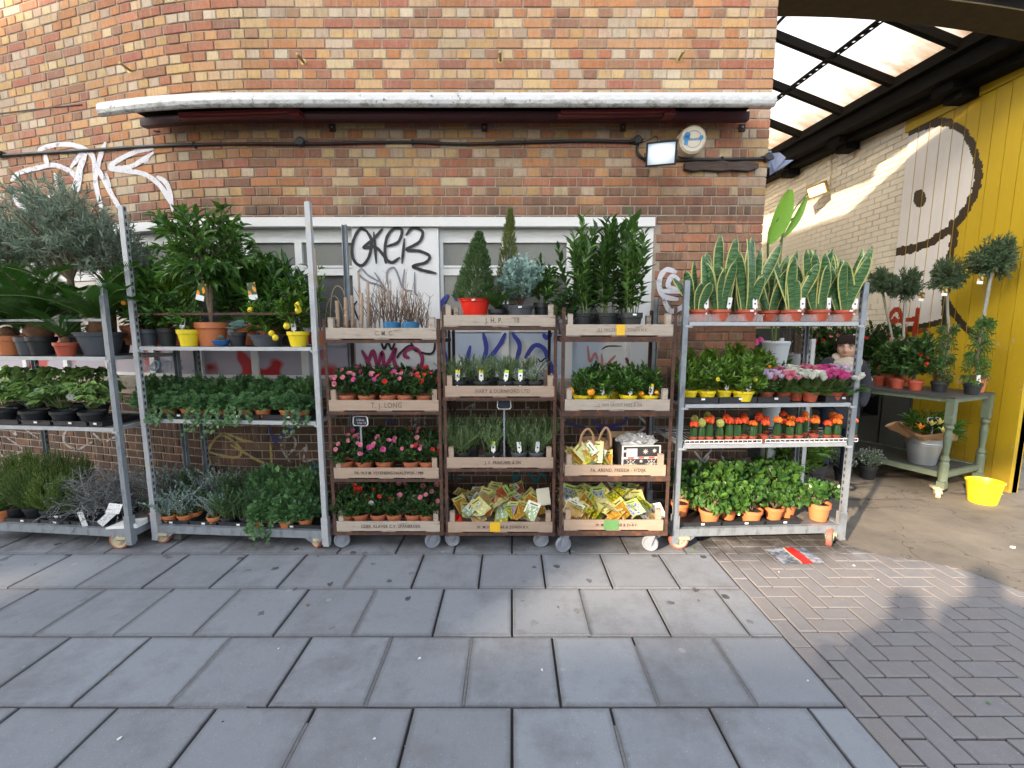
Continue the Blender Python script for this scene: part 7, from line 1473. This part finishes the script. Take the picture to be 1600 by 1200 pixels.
# low plants on the passage floor
for x, y, Y, k_, s, l in [(1240, 720, 3.95, 'kumquat_foliage', 1.6, 'leafy green shrub in a black pot standing behind the jade plants'), (1215, 700, 4.2, 'bay_foliage', .7, 'dark laurel in a black pot on the floor behind the trolley'), (1270, 705, 4.2, 'kumquat_foliage', 1.3, 'glossy green shrub in a black pot behind the white rail')]:
    p = P(x, y, Y); p.z = .007; plant('floor_shrub', l, 'shrub', p, (M_pot, .13, .28), [(k_, s, 0)])
for x, y, l, s in ((1445-130, 752, 'silver-leaved plant in a dark pot on the floor inside the trolley legs', 1.0), (1355, 748, 'silver-leaved plant in a dark pot under the green table', 1.1)):
    p = G(x, y, .0); p.z = .007; plant('silver_plant', l, 'shrub', p, (M_pot, .085, .15), [('thyme_foliage', 1.7*s, 0)])
# ================================================================ the woman
def skin_body(name, V, E, rad, m, parent, sub=2, root=0):
    me = bpy.data.meshes.new(name); me.from_pydata(V, E, []); me.materials.append(m); o = obj(name, me, parent)
    md = o.modifiers.new('skin', 'SKIN'); md.use_smooth_shade = True; sv = me.skin_vertices[0].data
    for i, r in enumerate(rad): sv[i].radius = r if hasattr(r, '__len__') else (r, r); sv[i].use_root = (i == root)
    s = o.modifiers.new('sub', 'SUBSURF'); s.levels = sub; s.render_levels = sub; return o
pw_ = P(1322, 560, 4.28)
person = thing('person', 'dark-haired woman in a cream knitted scarf and dark coat standing behind the cyclamens', 'person', (pw_.x, 4.30, .007), math.radians(-12))
M_skin = mat('skin', (.50, .30, .22), .5, .10, 20, .05); M_coat = mat('dark_coat', (.022, .024, .032), .85, .3, 30, .2); M_scarf = mat('cream_knit', (.52, .46, .36), .95, .25, 55, .9, bd=.01); M_hair = mat('dark_brown_hair', (.016, .009, .007), .7, .5, 60, .8, stretch=(6, 6, 1), spec=.2); M_jean = mat('blue_jeans', (.012, .022, .05), .85, .3, 20, .2); M_shoe = mat('black_shoe', (.02, .02, .02), .5)
Vb = [(0, 0, .58), (0, 0, 1.02), (0, .01, 1.18), (0, .01, 1.27), (-.12, .01, 1.255), (.12, .01, 1.255), (-.18, .02, 1.19), (.18, .02, 1.19), (-.225, .03, .98), (.225, .03, .98), (-.15, -.06, .84), (.15, -.06, .84), (0, 0, 1.33)]
Eb = [(0, 1), (1, 2), (2, 3), (3, 4), (3, 5), (4, 6), (5, 7), (6, 8), (7, 9), (8, 10), (9, 11), (3, 12)]
skin_body('coat', Vb, Eb, [(.20, .15), (.155, .12), (.165, .125), (.12, .09), .075, .075, .068, .068, .056, .056, .042, .042, .055], M_coat, person)
Vl = [(0, 0, .90), (-.09, 0, .80), (.09, 0, .80), (-.10, -.01, .47), (.10, -.01, .47), (-.10, .02, .10), (.10, .02, .10)]
skin_body('trousers', Vl, [(0, 1), (0, 2), (1, 3), (2, 4), (3, 5), (4, 6)], [.12, .09, .09, .062, .062, .045, .045], M_jean, person)
for s_ in (-1, 1): skin_body('shoe', [(s_*.10, .05, .045), (s_*.10, -.05, .04), (s_*.11, -.15, .035)], [(0, 1), (1, 2)], [.042, .04, .032], M_shoe, person, 1)
for s_ in (-1, 1):
    hx, hy, hz_ = s_*.09, .0, .86; Vh = [(hx, hy, hz_), (hx-s_*.005, hy-.03, hz_-.06), ]; Eh = [(0, 1)]; rh = [(.026, .018), (.036, .016)]
    for f in range(4): o_ = (f-1.5)*.017; L = [.060, .075, .070, .052][f]; b0 = len(Vh); Vh += [(hx+o_, hy-.04, hz_-.085), (hx+o_*1.1, hy-.055, hz_-.085-L*.5), (hx+o_*1.1, hy-.045, hz_-.085-L)]; Eh += [(1, b0), (b0, b0+1), (b0+1, b0+2)]; rh += [.009, .008, .0065]
    b0 = len(Vh); Vh += [(hx-s_*.032, hy-.03, hz_-.045), (hx-s_*.045, hy-.05, hz_-.085)]; Eh += [(1, b0), (b0, b0+1)]; rh += [.010, .008]; skin_body('hand', Vh, Eh, rh, M_skin, person, 1)
head = obj('head', None, person); bpy.data.objects.remove(head)
def head_mesh():
    mb = MB(); seg, rings = 40, 34; V = []
    g = lambda x, s: math.exp(-(x/s)**2)
    for i in range(rings+1):
        a = math.pi*i/rings
        for k_ in range(seg):
            t = 2*math.pi*k_/seg; x, y, z = math.sin(a)*math.sin(t), -math.sin(a)*math.cos(t), math.cos(a)
            X, Y, Z = x*.074, y*.092, z*.112
            if Z < 0: X *= 1-.38*(-z)**1.6; Y *= 1-.12*(-z)
            if y < 0:
                fr = -y
                Y -= .020*g(X, .012)*g(Z+.012, .020)*fr+.010*g(X, .008)*g(Z-.012, .025)*fr      # nose
                Y += .012*g(abs(X)-.030, .016)*g(Z-.014, .014)*fr                                 # sockets
                Y -= .006*g(abs(X)-.028, .02)*g(Z-.034, .009)*fr                                  # brow
                Y -= .007*g(abs(X)-.040, .018)*g(Z+.018, .018)*fr                                 # cheeks
                Y -= .008*g(X, .022)*g(Z+.052, .009)*fr-.004*g(X, .024)*g(Z+.0525, .003)*fr       # lips
                Y -= .010*g(X, .02)*g(Z+.088, .014)*fr                                            # chin
            V.append((X, Y, Z))
    F_ = [(i*seg+k_, (i+1)*seg+k_, (i+1)*seg+(k_+1) % seg, i*seg+(k_+1) % seg) for i in range(rings) for k_ in range(seg)]
    mb.add(V, F_, .5, 0, True)
    for s_ in (-1, 1): mb.sphere((s_*.074, .008, -.004), (.010, .018, .028), 10, 8)
    return mb
hd_ = head_mesh().build('head', M_skin, person, loc=(0, -.03, 1.418), rot=(math.radians(8), math.radians(3), math.radians(-30)), scale=1.13); M_eye = mat('eye_white', (.65, .62, .58), .2); M_iris = mat('iris_dark', (.02, .012, .01), .2); M_lip = mat('lips', (.38, .13, .11), .45, .1)
for s_ in (-1, 1):
    e = MB(); e.sphere((s_*.030, -.0735, .013), (.0125, .010, .0065), 12, 8); eo = e.build('eye', M_eye, hd_); e = MB(); e.sphere((s_*.030, -.0805, .0125), (.0055, .004, .0055), 10, 6); e.build('iris', M_iris, hd_); e = MB(); e.tube([(s_*.045, -.082, .031), (s_*.030, -.0905, .035), (s_*.015, -.092, .031)], .003, 5); e.build('eyebrow', M_hair, hd_); e = MB(); e.tube([(s_*.044, -.078, .017), (s_*.030, -.0855, .0215), (s_*.018, -.082, .017)], .0022, 5); e.build('eyelid', M_skin, hd_)
e = MB(); e.tube([(-.022, -.0925, -.0525), (0, -.1005, -.0515), (.022, -.0925, -.0525)], [.002, .0042, .002], 6); e.build('lips', M_lip, hd_)
hm = MB(); hm.sphere((0, .014, .016), (.081, .093, .100), 26, 18, noise=.05); V = hm.v[0]; m_ = (V[:, 1] < -.045) & (V[:, 2] < .060); V[m_, 1] = -.040; V[m_, 0] *= .98
m2 = (V[:, 2] < -.03); V[m2, 1] = np.maximum(V[m2, 1], .012); hm.sphere((0, .105, .01), (.04, .035, .045), 12, 8, noise=.1)
for i in range(24):
    x = -.058+.116*i/23; hm.tube([(x*.7, -.04, .112), (x*1.0, -.082, .082), (x*1.12+.004*math.sin(i), -.094, .050-.010*abs(x)/.05)], [.007, .006, .0025], 4, cap=False)
for s_ in (-1, 1):
    for i in range(7): hm.tube([(s_*(.060+.002*i), -.055+.014*i, .075), (s_*.083, -.050+.016*i, .030), (s_*(.080-.001*i), -.040+.018*i, -.030-.004*i)], [.008, .010, .004], 5, cap=False)
hm.build('hair', M_hair, hd_)
sm_ = MB()
for q, (zz, rr, th) in enumerate(((1.318, .080, .034), (1.285, .098, .036))):
    sm_.tube([(rr*math.cos(a)*1.05, rr*math.sin(a)*.85-.02, zz+.012*math.sin(3*a+q)-.03*max(0, -math.sin(a))) for a in [i*6.283/28 for i in range(29)]], [th*(1+.08*math.sin(i*1.9+q)) for i in range(29)], 9, cap=False)
sm_.tube([(-.06, -.13, 1.26), (-.085, -.155, 1.14), (-.08, -.15, 1.0), (-.085, -.14, .90)], [.045, .05, .048, .04], 8); sm_.build('scarf', M_scarf, person)
# ================================================================ things lying on the ground
t = thing('magazine', 'glossy magazine with a red band lying flat on the block paving', 'magazine', G(1240, 869, .004), math.radians(2)); k = NT('magazine_print'); g = k.co('Generated'); sp = k.n('ShaderNodeSeparateXYZ'); k.l(g, sp.inputs[0]); n1 = k.noise(5, 5, .8, co='Generated')
col = k.ramp(n1, [(.35, (.03, .04, .06)), (.5, (.16, .20, .26)), (.6, (.45, .42, .42)), (.7, (.10, .08, .16))]); b_ = k.math('MULTIPLY', k.math('GREATER_THAN', sp.outputs[0], .48), k.math('LESS_THAN', sp.outputs[0], .73)); col = k.mix(b_, col, (.55, .02, .02)); b_ = k.math('MULTIPLY', k.math('GREATER_THAN', sp.outputs[0], .45), k.math('LESS_THAN', sp.outputs[0], .48)); col = k.mix(b_, col, (.65, .55, .30)); k.base(col); k.set(Roughness=.3)
mb = MB(); V = []; n = 10
for zz in (.006, 0):
    for j in range(5):
        for i in range(n+1): V.append((-.15+.30*i/n, -.10+.20*j/4, zz+.006*max(0, math.sin(i*.7+j))))
o_ = (n+1)*5; F_ = [(j*(n+1)+i, j*(n+1)+i+1, (j+1)*(n+1)+i+1, (j+1)*(n+1)+i) for j in range(4) for i in range(n)]; mb.add(V, F_+[(a+o_, d+o_, c+o_, b+o_) for a, b, c, d in F_]); mb.build('cover', k.m, t)
def litter(x, y, m, s, label, name='paper_scrap', cat='litter'):
    s *= .5
    mb = MB(); n = R.randint(5, 7); c = [(s*R.uniform(.6, 1.1)*math.cos(6.28*i/n), s*.6*R.uniform(.6, 1.1)*math.sin(6.28*i/n)) for i in range(n)]
    V = [(a, b, .003+R.random()*s*.35) for a, b in c]+[(a, b, .001) for a, b in c]; mb.add(V, [tuple(range(n)), tuple(range(2*n-1, n-1, -1))]+[(i+n, (i+1) % n+n, (i+1) % n, i) for i in range(n)])
    return tag(mb.build(name, m, None, loc=G(x, y, .001), rot=R.uniform(0, 3)), label, cat, 'litter on the ground')
M_lf = leafmat('fallen_leaf', (.03, .10, .015), (.12, .25, .03)); M_lfd = mat('dry_leaf', (.22, .16, .08), .8, .3)
for x, y, m, s, l in [(656, 1029, M_tagw, .020, 'pinkish white ticket on the central slab'), (585, 1156-1, M_tagw, .016, 'pale scrap on a slab of the nearest row'), (186, 1155, M_tagw, .022, 'white scrap low at the left of the nearest slabs'), (172, 1054, M_lfd, .02, 'dry brown leaf on the third slab row'), (480, 946, M_lfd, .03, 'dried sprig on a slab'), (847, 1047, M_tagw, .016, 'pale paper scrap right of centre'), (1262, 1064, M_tagw, .012, 'small white scrap near the paver edge'), (1582, 856, M_tagw, .045, 'white paper scrap on the passage floor'), (1334, 884, M_tagw, .022, 'white scrap on the herringbone blocks beyond the magazine'), (1372, 906, M_tagw, .014, 'small white scrap on the herringbone blocks'),
    (1544, 1099, M_lf, .022, 'dark green leaf on the pavers at the right edge'), (1083, 858, M_lf, .028, 'green leaf fallen below the caster'), (985, 988, F_mag, .012, 'crushed magenta petal in a slab joint'), (1217, 909-15, M_tagw, .012, 'white crumb on the pavers'), (748, 870, M_lfd, .02, 'dried leaf below the seed crate'), (1409, 969, M_tagw, .008, 'tiny white crumb on the pavers'), (902, 958, M_lfd, .014, 'dry stalk on a sunlit slab'), (348, 1129-1, M_pot, .008, 'dark crumb on the second nearest slab row'), (660, 866, M_lf, .012, 'small green leaf on the back slab row'), (435, 1014, M_tagw, .012, 'thin pale scrap in the slab joint')]: litter(x, y, m, s, l)
mb = MB(); n = 900; pts = []
while len(pts) < n:
    x, y = R.uniform(-2.2, 3.4), R.uniform(1.3, 3.1); pts.append((x, y, .0012))
for x, y, z in pts: s = R.uniform(.0006, .0016); a = R.random()*6; mb.add([(x+s*math.cos(a+q*1.57), y+s*math.sin(a+q*1.57), z+.0006*(q % 2)+(.006 if x > 2.0 and y > 2.4 else 0)) for q in range(4)], [(0, 1, 2, 3)])
o = mb.build('grit', M_tagw); o['kind'] = 'stuff'; o['label'] = 'scattered pale grit on the pavement'
# people taking the picture; their shadows fall across the passage mouth
for (x, y, h, l) in ((-.02, -.30, 1.74, 'person in a dark coat standing on the pavement behind the camera'), (-.52, -.32, 1.60, 'shorter person in a dark coat standing beside the photographer')):
    t = thing('person', l, 'person', (x, y, .002), math.radians(0)); k_ = h/1.70
    Vp = [(0, 0, .90), (0, 0, 1.15), (0, 0, 1.36), (0, 0, 1.44), (0, 0, 1.52), (0, -.0, 1.62), (-.19, 0, 1.36), (.19, 0, 1.36), (-.25, .02, 1.10), (.25, .02, 1.10), (-.18, .20, 1.28), (.18, .20, 1.28), (-.10, 0, .86), (.10, 0, .86), (-.11, .02, .48), (.11, .02, .48), (-.11, 0, .06), (.11, 0, .06)]
    skin_body('figure', [tuple(c*k_ for c in v) for v in Vp], [(0, 1), (1, 2), (2, 3), (3, 4), (4, 5), (2, 6), (2, 7), (6, 8), (7, 9), (8, 10), (9, 11), (0, 12), (0, 13), (12, 14), (13, 15), (14, 16), (15, 17)], [(.17, .12), (.16, .11), (.15, .11), .055, .085, .095, .07, .07, .05, .05, .035, .035, .09, .09, .065, .065, .05, .05], M_coat, t, 1)
